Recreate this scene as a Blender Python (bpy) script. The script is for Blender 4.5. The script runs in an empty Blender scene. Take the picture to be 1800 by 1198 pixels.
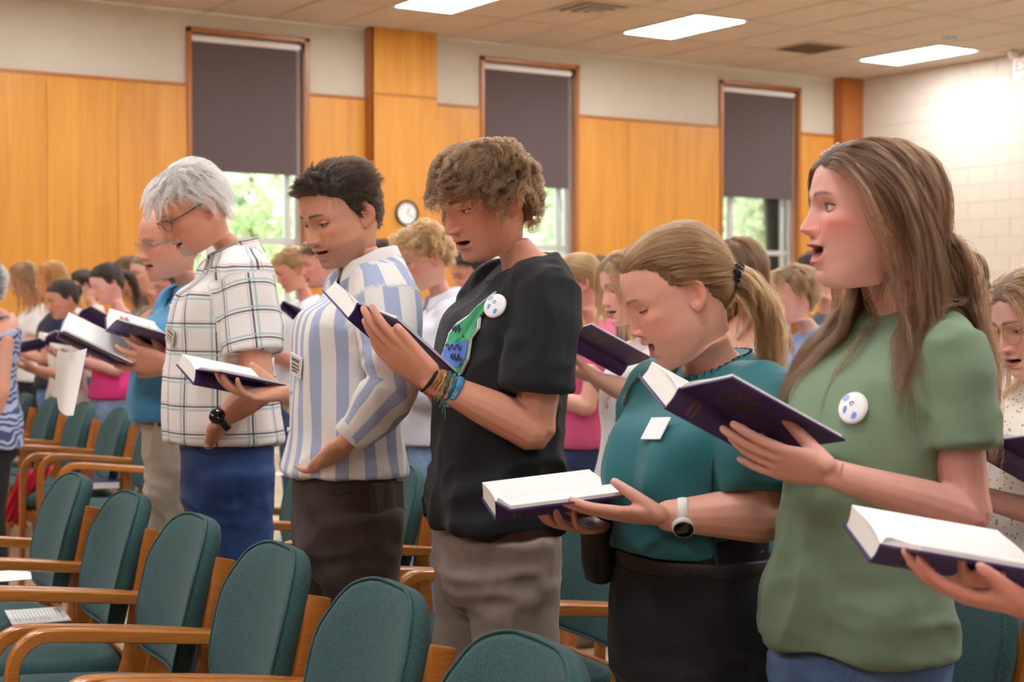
import bpy, bmesh, math, random
import numpy as np
from mathutils import Vector, Matrix

# ------------------------------------------------------------------ camera, world, exposure
SC = bpy.context.scene
COL = SC.collection
FPX = 2800.0                                   # focal length in pixels of the 1800 px wide frame
CAM_H = 1.41
YAW = math.atan2(.5402, .8415)                 # angle between the view and the room's +Y axis
PITCH = math.radians(-1.207)
cam = bpy.data.cameras.new('camera')
cam.sensor_width = 36.0
cam.lens = FPX * 36.0 / 1800.0
cam.clip_start = .05
cam.dof.use_dof = True
cam.dof.focus_distance = 3.35
cam.dof.aperture_fstop = 5.6
camo = bpy.data.objects.new('camera', cam)
COL.objects.link(camo)
camo.location = (0, 0, CAM_H)
camo.rotation_euler = (math.pi / 2 + PITCH, 0, -YAW)
SC.camera = camo

SC.view_settings.view_transform = 'Standard'
SC.view_settings.look = 'None'
SC.view_settings.gamma = 1.0
SC.view_settings.use_curve_mapping = False
SC.view_settings.exposure = 0.40
CEIL_LIGHT = 21.0                               # emission of the ceiling panels

world = bpy.data.worlds.new('sky')
SC.world = world
world.use_nodes = True
wnt = world.node_tree
wbg = wnt.nodes['Background']
wsky = wnt.nodes.new('ShaderNodeTexSky')
wsky.sky_type = 'NISHITA'
wsky.sun_disc = False
wsky.sun_elevation = math.radians(48)
wsky.sun_rotation = math.radians(150)
wsky.air_density = 1.6
wsky.dust_density = 4.0
wnt.links.new(wsky.outputs[0], wbg.inputs[0])
wbg.inputs[1].default_value = 0.9
sun = bpy.data.lights.new('sun', 'SUN')
sun.energy = 9.0
sun.angle = math.radians(2)
suno = bpy.data.objects.new('sun', sun)
suno.rotation_euler = (math.radians(42), 0, math.radians(200))
COL.objects.link(suno)

R_RIGHT = np.array([math.cos(YAW), -math.sin(YAW), 0.])
R_FWD0 = np.array([math.sin(YAW), math.cos(YAW), 0.])
R_FWD = R_FWD0 * math.cos(PITCH) + np.array([0, 0, 1.]) * math.sin(PITCH)
R_UP = np.cross(R_RIGHT, R_FWD)
CAMP = np.array([0, 0, CAM_H])


def ray(px, py):
    return R_RIGHT * ((px - 900) / FPX) + R_FWD + R_UP * (-(py - 599) / FPX)


def P(px, py, d):
    """point of the room seen at a photo pixel, d metres in front of the camera"""
    return CAMP + ray(px, py) * d


def on_y(px, py, y):
    r = ray(px, py)
    return CAMP + r * (y / r[1])


def on_x(px, py, x):
    r = ray(px, py)
    return CAMP + r * (x / r[0])


def on_z(px, py, z):
    r = ray(px, py)
    return CAMP + r * ((z - CAM_H) / r[2])


# ------------------------------------------------------------------ materials
MATS = {}


def lin(c):
    c = np.array(c, float) / 255.
    return tuple(np.where(c <= .04045, c / 12.92, ((c + .055) / 1.055) ** 2.4)) + (1.,)


class NT:
    """small helper to wire node trees"""
    def __init__(self, name):
        self.m = bpy.data.materials.new(name)
        self.m.use_nodes = True
        self.t = self.m.node_tree
        self.b = self.t.nodes['Principled BSDF']

    def n(self, kind, **kw):
        nd = self.t.nodes.new(kind)
        for k, v in kw.items():
            if hasattr(nd, k):
                setattr(nd, k, v)
            else:
                nd.inputs[k.replace('_', ' ')].default_value = v
        return nd

    def l(self, a, b):
        self.t.links.new(a, b)

    def set(self, **kw):
        for k, v in kw.items():
            self.b.inputs[k.replace('_', ' ')].default_value = v

    def math(self, op, a, b=None, clamp=False):
        nd = self.t.nodes.new('ShaderNodeMath')
        nd.operation = op
        nd.use_clamp = clamp
        for i, v in enumerate((a, b)):
            if v is None:
                continue
            if isinstance(v, (int, float)):
                nd.inputs[i].default_value = v
            else:
                self.l(v, nd.inputs[i])
        return nd.outputs[0]

    def mix(self, fac, a, b):
        nd = self.t.nodes.new('ShaderNodeMix')
        nd.data_type = 'RGBA'
        for i, v in ((0, fac), (6, a), (7, b)):
            if isinstance(v, (int, float, tuple)):
                nd.inputs[i].default_value = v
            else:
                self.l(v, nd.inputs[i])
        return nd.outputs[2]

    def ramp(self, fac, stops):
        nd = self.t.nodes.new('ShaderNodeValToRGB')
        while len(nd.color_ramp.elements) < len(stops):
            nd.color_ramp.elements.new(.5)
        for e, (p, c) in zip(nd.color_ramp.elements, stops):
            e.position = p
            e.color = c
        self.l(fac, nd.inputs[0])
        return nd.outputs[0]

    def bump(self, h, strength=.3, dist=.01):
        nd = self.t.nodes.new('ShaderNodeBump')
        nd.inputs['Strength'].default_value = strength
        nd.inputs['Distance'].default_value = dist
        self.l(h, nd.inputs['Height'])
        self.l(nd.outputs[0], self.b.inputs['Normal'])

    def coord(self, scale=(1, 1, 1), kind='Object'):
        tc = self.t.nodes.new('ShaderNodeTexCoord')
        mp = self.t.nodes.new('ShaderNodeMapping')
        mp.inputs['Scale'].default_value = scale
        self.l(tc.outputs[kind], mp.inputs[0])
        return mp.outputs[0]

    def noise(self, vec, scale=5, detail=3, rough=.5, dist=0):
        nd = self.t.nodes.new('ShaderNodeTexNoise')
        nd.inputs['Scale'].default_value = scale
        nd.inputs['Detail'].default_value = detail
        nd.inputs['Roughness'].default_value = rough
        nd.inputs['Distortion'].default_value = dist
        if vec is not None:
            self.l(vec, nd.inputs['Vector'])
        return nd.outputs[0]


def plain(name, c, rough=.5, metal=0., spec=.5, var=.06, scale=14., bump=0., **kw):
    """plain surface with a little procedural unevenness"""
    key = name
    if key in MATS:
        return MATS[key]
    t = NT(name)
    base = lin(c)
    n = t.noise(t.coord(), scale, 3)
    lo = tuple(max(0, x * (1 - var)) for x in base[:3]) + (1,)
    hi = tuple(min(1, x * (1 + var)) for x in base[:3]) + (1,)
    t.l(t.ramp(n, [(.3, lo), (.7, hi)]), t.b.inputs['Base Color'])
    t.set(Roughness=rough, Metallic=metal)
    t.b.inputs['Specular IOR Level'].default_value = spec
    if bump:
        t.bump(t.noise(t.coord(), scale * 6, 4), bump, .002)
    for k, v in kw.items():
        t.b.inputs[k.replace('_', ' ')].default_value = v
    MATS[key] = t.m
    return t.m


def wood(name, c_lo, c_hi, axis=2, rough=.38, fine=70., coat=.15, kind='Object'):
    if name in MATS:
        return MATS[name]
    t = NT(name)
    sc = [fine, fine, fine]
    sc[axis] = fine * .022
    inf = t.n('ShaderNodeObjectInfo')
    tc = t.n('ShaderNodeTexCoord')
    off = t.n('ShaderNodeVectorMath', operation='SCALE')
    comb = t.n('ShaderNodeCombineXYZ')
    for i in range(3):
        t.l(inf.outputs['Random'], comb.inputs[i])
    t.l(comb.outputs[0], off.inputs[0])
    off.inputs['Scale'].default_value = 7.0
    add = t.n('ShaderNodeVectorMath', operation='ADD')
    t.l(tc.outputs[kind], add.inputs[0])
    t.l(off.outputs[0], add.inputs[1])
    mp = t.n('ShaderNodeMapping')
    mp.inputs['Scale'].default_value = sc
    t.l(add.outputs[0], mp.inputs[0])
    g1 = t.noise(mp.outputs[0], 1.0, 5, .6, .6)
    mp2 = t.n('ShaderNodeMapping')
    sc2 = [5., 5., 5.]
    sc2[axis] = .35
    mp2.inputs['Scale'].default_value = sc2
    t.l(add.outputs[0], mp2.inputs[0])
    g2 = t.noise(mp2.outputs[0], 1.0, 3, .5, 1.2)
    g = t.math('ADD', t.math('MULTIPLY', g1, .55), t.math('MULTIPLY', g2, .45))
    col = t.ramp(g, [(.33, lin(c_lo)), (.66, lin(c_hi))])
    t.l(col, t.b.inputs['Base Color'])
    t.set(Roughness=rough)
    t.b.inputs['Coat Weight'].default_value = coat
    t.b.inputs['Coat Roughness'].default_value = .25
    t.bump(g1, .12, .002)
    MATS[name] = t.m
    return t.m


def emit(name, c, strength):
    if name in MATS:
        return MATS[name]
    t = NT(name)
    t.set(Roughness=.5)
    t.b.inputs['Base Color'].default_value = lin(c)
    t.b.inputs['Emission Color'].default_value = lin(c)
    t.b.inputs['Emission Strength'].default_value = strength
    MATS[name] = t.m
    return t.m


# ------------------------------------------------------------------ mesh building
class MB:
    """collects vertices and faces; build() links them as one mesh object"""
    def __init__(self):
        self.v = []
        self.f = []
        self.mi = []
        self.n = 0

    def add(self, v, f, mi=0):
        v = np.asarray(v, float).reshape(-1, 3)
        self.v.append(v)
        o = self.n
        self.f.extend([tuple(int(i) + o for i in q) for q in f])
        self.mi.extend([mi] * len(f))
        self.n += len(v)
        return self

    def box(self, lo, hi, mi=0, bev=0., M=None):
        lo, hi = np.array(lo, float), np.array(hi, float)
        if bev > 0:
            b = min(bev, .49 * float(np.min(hi - lo)))
            v, f = bevel_box(lo, hi, b)
        else:
            x0, y0, z0 = lo
            x1, y1, z1 = hi
            v = np.array([(x0, y0, z0), (x1, y0, z0), (x1, y1, z0), (x0, y1, z0), (x0, y0, z1), (x1, y0, z1), (x1, y1, z1), (x0, y1, z1)])
            f = [(0, 3, 2, 1), (4, 5, 6, 7), (0, 1, 5, 4), (1, 2, 6, 5), (2, 3, 7, 6), (3, 0, 4, 7)]
        if M is not None:
            v = v @ np.array(M)[:3, :3].T + np.array(M)[:3, 3]
        return self.add(v, f, mi)

    def loft(self, rings, mi=0, caps=True, closed=True):
        rings = [np.asarray(r, float) for r in rings]
        k = len(rings[0])
        v = np.concatenate(rings)
        f = []
        m = k if closed else k - 1
        for i in range(len(rings) - 1):
            for j in range(m):
                a, b = i * k + j, i * k + (j + 1) % k
                f.append((a, b, b + k, a + k))
        if caps and closed:
            v = np.concatenate([v, rings[0].mean(0)[None], rings[-1].mean(0)[None]])
            c0, c1 = len(v) - 2, len(v) - 1
            o = (len(rings) - 1) * k
            for j in range(k):
                f.append((c0, (j + 1) % k, j))
                f.append((c1, o + j, o + (j + 1) % k))
        return self.add(v, f, mi)

    def tube(self, pts, ra, rb=None, up=(0, 0, 1), k=12, sub=1, mi=0, caps=True, power=2., dome=True):
        pts = np.asarray(pts, float)
        n = len(pts)
        ra = np.broadcast_to(np.asarray(ra, float), (n,)).copy()
        rb = ra.copy() if rb is None else np.broadcast_to(np.asarray(rb, float), (n,)).copy()
        if sub > 1:
            pts, ra, rb = cr(pts, sub), cr(ra[:, None], sub)[:, 0], cr(rb[:, None], sub)[:, 0]
        T = np.gradient(pts, axis=0)
        T /= np.linalg.norm(T, axis=1)[:, None] + 1e-12
        if dome and caps:
            def dm(p, t, a, b, sgn):
                out = []
                for q in (.55, .87):
                    c = math.sqrt(1 - q * q)
                    out.append((p + t * sgn * min(a, b) * (q if sgn else q), a * c, b * c))
                return out
            h = dm(pts[0], T[0], ra[0], rb[0], -1)[::-1]
            e = dm(pts[-1], T[-1], ra[-1], rb[-1], 1)
            pts = np.array([x[0] for x in h] + list(pts) + [x[0] for x in e])
            ra = np.array([x[1] for x in h] + list(ra) + [x[1] for x in e])
            rb = np.array([x[2] for x in h] + list(rb) + [x[2] for x in e])
            T = np.concatenate([T[:1], T[:1], T, T[-1:], T[-1:]])
        a = np.linspace(0, 2 * math.pi, k, endpoint=False)
        ca, sa = np.cos(a), np.sin(a)
        if power != 2.:
            ca = np.sign(ca) * np.abs(ca) ** (2 / power)
            sa = np.sign(sa) * np.abs(sa) ** (2 / power)
        u = np.asarray(up, float)
        rings = []
        prev = None
        for i in range(len(pts)):
            t = T[i]
            b = (u if prev is None else prev)
            b = b - t * (b @ t)
            if np.linalg.norm(b) < 1e-6:
                b = np.array([1., 0, 0]) - t * t[0]
            b /= np.linalg.norm(b)
            prev = b
            s = np.cross(t, b)
            rings.append(pts[i] + np.outer(ca * ra[i], s) + np.outer(sa * rb[i], b))
        return self.loft(rings, mi, caps)

    def data(self):
        return np.concatenate(self.v), self.f

    def mesh(self, name, mats, smooth=False):
        me = bpy.data.meshes.new(name)
        v = np.concatenate(self.v)
        me.from_pydata(v.tolist(), [], self.f)
        mats = mats if isinstance(mats, (list, tuple)) else [mats]
        for m in mats:
            me.materials.append(m)
        if len(mats) > 1:
            me.polygons.foreach_set('material_index', self.mi)
        if smooth:
            me.polygons.foreach_set('use_smooth', [True] * len(me.polygons))
        me.update()
        return me

    def build(self, name, mats, parent=None, smooth=False, loc=None, rotz=0, angle=None):
        me = self.mesh(name, mats, smooth)
        if angle is not None:
            me.polygons.foreach_set('use_smooth', [True] * len(me.polygons))
            me.set_sharp_from_angle(angle=math.radians(angle))
        return link(name, me, parent, loc, rotz)


def bevel_box(lo, hi, b):
    """box with chamfered edges (24 verts)"""
    v, f = [], []
    x = (lo[0], hi[0]); y = (lo[1], hi[1]); z = (lo[2], hi[2])
    idx = {}
    for i in (0, 1):
        for j in (0, 1):
            for k in (0, 1):
                c = np.array([x[i], y[j], z[k]])
                s = np.array([1 if i == 0 else -1, 1 if j == 0 else -1, 1 if k == 0 else -1]) * b
                for ax in range(3):
                    p = c + s
                    p[ax] = c[ax]
                    idx[(i, j, k, ax)] = len(v)
                    v.append(p)
    g = lambda i, j, k, a: idx[(i, j, k, a)]
    for s in (0, 1):
        q = [g(s, 0, 0, 0), g(s, 1, 0, 0), g(s, 1, 1, 0), g(s, 0, 1, 0)]
        f.append(q if s else q[::-1])
        q = [g(0, s, 0, 1), g(1, s, 0, 1), g(1, s, 1, 1), g(0, s, 1, 1)]
        f.append(q[::-1] if s else q)
        q = [g(0, 0, s, 2), g(1, 0, s, 2), g(1, 1, s, 2), g(0, 1, s, 2)]
        f.append(q if s else q[::-1])
    for a in (0, 1):
        for c in (0, 1):
            q = [g(a, c, 0, 0), g(a, c, 1, 0), g(a, c, 1, 1), g(a, c, 0, 1)]
            f.append(q if (a == c) else q[::-1])
            q = [g(0, a, c, 1), g(1, a, c, 1), g(1, a, c, 2), g(0, a, c, 2)]
            f.append(q if (a == c) else q[::-1])
            q = [g(a, 0, c, 0), g(a, 1, c, 0), g(a, 1, c, 2), g(a, 0, c, 2)]
            f.append(q[::-1] if (a == c) else q)
    for i in (0, 1):
        for j in (0, 1):
            for k in (0, 1):
                q = [g(i, j, k, 0), g(i, j, k, 1), g(i, j, k, 2)]
                f.append(q if (i + j + k) % 2 == 1 else q[::-1])
    return np.array(v), f


def cr(p, sub):
    """Catmull-Rom resampling"""
    p = np.asarray(p, float)
    q = np.concatenate([[2 * p[0] - p[1]], p, [2 * p[-1] - p[-2]]])
    out = []
    for i in range(len(p) - 1):
        p0, p1, p2, p3 = q[i:i + 4]
        for s in range(sub):
            t = s / sub
            out.append(.5 * (2 * p1 + (p2 - p0) * t + (2 * p0 - 5 * p1 + 4 * p2 - p3) * t * t + (3 * p1 - p0 - 3 * p2 + p3) * t ** 3))
    out.append(p[-1])
    return np.array(out)


def link(name, data, parent=None, loc=None, rotz=0):
    o = bpy.data.objects.new(name, data)
    COL.objects.link(o)
    if parent is not None:
        o.parent = parent
    if loc is not None:
        o.location = tuple(float(x) for x in loc)
    if rotz:
        o.rotation_euler = (0, 0, rotz)
    return o


def tag(o, label, cat, group=None):
    o['label'] = label
    o['category'] = cat
    if group:
        o['group'] = group
    return o


def empty(name, loc=(0, 0, 0), rotz=0, label=None, cat=None, group=None):
    o = link(name, None, None, loc, rotz)
    o.empty_display_size = .1
    if label:
        tag(o, label, cat, group)
    return o


def struct(o):
    o['kind'] = 'structure'
    return o


def copy_tree(o, parent=None):
    c = o.copy()
    COL.objects.link(c)
    c.parent = parent
    for ch in list(o.children):
        copy_tree(ch, c)
    return c


def text_obj(name, body, size, mat, parent, M, extrude=.0004, align='CENTER'):
    """flat lettering turned into a mesh, placed by the matrix M (x right, y up)"""
    cu = bpy.data.curves.new(name, 'FONT')
    cu.body = body
    cu.size = size
    cu.align_x = align
    cu.align_y = 'CENTER'
    cu.extrude = extrude
    tmp = bpy.data.objects.new(name, cu)
    COL.objects.link(tmp)
    dg = bpy.context.evaluated_depsgraph_get()
    me = bpy.data.meshes.new_from_object(tmp.evaluated_get(dg))
    bpy.data.objects.remove(tmp)
    bpy.data.curves.remove(cu)
    me.materials.clear()
    me.materials.append(mat)
    o = link(name, me, parent)
    o.matrix_local = M
    return o


def frame_matrix(o, x, y, z):
    M = Matrix.Identity(4)
    for i in range(3):
        M[i][0], M[i][1], M[i][2], M[i][3] = float(x[i]), float(y[i]), float(z[i]), float(o[i])
    return M


def unit(v):
    v = np.asarray(v, float)
    return v / (np.linalg.norm(v) + 1e-12)
# ------------------------------------------------------------------ the room
WY, WX, CZ = 14.3, 14.2, 4.2                    # window wall, block wall, ceiling
X0, Y0 = -7.0, -6.0                             # the two walls behind the camera
M_WOODP = wood('cherry_panel', (192, 124, 36), (218, 154, 58), 2, .33, 55., .2)
M_WOODT = wood('cherry_trim', (156, 88, 32), (186, 114, 48), 2, .35, 60., .2)
M_WOODTX = wood('cherry_trim_level', (156, 88, 32), (186, 114, 48), 0, .35, 60., .2)
M_PLASTER = plain('beige_plaster', (200, 191, 174), .85, var=.02, scale=3, bump=.08)
M_BLOCK = plain('cream_block_paint', (216, 206, 192), .55, var=.015, scale=5, bump=.12)
M_CEIL = plain('ceiling_tile', (200, 184, 168), .95, var=.02, scale=30, bump=.3)
M_TBAR = plain('ceiling_grid', (188, 174, 158), .6, var=.02)
M_ALU = plain('window_aluminium', (205, 205, 206), .35, .35, var=.03)
M_DARK = plain('duct_shade', (40, 34, 30), .8)
M_BLIND = NT('blind_fabric')
_n = M_BLIND.noise(M_BLIND.coord((1, 1, 1)), 260, 2)
M_BLIND.l(M_BLIND.ramp(_n, [(.3, lin((78, 66, 66))), (.7, lin((104, 90, 90)))]), M_BLIND.b.inputs['Base Color'])
M_BLIND.set(Roughness=.9)
M_BLIND.bump(_n, .2, .002)
M_BLIND = M_BLIND.m
M_WHITEP = plain('white_plastic', (232, 230, 226), .4, var=.02)
M_BLACKP = plain('black_plastic', (22, 22, 24), .35, var=.1)

# floor: grout base with separate stone tiles where the photograph looks between the chairs
fl = MB().box((X0, Y0, -.12), (WX, WY, -.006))
t = NT('stone_floor')
vec = t.coord((1, 1, 1))
br = t.n('ShaderNodeTexBrick', offset=.5)
br.inputs['Scale'].default_value = 1.0
br.inputs['Brick Width'].default_value = .46
br.inputs['Row Height'].default_value = .46
br.inputs['Mortar Size'].default_value = .004
br.inputs['Color1'].default_value = lin((196, 174, 146))
br.inputs['Color2'].default_value = lin((180, 160, 134))
br.inputs['Mortar'].default_value = lin((206, 198, 186))
t.l(vec, br.inputs['Vector'])
t.l(br.outputs['Color'], t.b.inputs['Base Color'])
t.set(Roughness=.4)
floor = struct(fl.build('floor', t.m))
t = NT('stone_tile')
inf = t.n('ShaderNodeObjectInfo')
geo = t.n('ShaderNodeNewGeometry')
n1 = t.noise(geo.outputs['Position'], 3.2, 6, .65, 1.0)
n2 = t.noise(geo.outputs['Position'], 22, 4, .6)
mixn = t.math('ADD', t.math('MULTIPLY', n1, .7), t.math('MULTIPLY', n2, .3))
c1 = t.ramp(mixn, [(.32, lin((160, 136, 106))), (.5, lin((196, 174, 144))), (.68, lin((212, 198, 176)))])
tone = t.ramp(inf.outputs['Random'], [(0, (.86, .86, .86, 1)), (1, (1, 1, 1, 1))])
mul = t.n('ShaderNodeMix', data_type='RGBA', blend_type='MULTIPLY')
mul.inputs[0].default_value = 1
t.l(c1, mul.inputs[6]); t.l(tone, mul.inputs[7])
t.l(mul.outputs[2], t.b.inputs['Base Color'])
t.set(Roughness=.32)
t.bump(n2, .1, .002)
TS = .46
tile_me = MB().box((.003, .003, -.006), (TS - .003, TS - .003, .0), bev=.002).mesh('floor_tile', t.m)
for i in range(1, 11):
    for j in range(4, 24):
        link('floor_tile', tile_me, floor, (i * TS, j * TS + (TS / 2 if i % 2 else 0), 0))

# window wall: masonry core with three openings, plaster above, wood panels below
WIN = [(5.54, 6.80), (8.776, 10.036), (12.034, 13.293)]
SILL, HEAD = .86, 4.045
wb = MB()
xs = [X0] + [x for w in WIN for x in w] + [WX]
for i in range(0, len(xs), 2):
    wb.box((xs[i], WY, 0), (xs[i + 1], WY + .24, CZ))
for a, b in WIN:
    wb.box((a, WY, 0), (b, WY + .24, SILL))
    wb.box((a, WY, HEAD), (b, WY + .24, CZ))
wall_back = struct(wb.build('wall_back', M_PLASTER))
WT = 3.515


def wall_panel(x0, x1, z0=.12, z1=WT - .03, y=WY, th=.02):
    return MB().box((x0 + .0022, y - th, z0), (x1 - .0022, y, z1), bev=.002).build('wood_panel', M_WOODP, wall_back)


segs = [(4.216 - .653 * 3, 4.216 - .653 * 2), (4.216 - .653 * 2, 4.216 - .653), (4.216 - .653, 4.216), (4.216, 4.869), (4.869, 5.54 - .0),
        (6.80, 7.42), (8.16, 8.776), (10.036, 10.711), (10.711, 11.389), (11.389, 12.034), (13.293, 13.844)]
for a, b in segs:
    wall_panel(a, b)
x = 4.216 - .653 * 3
while x - .653 > X0:
    wall_panel(x - .653, x)
    x -= .653
for k, (a, b) in enumerate([(X0, 5.54), (6.80, 7.42), (8.16, 8.776), (10.036, 12.034), (13.293, 13.844)]):
    o = struct(MB().box((a, WY - .03, WT - .03), (b, WY, WT), bev=.004).build('trim_%d' % (k + 1), M_WOODTX))
    o = struct(MB().box((a, WY - .028, 0), (b, WY, .12), bev=.004).build('baseboard_%d' % (k + 1), M_WOODTX))
# wood clad pier with the clock, and the slim pier in the corner
pier = struct(empty('trim_6'))
MB().box((7.42, 14.125, 0), (7.435, WY, CZ)).build('side_panel', M_WOODT, pier)
MB().box((7.42, 14.125, 3.545), (8.16, 14.14, CZ), bev=.002).build('upper_panel', M_WOODP, pier)
MB().box((7.42, 14.125, 0), (8.16, 14.14, 3.536), bev=.002).build('lower_panel', M_WOODP, pier)
MB().box((8.145, 14.14, 0), (8.16, WY, CZ)).build('side_panel', M_WOODT, pier)
MB().box((7.424, 14.117, 3.53), (8.157, 14.13, 3.552), bev=.002).build('joint_strip', M_WOODTX, pier)
cp = struct(empty('trim_7'))
MB().box((13.844, 14.15, 0), (WX, 14.165, CZ), bev=.002).build('front_panel', M_WOODT, cp)
MB().box((13.844, 14.165, 0), (13.86, WY, CZ)).build('side_panel', M_WOODT, cp)

# windows
t = NT('window_glass')
tr = t.n('ShaderNodeBsdfTransparent')
tr.inputs[0].default_value = (.93, .97, .95, 1)
gl = t.n('ShaderNodeBsdfGlossy')
gl.inputs['Roughness'].default_value = .02
fr = t.n('ShaderNodeFresnel')
ms = t.n('ShaderNodeMixShader')
t.l(fr.outputs[0], ms.inputs[0]); t.l(tr.outputs[0], ms.inputs[1]); t.l(gl.outputs[0], ms.inputs[2])
t.l(ms.outputs[0], t.t.nodes['Material Output'].inputs[0])
M_GLASS = t.m
names = ['window with half drawn dark blind left of the clad pier', 'window with dark blind behind the curly haired man in black',
         'window with dark blind nearest the block wall corner']
for k, (a, b) in enumerate(WIN):
    w = struct(empty('window_%d' % (k + 1), ((a + b) / 2, WY, SILL)))
    ox, oy, oz = (a + b) / 2, WY, SILL
    L = lambda m, n, mt, par=w: m.build(n, mt, par)
    hw = (b - a) / 2
    hh = HEAD - SILL
    cs = .045
    # wood casing, lining the reveal
    for s in (-1, 1):
        L(MB().box((min(s * hw, s * (hw - cs)), -.035, 0), (max(s * hw, s * (hw - cs)), .16, hh), bev=.003), 'casing_side', M_WOODT)
    L(MB().box((-hw, -.035, hh - cs), (hw, .16, hh), bev=.003), 'casing_head', M_WOODTX)
    L(MB().box((-hw - .02, -.08, -.03), (hw + .02, .16, .0), bev=.004), 'sill', M_WOODTX)
    # aluminium frame: outer, two sashes, rail
    fm = MB()
    iw = hw - cs
    y0, y1 = .10, .16
    for s in (-1, 1):
        fm.box((min(s * iw, s * (iw - .05)), y0, 0), (max(s * iw, s * (iw - .05)), y1, hh - cs))
    fm.box((-iw, y0, 0), (iw, y1, .05))
    fm.box((-iw, y0, hh - cs - .05), (iw, y1, hh - cs))
    L(fm, 'frame', M_ALU)
    mx = -.36
    L(MB().box((mx - .035, y0 - .005, .05), (mx + .035, y1, hh - cs - .05), bev=.004), 'mullion', M_ALU)
    L(MB().box((iw - .16, y0 - .004, .05), (iw - .105, y1, hh - cs - .05), bev=.004), 'mullion', M_ALU)
    L(MB().box((mx, y0 - .01, 1.17), (iw, y1, 1.23), bev=.004), 'rail', M_ALU)
    for (p0, p1, q0, q1) in [(-iw + .05, mx - .035, .05, hh - cs - .05), (mx + .035, iw - .16, .05, 1.17), (mx + .035, iw - .16, 1.23, hh - cs - .05), (iw - .105, iw - .05, .05, hh - cs - .05)]:
        L(MB().box((p0, .128, q0), (p1, .134, q1)), 'pane', M_GLASS)
    # roller blind, its own thing
    bl = empty('roller_blind', (ox, WY - .005, HEAD - cs), 0, ('dark grey brown roller blind on the window ' + ['left of the clad pier', 'behind the curly haired man in black', 'nearest the block wall corner'][k]), 'blind', 'roller blinds on the windows')
    dz = HEAD - cs - 2.70
    MB().tube([(-iw + .012, .02, -.05), (iw - .055, .02, -.05)], .036, k=20).build('roller_tube', M_WHITEP, bl, smooth=True)
    MB().box((-iw + .006, .0, -dz), (iw - .085, .003, -.05)).build('fabric', M_BLIND, bl)
    MB().box((-iw + .006, -.004, -dz - .002), (iw - .085, .006, -dz + .022), bev=.002).build('bottom_bar', M_BLIND, bl)
    MB().box((iw - .055, -.012, -.095), (iw - .032, .05, -.004), bev=.004).build('bracket', M_BLACKP, bl)
    MB().tube([(iw - .05, .012, -.08), (iw - .05, .012, -2.3)], .003, k=6).build('chain', M_WHITEP, bl)

# block wall
t = NT('dark_mortar')
M_MORTAR = plain('block_mortar', (208, 198, 184), .8, var=.02)
wall_right = struct(MB().box((WX + .0115, Y0, 0), (WX + .2, WY, CZ)).build('wall_right', M_MORTAR))
blk = MB().box((0, .0015, .0015), (.014, .3985, .1985), bev=.003).mesh('block', M_BLOCK)
blkh = MB().box((0, .0015, .0015), (.014, .1985, .1985), bev=.003).mesh('block', M_BLOCK)
for r in range(21):
    y = WY - (.4 if r % 2 else .2)
    if r % 2 == 0:
        link('block', blkh, wall_right, (WX, y, r * .2))
        y -= .4
    lim = 10.8 if r >= 5 else 13.2
    while y > lim:
        link('block', blk, wall_right, (WX, y, r * .2))
        y -= .4
    rest = MB().box((0, Y0, .003), (.013, y + .397, .197), bev=.003).build('block_course', M_BLOCK, wall_right)
    rest.location = (WX, 0, r * .2)
struct(MB().box((X0 - .2, Y0, 0), (X0, WY, CZ)).build('wall_left', M_WOODT))  # dark wood on both unseen walls, put in to cut fill light
struct(MB().box((X0, Y0 - .2, 0), (WX, Y0, CZ)).build('wall_front', M_WOODT))

# ceiling: grid with lay-in tiles, light panels, grilles
TX, TY, GX, GY = .66, 1.22, 9.69, 11.84
t = NT('ceiling_far_tiles')
n = t.noise(t.coord(), 30, 3)
br = t.n('ShaderNodeTexBrick', offset=0.)
for kk, vv in (('Scale', 1.), ('Brick Width', TX), ('Row Height', TY), ('Mortar Size', .009)):
    br.inputs[kk].default_value = vv
br.inputs['Color1'].default_value = br.inputs['Color2'].default_value = lin((200, 184, 168))
br.inputs['Mortar'].default_value = lin((186, 172, 156))
t.l(t.coord(), br.inputs['Vector'])
t.l(br.outputs['Color'], t.b.inputs['Base Color'])
t.set(Roughness=.95)
ceiling = struct(MB().box((X0 - GX, Y0 - GY, .012), (WX - GX, WY - GY, .15)).build('ceiling', t.m, None, False, (GX, GY, CZ)))
lights = set()
LX = [0, 5, -4, -9, -14, -19]
LYr = [0, -3, -6, -9, -12]
for a in LX:
    for b in LYr:
        lights.add((a, b))
tme = MB().box((.011, .011, .001), (TX - .011, TY - .011, .011), bev=.003).mesh('ceiling_tile', M_CEIL)
sme = MB().box((.011, .011, .001), (TX - .011, TY / 2 - .011, .011), bev=.003).mesh('ceiling_tile', M_CEIL)
grille = (3, 0)
vent = (-2, 0)
for i in range(-9, 7):
    for j in range(-2, 2):
        if (i, j) in lights or (i, j) in (grille, vent):
            if (i, j) == grille:
                link('ceiling_tile', sme, ceiling, (i * TX, j * TY, 0))
            if (i, j) == vent:
                link('ceiling_tile', sme, ceiling, (i * TX, j * TY + TY / 2, 0))
            continue
        link('ceiling_tile', tme, ceiling, (i * TX, j * TY, 0))
gb = MB()
for i in range(-9, 8):
    gb.box((i * TX - .012, -2 * TY, -.004), (i * TX + .012, WY - GY, .003))
ob = gb.build('cross_bars', M_TBAR, ceiling)
ob['kind'] = 'stuff'
gb = MB()
for j in range(-2, 3):
    gb.box((-9 * TX, j * TY - .012, -.0045), (7 * TX, j * TY + .012, .0035))
ob = gb.build('main_runners', M_TBAR, ceiling)
ob['kind'] = 'stuff'
M_PANEL = emit('light_panel', (250, 252, 255), CEIL_LIGHT)
lab = {(0, 0): 'white fluorescent panel in the middle of the visible ceiling', (5, 0): 'white fluorescent panel closest to the block wall', (-4, 0): 'white fluorescent panel cut off by the top edge of the picture'}
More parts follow.
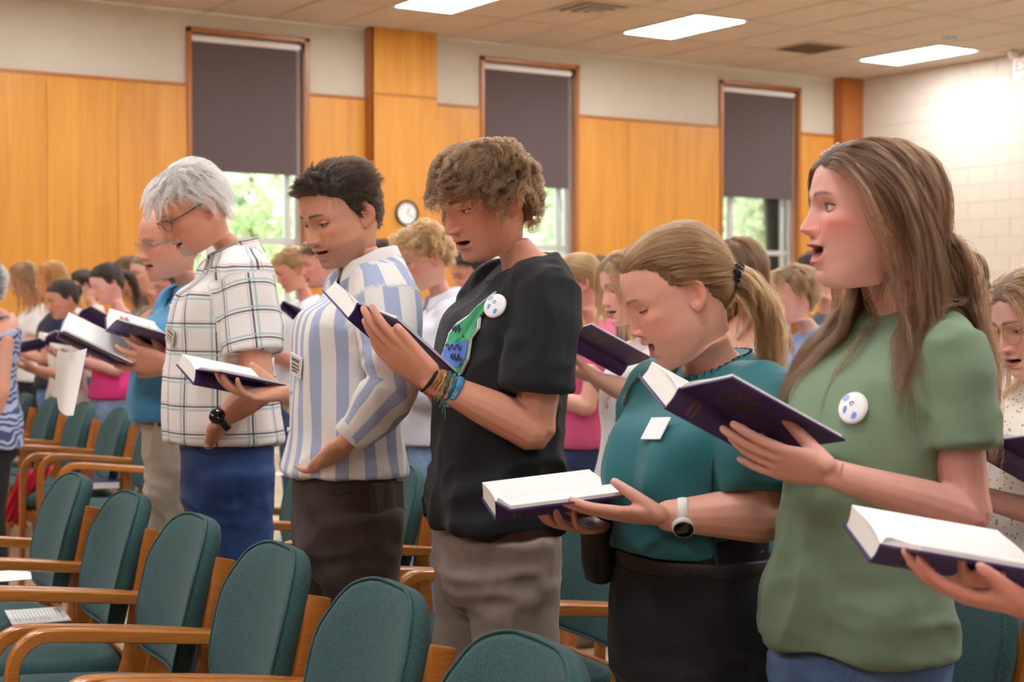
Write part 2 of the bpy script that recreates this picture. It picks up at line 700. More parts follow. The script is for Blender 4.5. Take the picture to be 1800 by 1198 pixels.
fr_me = MB()
for lo, hi in (((.008, .008, -.012), (.03, TY - .008, .01)), ((TX - .03, .008, -.012), (TX - .008, TY - .008, .01)), ((.03, .008, -.012), (TX - .03, .03, .01)), ((.03, TY - .03, -.012), (TX - .03, TY - .008, .01))):
    fr_me.box(lo, hi)
fr_me = fr_me.mesh('frame', M_WHITEP)
df_me = MB().box((.03, .03, -.008), (TX - .03, TY - .03, .008)).mesh('diffuser', M_PANEL)
for a, b in sorted(lights):
    x, y = GX + a * TX, GY + b * TY
    if x < X0 + .2 or y < Y0 + .2:
        continue
    o = empty('ceiling_light', (x, y, CZ), 0, lab.get((a, b), 'fluorescent panel overhead, out of the picture, row %d from the windows, place %d' % (1 - b // 3, sorted(LX).index(a) + 1)), 'ceiling light', 'fluorescent ceiling panels')
    link('frame', fr_me, o)
    link('diffuser', df_me, o)
M_GRILLE = plain('grille_metal', (120, 106, 88), .5, .2)
g = empty('return_grille', (GX + 3 * TX, GY + TY / 2, CZ), 0, 'dark square return air grille in the ceiling', 'air vent')
MB().box((.03, .03, -.002), (TX - .03, TY / 2 - .03, .01)).build('backing', M_GRILLE, g)
for i in range(14):
    x = .05 + i * (TX - .1) / 13
    MB().box((x - .006, .04, -.008), (x + .006, TY / 2 - .04, .0)).build('slat', M_GRILLE, g)
for lo, hi in (((.012, .012, -.008), (.04, TY / 2 - .012, .004)), ((TX - .04, .012, -.008), (TX - .012, TY / 2 - .012, .004)), ((.04, .012, -.008), (TX - .04, .04, .004)), ((.04, TY / 2 - .04, -.008), (TX - .04, TY / 2 - .012, .004))):
    MB().box(lo, hi).build('frame', M_TBAR, g)
v = empty('air_diffuser', (GX - 2 * TX + TX / 2, GY + TY / 4, CZ), 0, 'square stepped air diffuser with dark core in the ceiling', 'air vent')
for k, r in enumerate((.30, .22, .14)):
    z = -.004 - .012 * k
    m = MB()
    ri = r - .055
    for (a0, b0, a1, b1) in ((-r, -r, r, -ri), (-r, ri, r, r), (-r, -ri, -ri, ri), (ri, -ri, r, ri)):
        m.box((a0, b0, z - .004), (a1, b1, z))
    m.build('cone_ring', M_TBAR, v)
MB().box((-.29, -.29, .0), (.29, .29, .008)).build('duct_shade_plate', M_DARK, v)  # dark plate stands in for the shade inside the duct
MB().box((-.06, -.06, -.04), (.06, .06, -.034)).build('core_plate', M_TBAR, v)
s = empty('ceiling_speaker', (12.72, 11.46, CZ), 0, 'small round dark ceiling speaker beside the light panel', 'speaker')
MB().tube([(0, 0, -.012), (0, 0, .0)], .115, k=28, dome=False).build('rim', M_WHITEP, s)
MB().tube([(0, 0, -.016), (0, 0, -.012)], .095, k=28, dome=False).build('grille', M_BLACKP, s)

# exit sign and emergency lamp, control box
e = empty('exit_sign', (14.02, 11.50, 3.9), 0, 'white exit sign with red letters hanging under the ceiling', 'sign')
MB().box((-.03, -.19, .0), (.03, .19, .24), bev=.006).build('housing', M_WHITEP, e)
M_RED = emit('exit_red', (214, 40, 30), .9)
text_obj('lettering', 'EXIT', .17, M_RED, e, frame_matrix((-.0315, 0, .12), (0, -1, 0), (0, 0, 1), (-1, 0, 0)))
MB().tube([(0, .05, .24), (0, .05, .3)], .02, k=10).build('stem', M_WHITEP, e)
for s_ in (-1, 1):
    MB().tube([(-.03, s_ * .14 + .02, .255), (-.09, s_ * .14 + .02, .25)], [.03, .045], k=14).build('lamp_head', M_WHITEP, e, smooth=True)
c = empty('control_box', (WX, 12.335, 1.41), 0, 'grey wall control box with a red button on the block wall', 'box')
M_GREYBOX = plain('grey_enamel', (150, 148, 146), .45, .2)
MB().box((-.07, -.1, 0), (0, .1, .345), bev=.006).build('housing', M_GREYBOX, c)
MB().box((-.078, -.085, .015), (-.068, .085, .15), bev=.004).build('cover_plate', plain('grey_enamel_light', (176, 174, 172), .4, .2), c)
MB().tube([(-.07, 0, .25), (-.1, 0, .25)], .035, k=18).build('button', plain('red_plastic', (200, 62, 40), .4), c, smooth=True)

# clock on the pier
ck = empty('wall_clock', (7.80, 14.125, 2.36), 0, 'round white wall clock with dark rim on the wood pier', 'clock')
m = MB()
a = np.linspace(0, 2 * math.pi, 40, endpoint=False)
prof = [(.112, 0), (.128, 0), (.132, -.014), (.126, -.032), (.116, -.034), (.110, -.022), (.110, 0)]
m.loft([np.stack([r * np.cos(a), np.full(40, y), r * np.sin(a)], 1) for r, y in prof], caps=False)
m.build('rim', plain('dark_rim', (48, 38, 34), .4), ck, smooth=True)
MB().loft([np.stack([.112 * np.cos(a), np.full(40, y), .112 * np.sin(a)], 1) for y in (-.012, 0)]).build('dial', plain('clock_dial', (236, 236, 232), .5, var=.01), ck)
M_CK = plain('clock_ink', (70, 70, 72), .5)
for h in range(1, 13):
    an = math.radians(90 - 30 * h)
    text_obj('numeral', str(h), .03, M_CK, ck, frame_matrix((.09 * math.cos(an), -.0125, .09 * math.sin(an)), (1, 0, 0), (0, 0, 1), (0, -1, 0)))
for nm, an, ln, wd in (('hour_hand', 60, .055, .005), ('minute_hand', -30, .08, .0035)):
    r_ = math.radians(an)
    MB().tube([(0, -.015, 0), (ln * math.cos(r_), -.015, ln * math.sin(r_))], wd, .0012, up=(0, 1, 0), k=6).build(nm, M_CK, ck)

# outside: lawn, trees with leaf clusters
M_GRASS = plain('lawn', (120, 140, 80), .9, var=.2, scale=2)
gr = MB().box((-30, 14.7, -.9), (60, 80, -.6)).build('lawn', M_GRASS)
struct(gr)
M_BARK = plain('bark', (104, 84, 66), .9, var=.2, bump=.5)


def leafmat(name, c):
    t = NT(name)
    inf = t.noise(t.coord(), 1.3, 2)
    c0, c1 = np.array(lin(c)), np.array(lin(c)) * 1.5
    t.l(t.ramp(inf, [(.3, tuple(c0)), (.7, tuple(np.clip(c1, 0, 1)))]), t.b.inputs['Base Color'])
    t.set(Roughness=.5)
    t.b.inputs['Transmission Weight'].default_value = .0
    tl = t.n('ShaderNodeBsdfTranslucent')
    t.l(t.ramp(inf, [(.3, tuple(c0)), (.7, tuple(np.clip(c1, 0, 1)))]), tl.inputs[0])
    ms = t.n('ShaderNodeMixShader')
    ms.inputs[0].default_value = .45
    t.l(t.b.outputs[0], ms.inputs[1]); t.l(tl.outputs[0], ms.inputs[2])
    t.l(ms.outputs[0], t.t.nodes['Material Output'].inputs[0])
    return t.m


M_LEAF = [leafmat('leaf_light', (172, 180, 150)), leafmat('leaf_mid', (144, 158, 130))]
rs = np.random.RandomState(5)
tree_lab = ['leafy light green tree outside the window left of the clad pier', 'green tree outside behind the left window, right of the lighter one', 'leafy tree outside the middle window',
            'light green tree outside, right half of the middle window', 'tall green tree outside the window nearest the corner', 'yellow green tree outside, furthest right']
for k, (tx, ty, th) in enumerate([(9.6, 22, 7.5), (12.6, 28.5, 8), (15.8, 23, 7), (18.0, 30, 8), (21.6, 24, 7.5), (25.6, 30.5, 8)]):
    tr = empty('garden_tree', (tx, ty, -.6), 0, tree_lab[k], 'tree', 'trees outside the windows')
    MB().tube([(0, 0, 0), (.06, .05, 1.6), (-.05, 0, 3.2), (.1, .1, th * .8)], [.16, .13, .1, .03], k=9, sub=3).build('trunk', M_BARK, tr, smooth=True)
    nb = 3000
    u = rs.normal(size=(60, 3))
    u /= np.linalg.norm(u, axis=1)[:, None]
    ctr = u * (rs.rand(60, 1) ** .33) * np.array([2.3, 2.0, th * .42]) + np.array([0, 0, th * .56])
    p = ctr[rs.randint(0, 60, nb)] + rs.normal(size=(nb, 3)) * .32
    p[:, 2] = np.maximum(p[:, 2], .9)
    d1 = rs.normal(size=(nb, 3)); d1 /= np.linalg.norm(d1, axis=1)[:, None]
    d2 = np.cross(d1, rs.normal(size=(nb, 3))); d2 /= np.linalg.norm(d2, axis=1)[:, None]
    L_ = (.11 + .08 * rs.rand(nb, 1))
    V = np.stack([p - d1 * L_, p + d2 * L_ * .5, p + d1 * L_, p - d2 * L_ * .5], 1).reshape(-1, 3)
    F = [(4 * i, 4 * i + 1, 4 * i + 2, 4 * i + 3) for i in range(nb)]
    fo = MB().add(V, F).build('foliage', M_LEAF[k % 2], tr)
    fo['kind'] = 'stuff'
# ------------------------------------------------------------------ chairs
M_OAK = wood('honey_oak', (150, 88, 30), (190, 122, 52), 0, .32, 90., .25)
t = NT('teal_upholstery')
n1 = t.noise(t.coord(), 420, 2, .6)
n2 = t.noise(t.coord(), 9, 3)
cc = t.ramp(n1, [(.32, lin((24, 56, 58))), (.5, lin((40, 78, 79))), (.7, lin((68, 108, 105)))])
cc2 = t.mix(t.math('MULTIPLY', n2, .25), cc, lin((40, 74, 76)))
t.l(cc2, t.b.inputs['Base Color'])
t.set(Roughness=.92)
t.b.inputs['Sheen Weight'].default_value = .06
t.bump(n1, .35, .0015)
M_TEAL = t.m


def cushion(outline, thick, edge=.018, dome=.010, k=None):
    """upholstered pad: outline in (u, v), thickness along w, rounded rim with piping"""
    o = np.asarray(outline, float)
    c = o.mean(0)
    rings = []

    def ins(d):
        nx = np.roll(o, -1, 0) - np.roll(o, 1, 0)
        nn = np.stack([nx[:, 1], -nx[:, 0]], 1)
        nn /= np.linalg.norm(nn, axis=1)[:, None] + 1e-9
        s = np.sign(((o - c) * nn).sum(1))[:, None]
        return o - nn * s * d
    h = thick / 2
    prof = []
    for q in (90, 60, 30, 0, -30, -60, -90):
        r = math.radians(q)
        prof.append((edge * (1 - math.cos(r)), (h - edge * .0) * math.sin(r)))
    lay = []
    for s, dep in ((.0, 0), (.35, 0), (.7, 0), (.9, 0)):
        pass
    for d, w in prof:
        q = ins(d)
        lay.append(np.concatenate([q, np.full((len(q), 1), w)], 1))
    front, back = lay[0], lay[-1]
    fr = []
    for s in (.05, .3, .55, .8):
        q = c + (front[:, :2] - c) * s
        fr.append(np.concatenate([q, np.full((len(q), 1), h + dome * (1 - s ** 2.2))], 1))
    bk = []
    for s in (.8, .4, .05):
        q = c + (back[:, :2] - c) * s
        bk.append(np.concatenate([q, np.full((len(q), 1), -h - dome * .3 * (1 - s ** 2))], 1))
    return fr + lay + bk


def make_chair():
    r = empty('armchair')
    # seat pad: rounded plan, x forward
    a = np.linspace(0, 2 * math.pi, 44, endpoint=False)
    n_ = 3.6
    so = np.stack([.245 * np.sign(np.cos(a)) * np.abs(np.cos(a)) ** (2 / n_), .235 * np.sign(np.sin(a)) * np.abs(np.sin(a)) ** (2 / n_)], 1)
    so[:, 1] *= 1 + .06 * so[:, 0] / .245
    rings = cushion(so, .075, .03, .012)
    ang = math.radians(-3)
    seat = MB().loft([np.stack([q[:, 0] * math.cos(ang) + q[:, 2] * math.sin(ang) + .0, q[:, 1], .425 - q[:, 0] * math.sin(ang) + q[:, 2] * math.cos(ang)], 1) for q in rings])
    seat.build('seat', M_TEAL, r, smooth=True)
    MB().box((-.2, -.2, .375), (.2, .2, .392), bev=.004).build('seat_board', M_OAK, r)
    # back pad: arched top, tapered foot, leaning back and slightly hollow
    key = [(0, .352), (.09, .348), (.165, .318), (.21, .262), (.236, .20), (.236, .12), (.226, .05), (.19, -.005), (.15, -.03), (0, -.032)]
    k2 = key + [(-x, y) for x, y in key[-2:0:-1]]
    kk = np.array(k2 + [k2[0]])
    bo = cr(kk, 4)[:-1]
    rings = cushion(bo, .05, .02, .006)
    lean = math.radians(14)
    base = np.array([-.235, 0, .535])

    def back(q):
        y, h, w = q[:, 0], q[:, 1], q[:, 2]
        w = w + .045 * (y / .236) ** 2 + .012 * np.exp(-((y) / .03) ** 2) * 0
        x = base[0] - h * math.sin(lean) + w * math.cos(lean)
        z = base[2] + h * math.cos(lean) + w * math.sin(lean)
        return np.stack([x, y, z], 1)
    MB().loft([back(q) for q in rings]).build('backrest', M_TEAL, r, smooth=True)
    # seam piping
    pr = back(np.concatenate([bo * .985 + np.array([0, .16]) * .015, np.full((len(bo), 1), .019)], 1))
    MB().tube(np.concatenate([pr, pr[:1]]), .0035, k=5, dome=False, caps=False).build('piping', M_TEAL, r, smooth=True)
    for s in (-1, 1):
        y = s * .257
        # bent front leg that becomes the armrest
        p = [(.262, 0), (.258, .2), (.254, .45), (.25, .585), (.236, .636), (.205, .663), (.16, .670), (.0, .655), (-.15, .638), (-.27, .622)]
        pts = cr(np.array([(a_, y, b_) for a_, b_ in p]), 3)
        wd = np.interp(np.arange(len(pts)), [0, 10, 18, 24, len(pts) - 4, len(pts) - 1], [.021, .021, .026, .027, .024, .018])
        MB().tube(pts, wd, .0155, up=(1, 0, .0), k=12, power=5., dome=False).build('arm_leg', M_OAK, r, angle=40)
        # back post curving into the seat rail
        y2 = s * .232
        p = [(-.306, .80), (-.279, .68), (-.257, .56), (-.244, .47), (-.226, .405), (-.19, .365), (-.13, .352), (.0, .352), (.22, .36)]
        pts = cr(np.array([(a_, y2, b_) for a_, b_ in p]), 3)
        MB().tube(pts, .0135, .024, up=(1, 0, .3), k=12, power=5., dome=False).build('back_post', M_OAK, r, angle=40)
        # rear leg
        p = [(-.255, .61), (-.268, .45), (-.29, .25), (-.325, 0)]
        pts = cr(np.array([(a_, y, b_) for a_, b_ in p]), 3)
        MB().tube(pts, .0135, .022, up=(1, 0, 0), k=12, power=5., dome=False).build('rear_leg', M_OAK, r, angle=40)
    MB().box((-.275, -.245, .40), (-.25, .245, .44), bev=.004).build('rear_rail', M_OAK, r)
    MB().box((.205, -.25, .345), (.228, .25, .385), bev=.004).build('front_rail', M_OAK, r)
    return r


CHAIR0 = make_chair()
CHAIR_USED = []


def place_chair(x, y, label, group, rz=math.pi - .12):
    """x, y: the top of the backrest"""
    o = CHAIR0 if not CHAIR_USED else copy_tree(CHAIR0)
    CHAIR_USED.append(o)
    cx, cy = x + .30 * math.cos(rz), y + .30 * math.sin(rz)
    o.location = (cx, cy, 0)
    o.rotation_euler = (0, 0, rz)
    tag(o, label, 'chair', group)
    return o


ROW1 = [(1.39, 1.54), (1.41, 2.12), (1.46, 2.70), (1.49, 3.27), (1.52, 3.85), (1.55, 4.43), (1.57, 5.01)]
lab1 = ['teal armchair at the very bottom edge, in front of the girl in green', 'teal armchair cut off by the bottom edge below the man in black', 'teal armchair in front row, second nearest fully showing its rounded back',
        'teal armchair in front of the striped shirt man, arms at its left', 'teal armchair in front row before the man in plaid shirt', 'teal armchair in front row beside the one with the sheet of paper', 'teal armchair furthest back in the near front row']
for (x, y), l in zip(ROW1, lab1):
    place_chair(x, y, l, 'armchairs of the near front row')
ROW2 = [1.12, 1.72, 2.32, 2.92, 3.52, 4.12, 4.72, 5.32]
lab2 = ['teal armchair behind the girl in green, low at the right edge', 'teal armchair right behind the girl in green', 'teal armchair behind the teal blouse woman', 'teal armchair between the man in black and the teal blouse woman',
        'teal armchair directly behind the man in black', 'teal armchair between the striped shirt man and the man in black', 'teal armchair behind the striped shirt man and the plaid shirt man', 'teal armchair behind the plaid shirt man']
for y, l in zip(ROW2, lab2):
    place_chair(2.60, y, l, 'armchairs behind the singers in front')
for i in range(4):
    place_chair(3.72, 2.9 + .6 * i, ['teal armchair deep behind the girl in green', 'teal armchair deep behind the teal blouse woman', 'teal armchair in the third row behind the man in black', 'teal armchair in the third row, under the curly blond man', 'teal armchair in the third row left of the curly blond man'][i], 'armchairs of the third row')
LROW = [7.55, 8.15, 8.75, 9.35, 9.95, 10.55]
lab3 = ['teal armchair with a purple hymnal on its seat, by the khaki trousers', 'teal armchair next to the one with the hymnal', 'teal armchair with the red scarf over its front, left group', 'teal armchair under the hanging white sheet', 'teal armchair second from the left edge, left group', 'teal armchair at the left edge behind the floral top']
for y, l in zip(LROW, lab3):
    place_chair(2.80, y, l, 'armchairs of the left block')
# ------------------------------------------------------------------ people: shared tools
def vnoise(p, seed=0):
    p = np.asarray(p, float)
    i = np.floor(p).astype(np.int64)
    f = p - i
    f = f * f * (3 - 2 * f)
    out = 0.

    def h(ix, iy, iz):
        n = (ix * 374761393 + iy * 668265263 + iz * 1442695041 + seed * 974634577) & 0xffffffff
        n = ((n ^ (n >> 13)) * 1274126177) & 0xffffffff
        n = (n ^ (n >> 16)) & 0xffffffff
        return n / 4294967295. * 2 - 1
    for dx in (0, 1):
        for dy in (0, 1):
            for dz in (0, 1):
                w = (f[:, 0] if dx else 1 - f[:, 0]) * (f[:, 1] if dy else 1 - f[:, 1]) * (f[:, 2] if dz else 1 - f[:, 2])
                out = out + w * h(i[:, 0] + dx, i[:, 1] + dy, i[:, 2] + dz)
    return out


def sstep(x, a, b):
    t = np.clip((x - a) / (b - a), 0, 1)
    return t * t * (3 - 2 * t)


def rot(axis, deg):
    return np.array(Matrix.Rotation(math.radians(deg), 3, axis))


def remesh(mb, voxel, smooth=4, fac=.5):
    """fuse overlapping closed pieces into one continuous surface"""
    me = mb.mesh('tmp', [], False)
    ob = bpy.data.objects.new('tmp', me)
    COL.objects.link(ob)
    md = ob.modifiers.new('r', 'REMESH')
    md.mode = 'VOXEL'
    md.voxel_size = voxel
    md.adaptivity = 0
    if smooth:
        ms = ob.modifiers.new('s', 'SMOOTH')
        ms.factor = fac
        ms.iterations = smooth
    dg = bpy.context.evaluated_depsgraph_get()
    ev = ob.evaluated_get(dg).to_mesh()
    v = np.empty(len(ev.vertices) * 3)
    ev.vertices.foreach_get('co', v)
    v = v.reshape(-1, 3)
    nrm = np.empty(len(ev.vertices) * 3)
    ev.vertex_normals.foreach_get('vector', nrm)
    nrm = nrm.reshape(-1, 3)
    nl = len(ev.loops)
    li = np.empty(nl, np.int32)
    ev.loops.foreach_get('vertex_index', li)
    ls = np.empty(len(ev.polygons), np.int32)
    lt = np.empty(len(ev.polygons), np.int32)
    ev.polygons.foreach_get('loop_start', ls)
    ev.polygons.foreach_get('loop_total', lt)
    ob.evaluated_get(dg).to_mesh_clear()
    bpy.data.objects.remove(ob)
    bpy.data.meshes.remove(me)
    if np.all(lt == 4):
        f = li.reshape(-1, 4)
    else:
        f = [tuple(li[s:s + n]) for s, n in zip(ls, lt)]
    return v, nrm, f


def np_mesh(name, v, f, mat, attrs=None, smooth=True):
    me = bpy.data.meshes.new(name)
    if isinstance(f, np.ndarray) and f.ndim == 2:
        nf, k = f.shape
        me.vertices.add(len(v))
        me.vertices.foreach_set('co', np.asarray(v, np.float32).ravel())
        me.loops.add(nf * k)
        me.loops.foreach_set('vertex_index', f.astype(np.int32).ravel())
        me.polygons.add(nf)
        me.polygons.foreach_set('loop_start', np.arange(0, nf * k, k, dtype=np.int32))
        me.update(calc_edges=True)
    else:
        me.from_pydata(np.asarray(v).tolist(), [], [tuple(int(i) for i in q) for q in f])
    if smooth:
        me.polygons.foreach_set('use_smooth', [True] * len(me.polygons))
    me.materials.append(mat)
    for k_, a in (attrs or {}).items():
        if a.shape[1] == 4:
            at = me.attributes.new(k_, 'FLOAT_COLOR', 'POINT')
            at.data.foreach_set('color', np.asarray(a, np.float32).ravel())
        else:
            at = me.attributes.new(k_, 'FLOAT_VECTOR', 'POINT')
            at.data.foreach_set('vector', np.asarray(a, np.float32).ravel())
    me.update()
    return me


# ---- skin
def make_skin():
    t = NT('skin')
    at = t.n('ShaderNodeAttribute', attribute_name='tint')
    n = t.noise(t.coord(), 60, 4, .6)
    n2 = t.noise(t.coord(), 9, 3)
    k = t.math('ADD', t.math('MULTIPLY', n, .16), t.math('MULTIPLY', n2, .14))
    k = t.math('ADD', k, .71)
    mul = t.n('ShaderNodeMix', data_type='RGBA', blend_type='MULTIPLY')
    mul.inputs[0].default_value = 1
    cmb = t.n('ShaderNodeCombineColor')
    t.l(k, cmb.inputs[0])
    k2 = t.math('ADD', t.math('MULTIPLY', k, 1.15), -.15)
    t.l(k2, cmb.inputs[1]); t.l(k2, cmb.inputs[2])
    t.l(at.outputs['Color'], mul.inputs[6]); t.l(cmb.outputs[0], mul.inputs[7])
    t.l(mul.outputs[2], t.b.inputs['Base Color'])
    t.set(Roughness=.48)
    t.b.inputs['Subsurface Weight'].default_value = .12
    t.b.inputs['Subsurface Radius'].default_value = (1., .35, .2)
    t.b.inputs['Subsurface Scale'].default_value = .008
    t.bump(t.noise(t.coord(), 700, 2), .06, .001)
    return t.m


M_SKIN = make_skin()
M_EYEW = None


def eye_mat(name, c):
    if name in MATS:
        return MATS[name]
    t = NT(name)
    tc = t.n('ShaderNodeTexCoord')
    sx = t.n('ShaderNodeSeparateXYZ')
    t.l(tc.outputs['Object'], sx.inputs[0])
    col = t.ramp(sx.outputs[0], [(.0, lin((226, 214, 208))), (.878, lin((222, 212, 206))), (.886, lin(tuple(x * .5 for x in c))), (.95, lin(c)), (.965, (.01, .01, .01, 1))])
    t.l(col, t.b.inputs['Base Color'])
    t.set(Roughness=.12)
    MATS[name] = t.m
    return t.m


def hair_mat(name, c0, c1, rough=.34):
    if name in MATS:
        return MATS[name]
    m = bpy.data.materials.new(name)
    m.use_nodes = True
    nt = m.node_tree
    nt.nodes.clear()
    out = nt.nodes.new('ShaderNodeOutputMaterial')
    b = nt.nodes.new('ShaderNodeBsdfHairPrincipled')
    b.model = 'CHIANG'
    b.parametrization = 'COLOR'
    hi = nt.nodes.new('ShaderNodeHairInfo')
    rp = nt.nodes.new('ShaderNodeValToRGB')
    rp.color_ramp.elements[0].color = lin(c0)
    rp.color_ramp.elements[1].color = lin(c1)
    nt.links.new(hi.outputs['Random'], rp.inputs[0])
    nt.links.new(rp.outputs[0], b.inputs['Color'])
    b.inputs['Roughness'].default_value = rough
    b.inputs['Radial Roughness'].default_value = .55
    b.inputs['Random Roughness'].default_value = .2
    nt.links.new(b.outputs[0], out.inputs[0])
    MATS[name] = m
    return m


def shell_mat(name, c):
    if name in MATS:
        return MATS[name]
    t = NT(name)
    n = t.noise(t.coord((1, 1, .15)), 180, 3)
    base = np.array(lin(c))
    t.l(t.ramp(n, [(.3, tuple(base * .6)), (.7, tuple(base))]), t.b.inputs['Base Color'])
    t.set(Roughness=.6)
    t.bump(n, .6, .004)
    MATS[name] = t.m
    return t.m


# ---- head
# zf, xf, zb, xb, half width, squareness, subdivisions to the next row
HEAD_ROWS = [
    (.1165, -.004, .1165, -.016, .001, 2.0, 2), (.1135, .028, .1135, -.048, .034, 2.0, 4), (.103, .057, .104, -.073, .053, 2.05, 4),
    (.086, .0785, .087, -.090, .0655, 2.1, 5), (.064, .0915, .066, -.100, .0725, 2.15, 6), (.042, .0968, .042, -.105, .0762, 2.2, 8),
    (.020, .0975, .018, -.105, .0770, 2.25, 9), (.000, .0925, -.004, -.101, .0752, 2.25, 9), (-.020, .0905, -.026, -.094, .0725, 2.2, 9),
    (-.040, .0905, -.045, -.085, .0692, 2.15, 9), (-.058, .0905, -.060, -.077, .0650, 2.1, 12), (-.075, .0895, -.075, -.071, .0605, 2.05, 9),
    (-.092, .0885, -.088, -.068, .0548, 2.0, 7), (-.106, .0835, -.100, -.066, .0490, 2.0, 5), (-.1145, .070, -.108, -.065, .0470, 2.0, 4),
    (-.1165, .050, -.116, -.064, .0480, 2.0, 3), (-.116, .030, -.124, -.064, .0500, 2.0, 3), (-.121, .014, -.133, -.065, .0515, 2.0, 3),
    (-.137, .006, -.146, -.067, .0520, 2.0, 3), (-.165, .003, -.170, -.072, .0525, 2.0, 3), (-.195, .006, -.193, -.080, .0560, 2.0, 3), (-.225, .012, -.212, -.095, .0680, 2.0, 1)]


def head_grid(o, lod=1.):
    """returns verts (R, C, 3) in head space, scalar fields and colours"""
    rows = []
    T = np.array([r[:6] for r in HEAD_ROWS])
    q = np.concatenate([[2 * T[0] - T[1]], T, [2 * T[-1] - T[-2]]])
    for i in range(len(T) - 1):
        k = max(1, int(round(HEAD_ROWS[i][6] * lod)))
        p0, p1, p2, p3 = q[i:i + 4]
        for s in range(k):
            u = s / k
            rows.append(.5 * (2 * p1 + (p2 - p0) * u + (2 * p0 - 5 * p1 + 4 * p2 - p3) * u * u + (3 * p1 - p0 - 3 * p2 + p3) * u ** 3))
    rows.append(T[-1])
    rows = np.array(rows)
    C = int(128 * lod) // 2 * 2
    u = np.linspace(0, 2 * math.pi, C, endpoint=False)
    t = u - .52 * np.sin(u)
    ct, st = np.cos(t), np.sin(t)
    zf, xf, zb, xb, w, n = [rows[:, i:i + 1] for i in range(6)]
    w = np.maximum(w, .001)
    jaw, fat = o.get('jaw', 1.), o.get('fat', 0.)
    low = sstep(-zf, .02, .09) * sstep(-zf, .16, .118)
    w = w * (1 + (jaw - 1) * low) + fat * .010 * low + fat * .004 * sstep(-zf, .11, .14)
    cx = np.sign(ct) * np.abs(ct) ** (2 / n)
    sy = np.sign(st) * np.abs(st) ** (2 / n)
    xm, a = (xf + xb) / 2, (xf - xb) / 2
    s = (cx + 1) / 2
    X = xm + a * cx
    Z = zb + (zf - zb) * s
    Y = w * sy
    # jaw corner is further back and the cheeks fall in towards the chin
    fr = sstep(cx, -.05, .75)
    base = np.stack([X, Y, Z], 2)
    y, z = Y.copy(), Z.copy()
    ay = np.abs(y)
    m = o.get('mouth', 0.)
    dx = np.zeros_like(X)
    dz = np.zeros_like(X)
    dy = np.zeros_like(X)
    G = lambda v, c, sg: np.exp(-((v - c) / sg) ** 2)
    neck = sstep(z, -.118, -.108)
    face = fr * neck
    # eye sockets, brow, cheek bones, temples
    dx += face * (-.0085 * G(ay, .031, .0165) * G(z, -.001, .0115))
    dx += face * (-.0035 * G(ay, .014, .007) * G(z, .002, .012))
    dx += face * o.get('brow', 1.) * (.0040 * G(ay, .026, .020) * G(z, .019, .008) + .001 * G(y, 0, .02) * G(z, .019, .01))
    ck = G(ay, .050, .017) * G(z, -.022, .014)
    dx += face * .0045 * ck
    dy += np.sign(y) * .0035 * ck * neck
    dx += face * .005 * (1 + fat) * G(ay, .036, .018) * G(z, -.045, .024)
    dy += np.sign(y) * neck * (.005 * fat) * G(z, -.055, .03) * sstep(cx, -.4, .3)
    dy += -np.sign(y) * .0035 * G(z, .03, .02) * sstep(X, .03, .07) * sstep(X, .1, .06)
    # nose
    nl = o.get('nose', 1.)
    nw = o.get('nosew', 1.)
    zz = np.array([.022, .010, .0, -.012, -.024, -.033, -.039, -.0435, -.047, -.050, -.054])
    am = np.array([.0, .0045, .0075, .0125, .0185, .0228, .0240, .0210, .013, .005, 0.]) * nl
    am = am + o.get('hump', 0.) * np.array([0, .4, .9, 1., .6, .1, 0, 0, 0, 0, 0]) * .004
    wd = np.array([.010, .0085, .0080, .0085, .0098, .0112, .0118, .0115, .0115, .0115, .011]) * nw
    A = np.interp(-z, -zz, am)
    W = np.interp(-z, -zz, wd)
    ridge = np.exp(-np.abs(y / W) ** 2.4)
    dx += fr * A * ridge
    al = G(ay, .0135 * nw, .0052) * G(z, -.0415, .0055)
    dx += fr * .0105 * al * nl
    dx += fr * -.0035 * G(ay, .0215 * nw, .004) * G(z, -.043, .008)
    nos = G(ay, .0065 * nw, .0034) * G(z, -.0485, .0024)
    dx += fr * -.007 * nos
    dz += fr * .0015 * al
    # mouth
    ml = np.sqrt(np.clip(1 - (y / .0265) ** 2, 0, 1))
    lipf = o.get('lip', 1.)
    zc = -.0685
    up = (z - zc) / .0095
    dn = (zc - z) / .0115
    dx += face * .0055 * G(y, 0, .026) * G(z, -.066, .016)
    dx += face * lipf * .0042 * ml * G(z, -.0630, .0042)
    dx += face * lipf * .0052 * ml * G(z, -.0755, .0050)
    dx += face * -.0050 * sstep(ml, 0, .5) * G(z, zc, .0018) * (1 if m < .002 else .3)
    dx += face * -.0014 * G(y, 0, .004) * G(z, -.056, .005)
    dx += face * -.0030 * G(ay, .027, .005) * G(z, zc, .006)
    dx += face * -.0035 * G(y, 0, .022) * G(z, -.0865, .005)
    # chin
    dx += face * o.get('chin', 1.) * .0065 * G(y, 0, .017) * G(z, -.1005, .010)
    # opened mouth: lower lip and chin drop, inside is pulled back
    inside = np.zeros_like(X)
    if m > .001:
        drop = sstep(-z, -zc - .0002, -zc + .0030) * sstep(cx, .0, .7) * (.12 + .88 * sstep(ml, .1, .95))
        drop = np.where(-z > .09, sstep(cx, -.3, .7) * sstep(-z, .21, .13), np.maximum(drop, sstep(-z, .078, .092) * sstep(cx, -.3, .7)))
        dz += -m * drop
        dx += -m * .35 * drop
        inside = sstep(ml, .25, .62) * np.exp(-((z - zc - .0006) / .0021) ** 4) * face
        dx += -.022 * inside
    # sagging under the chin
    if fat > 0:
        dz += -fat * .012 * G(y, 0, .03) * sstep(cx, .1, .6) * G(z, -.116, .012)
    V = base + np.stack([dx, dy, dz], 2)
    # ---- colours
    sk = np.array(lin(o['skin'])[:3])
    col = np.ones(V.shape) * sk
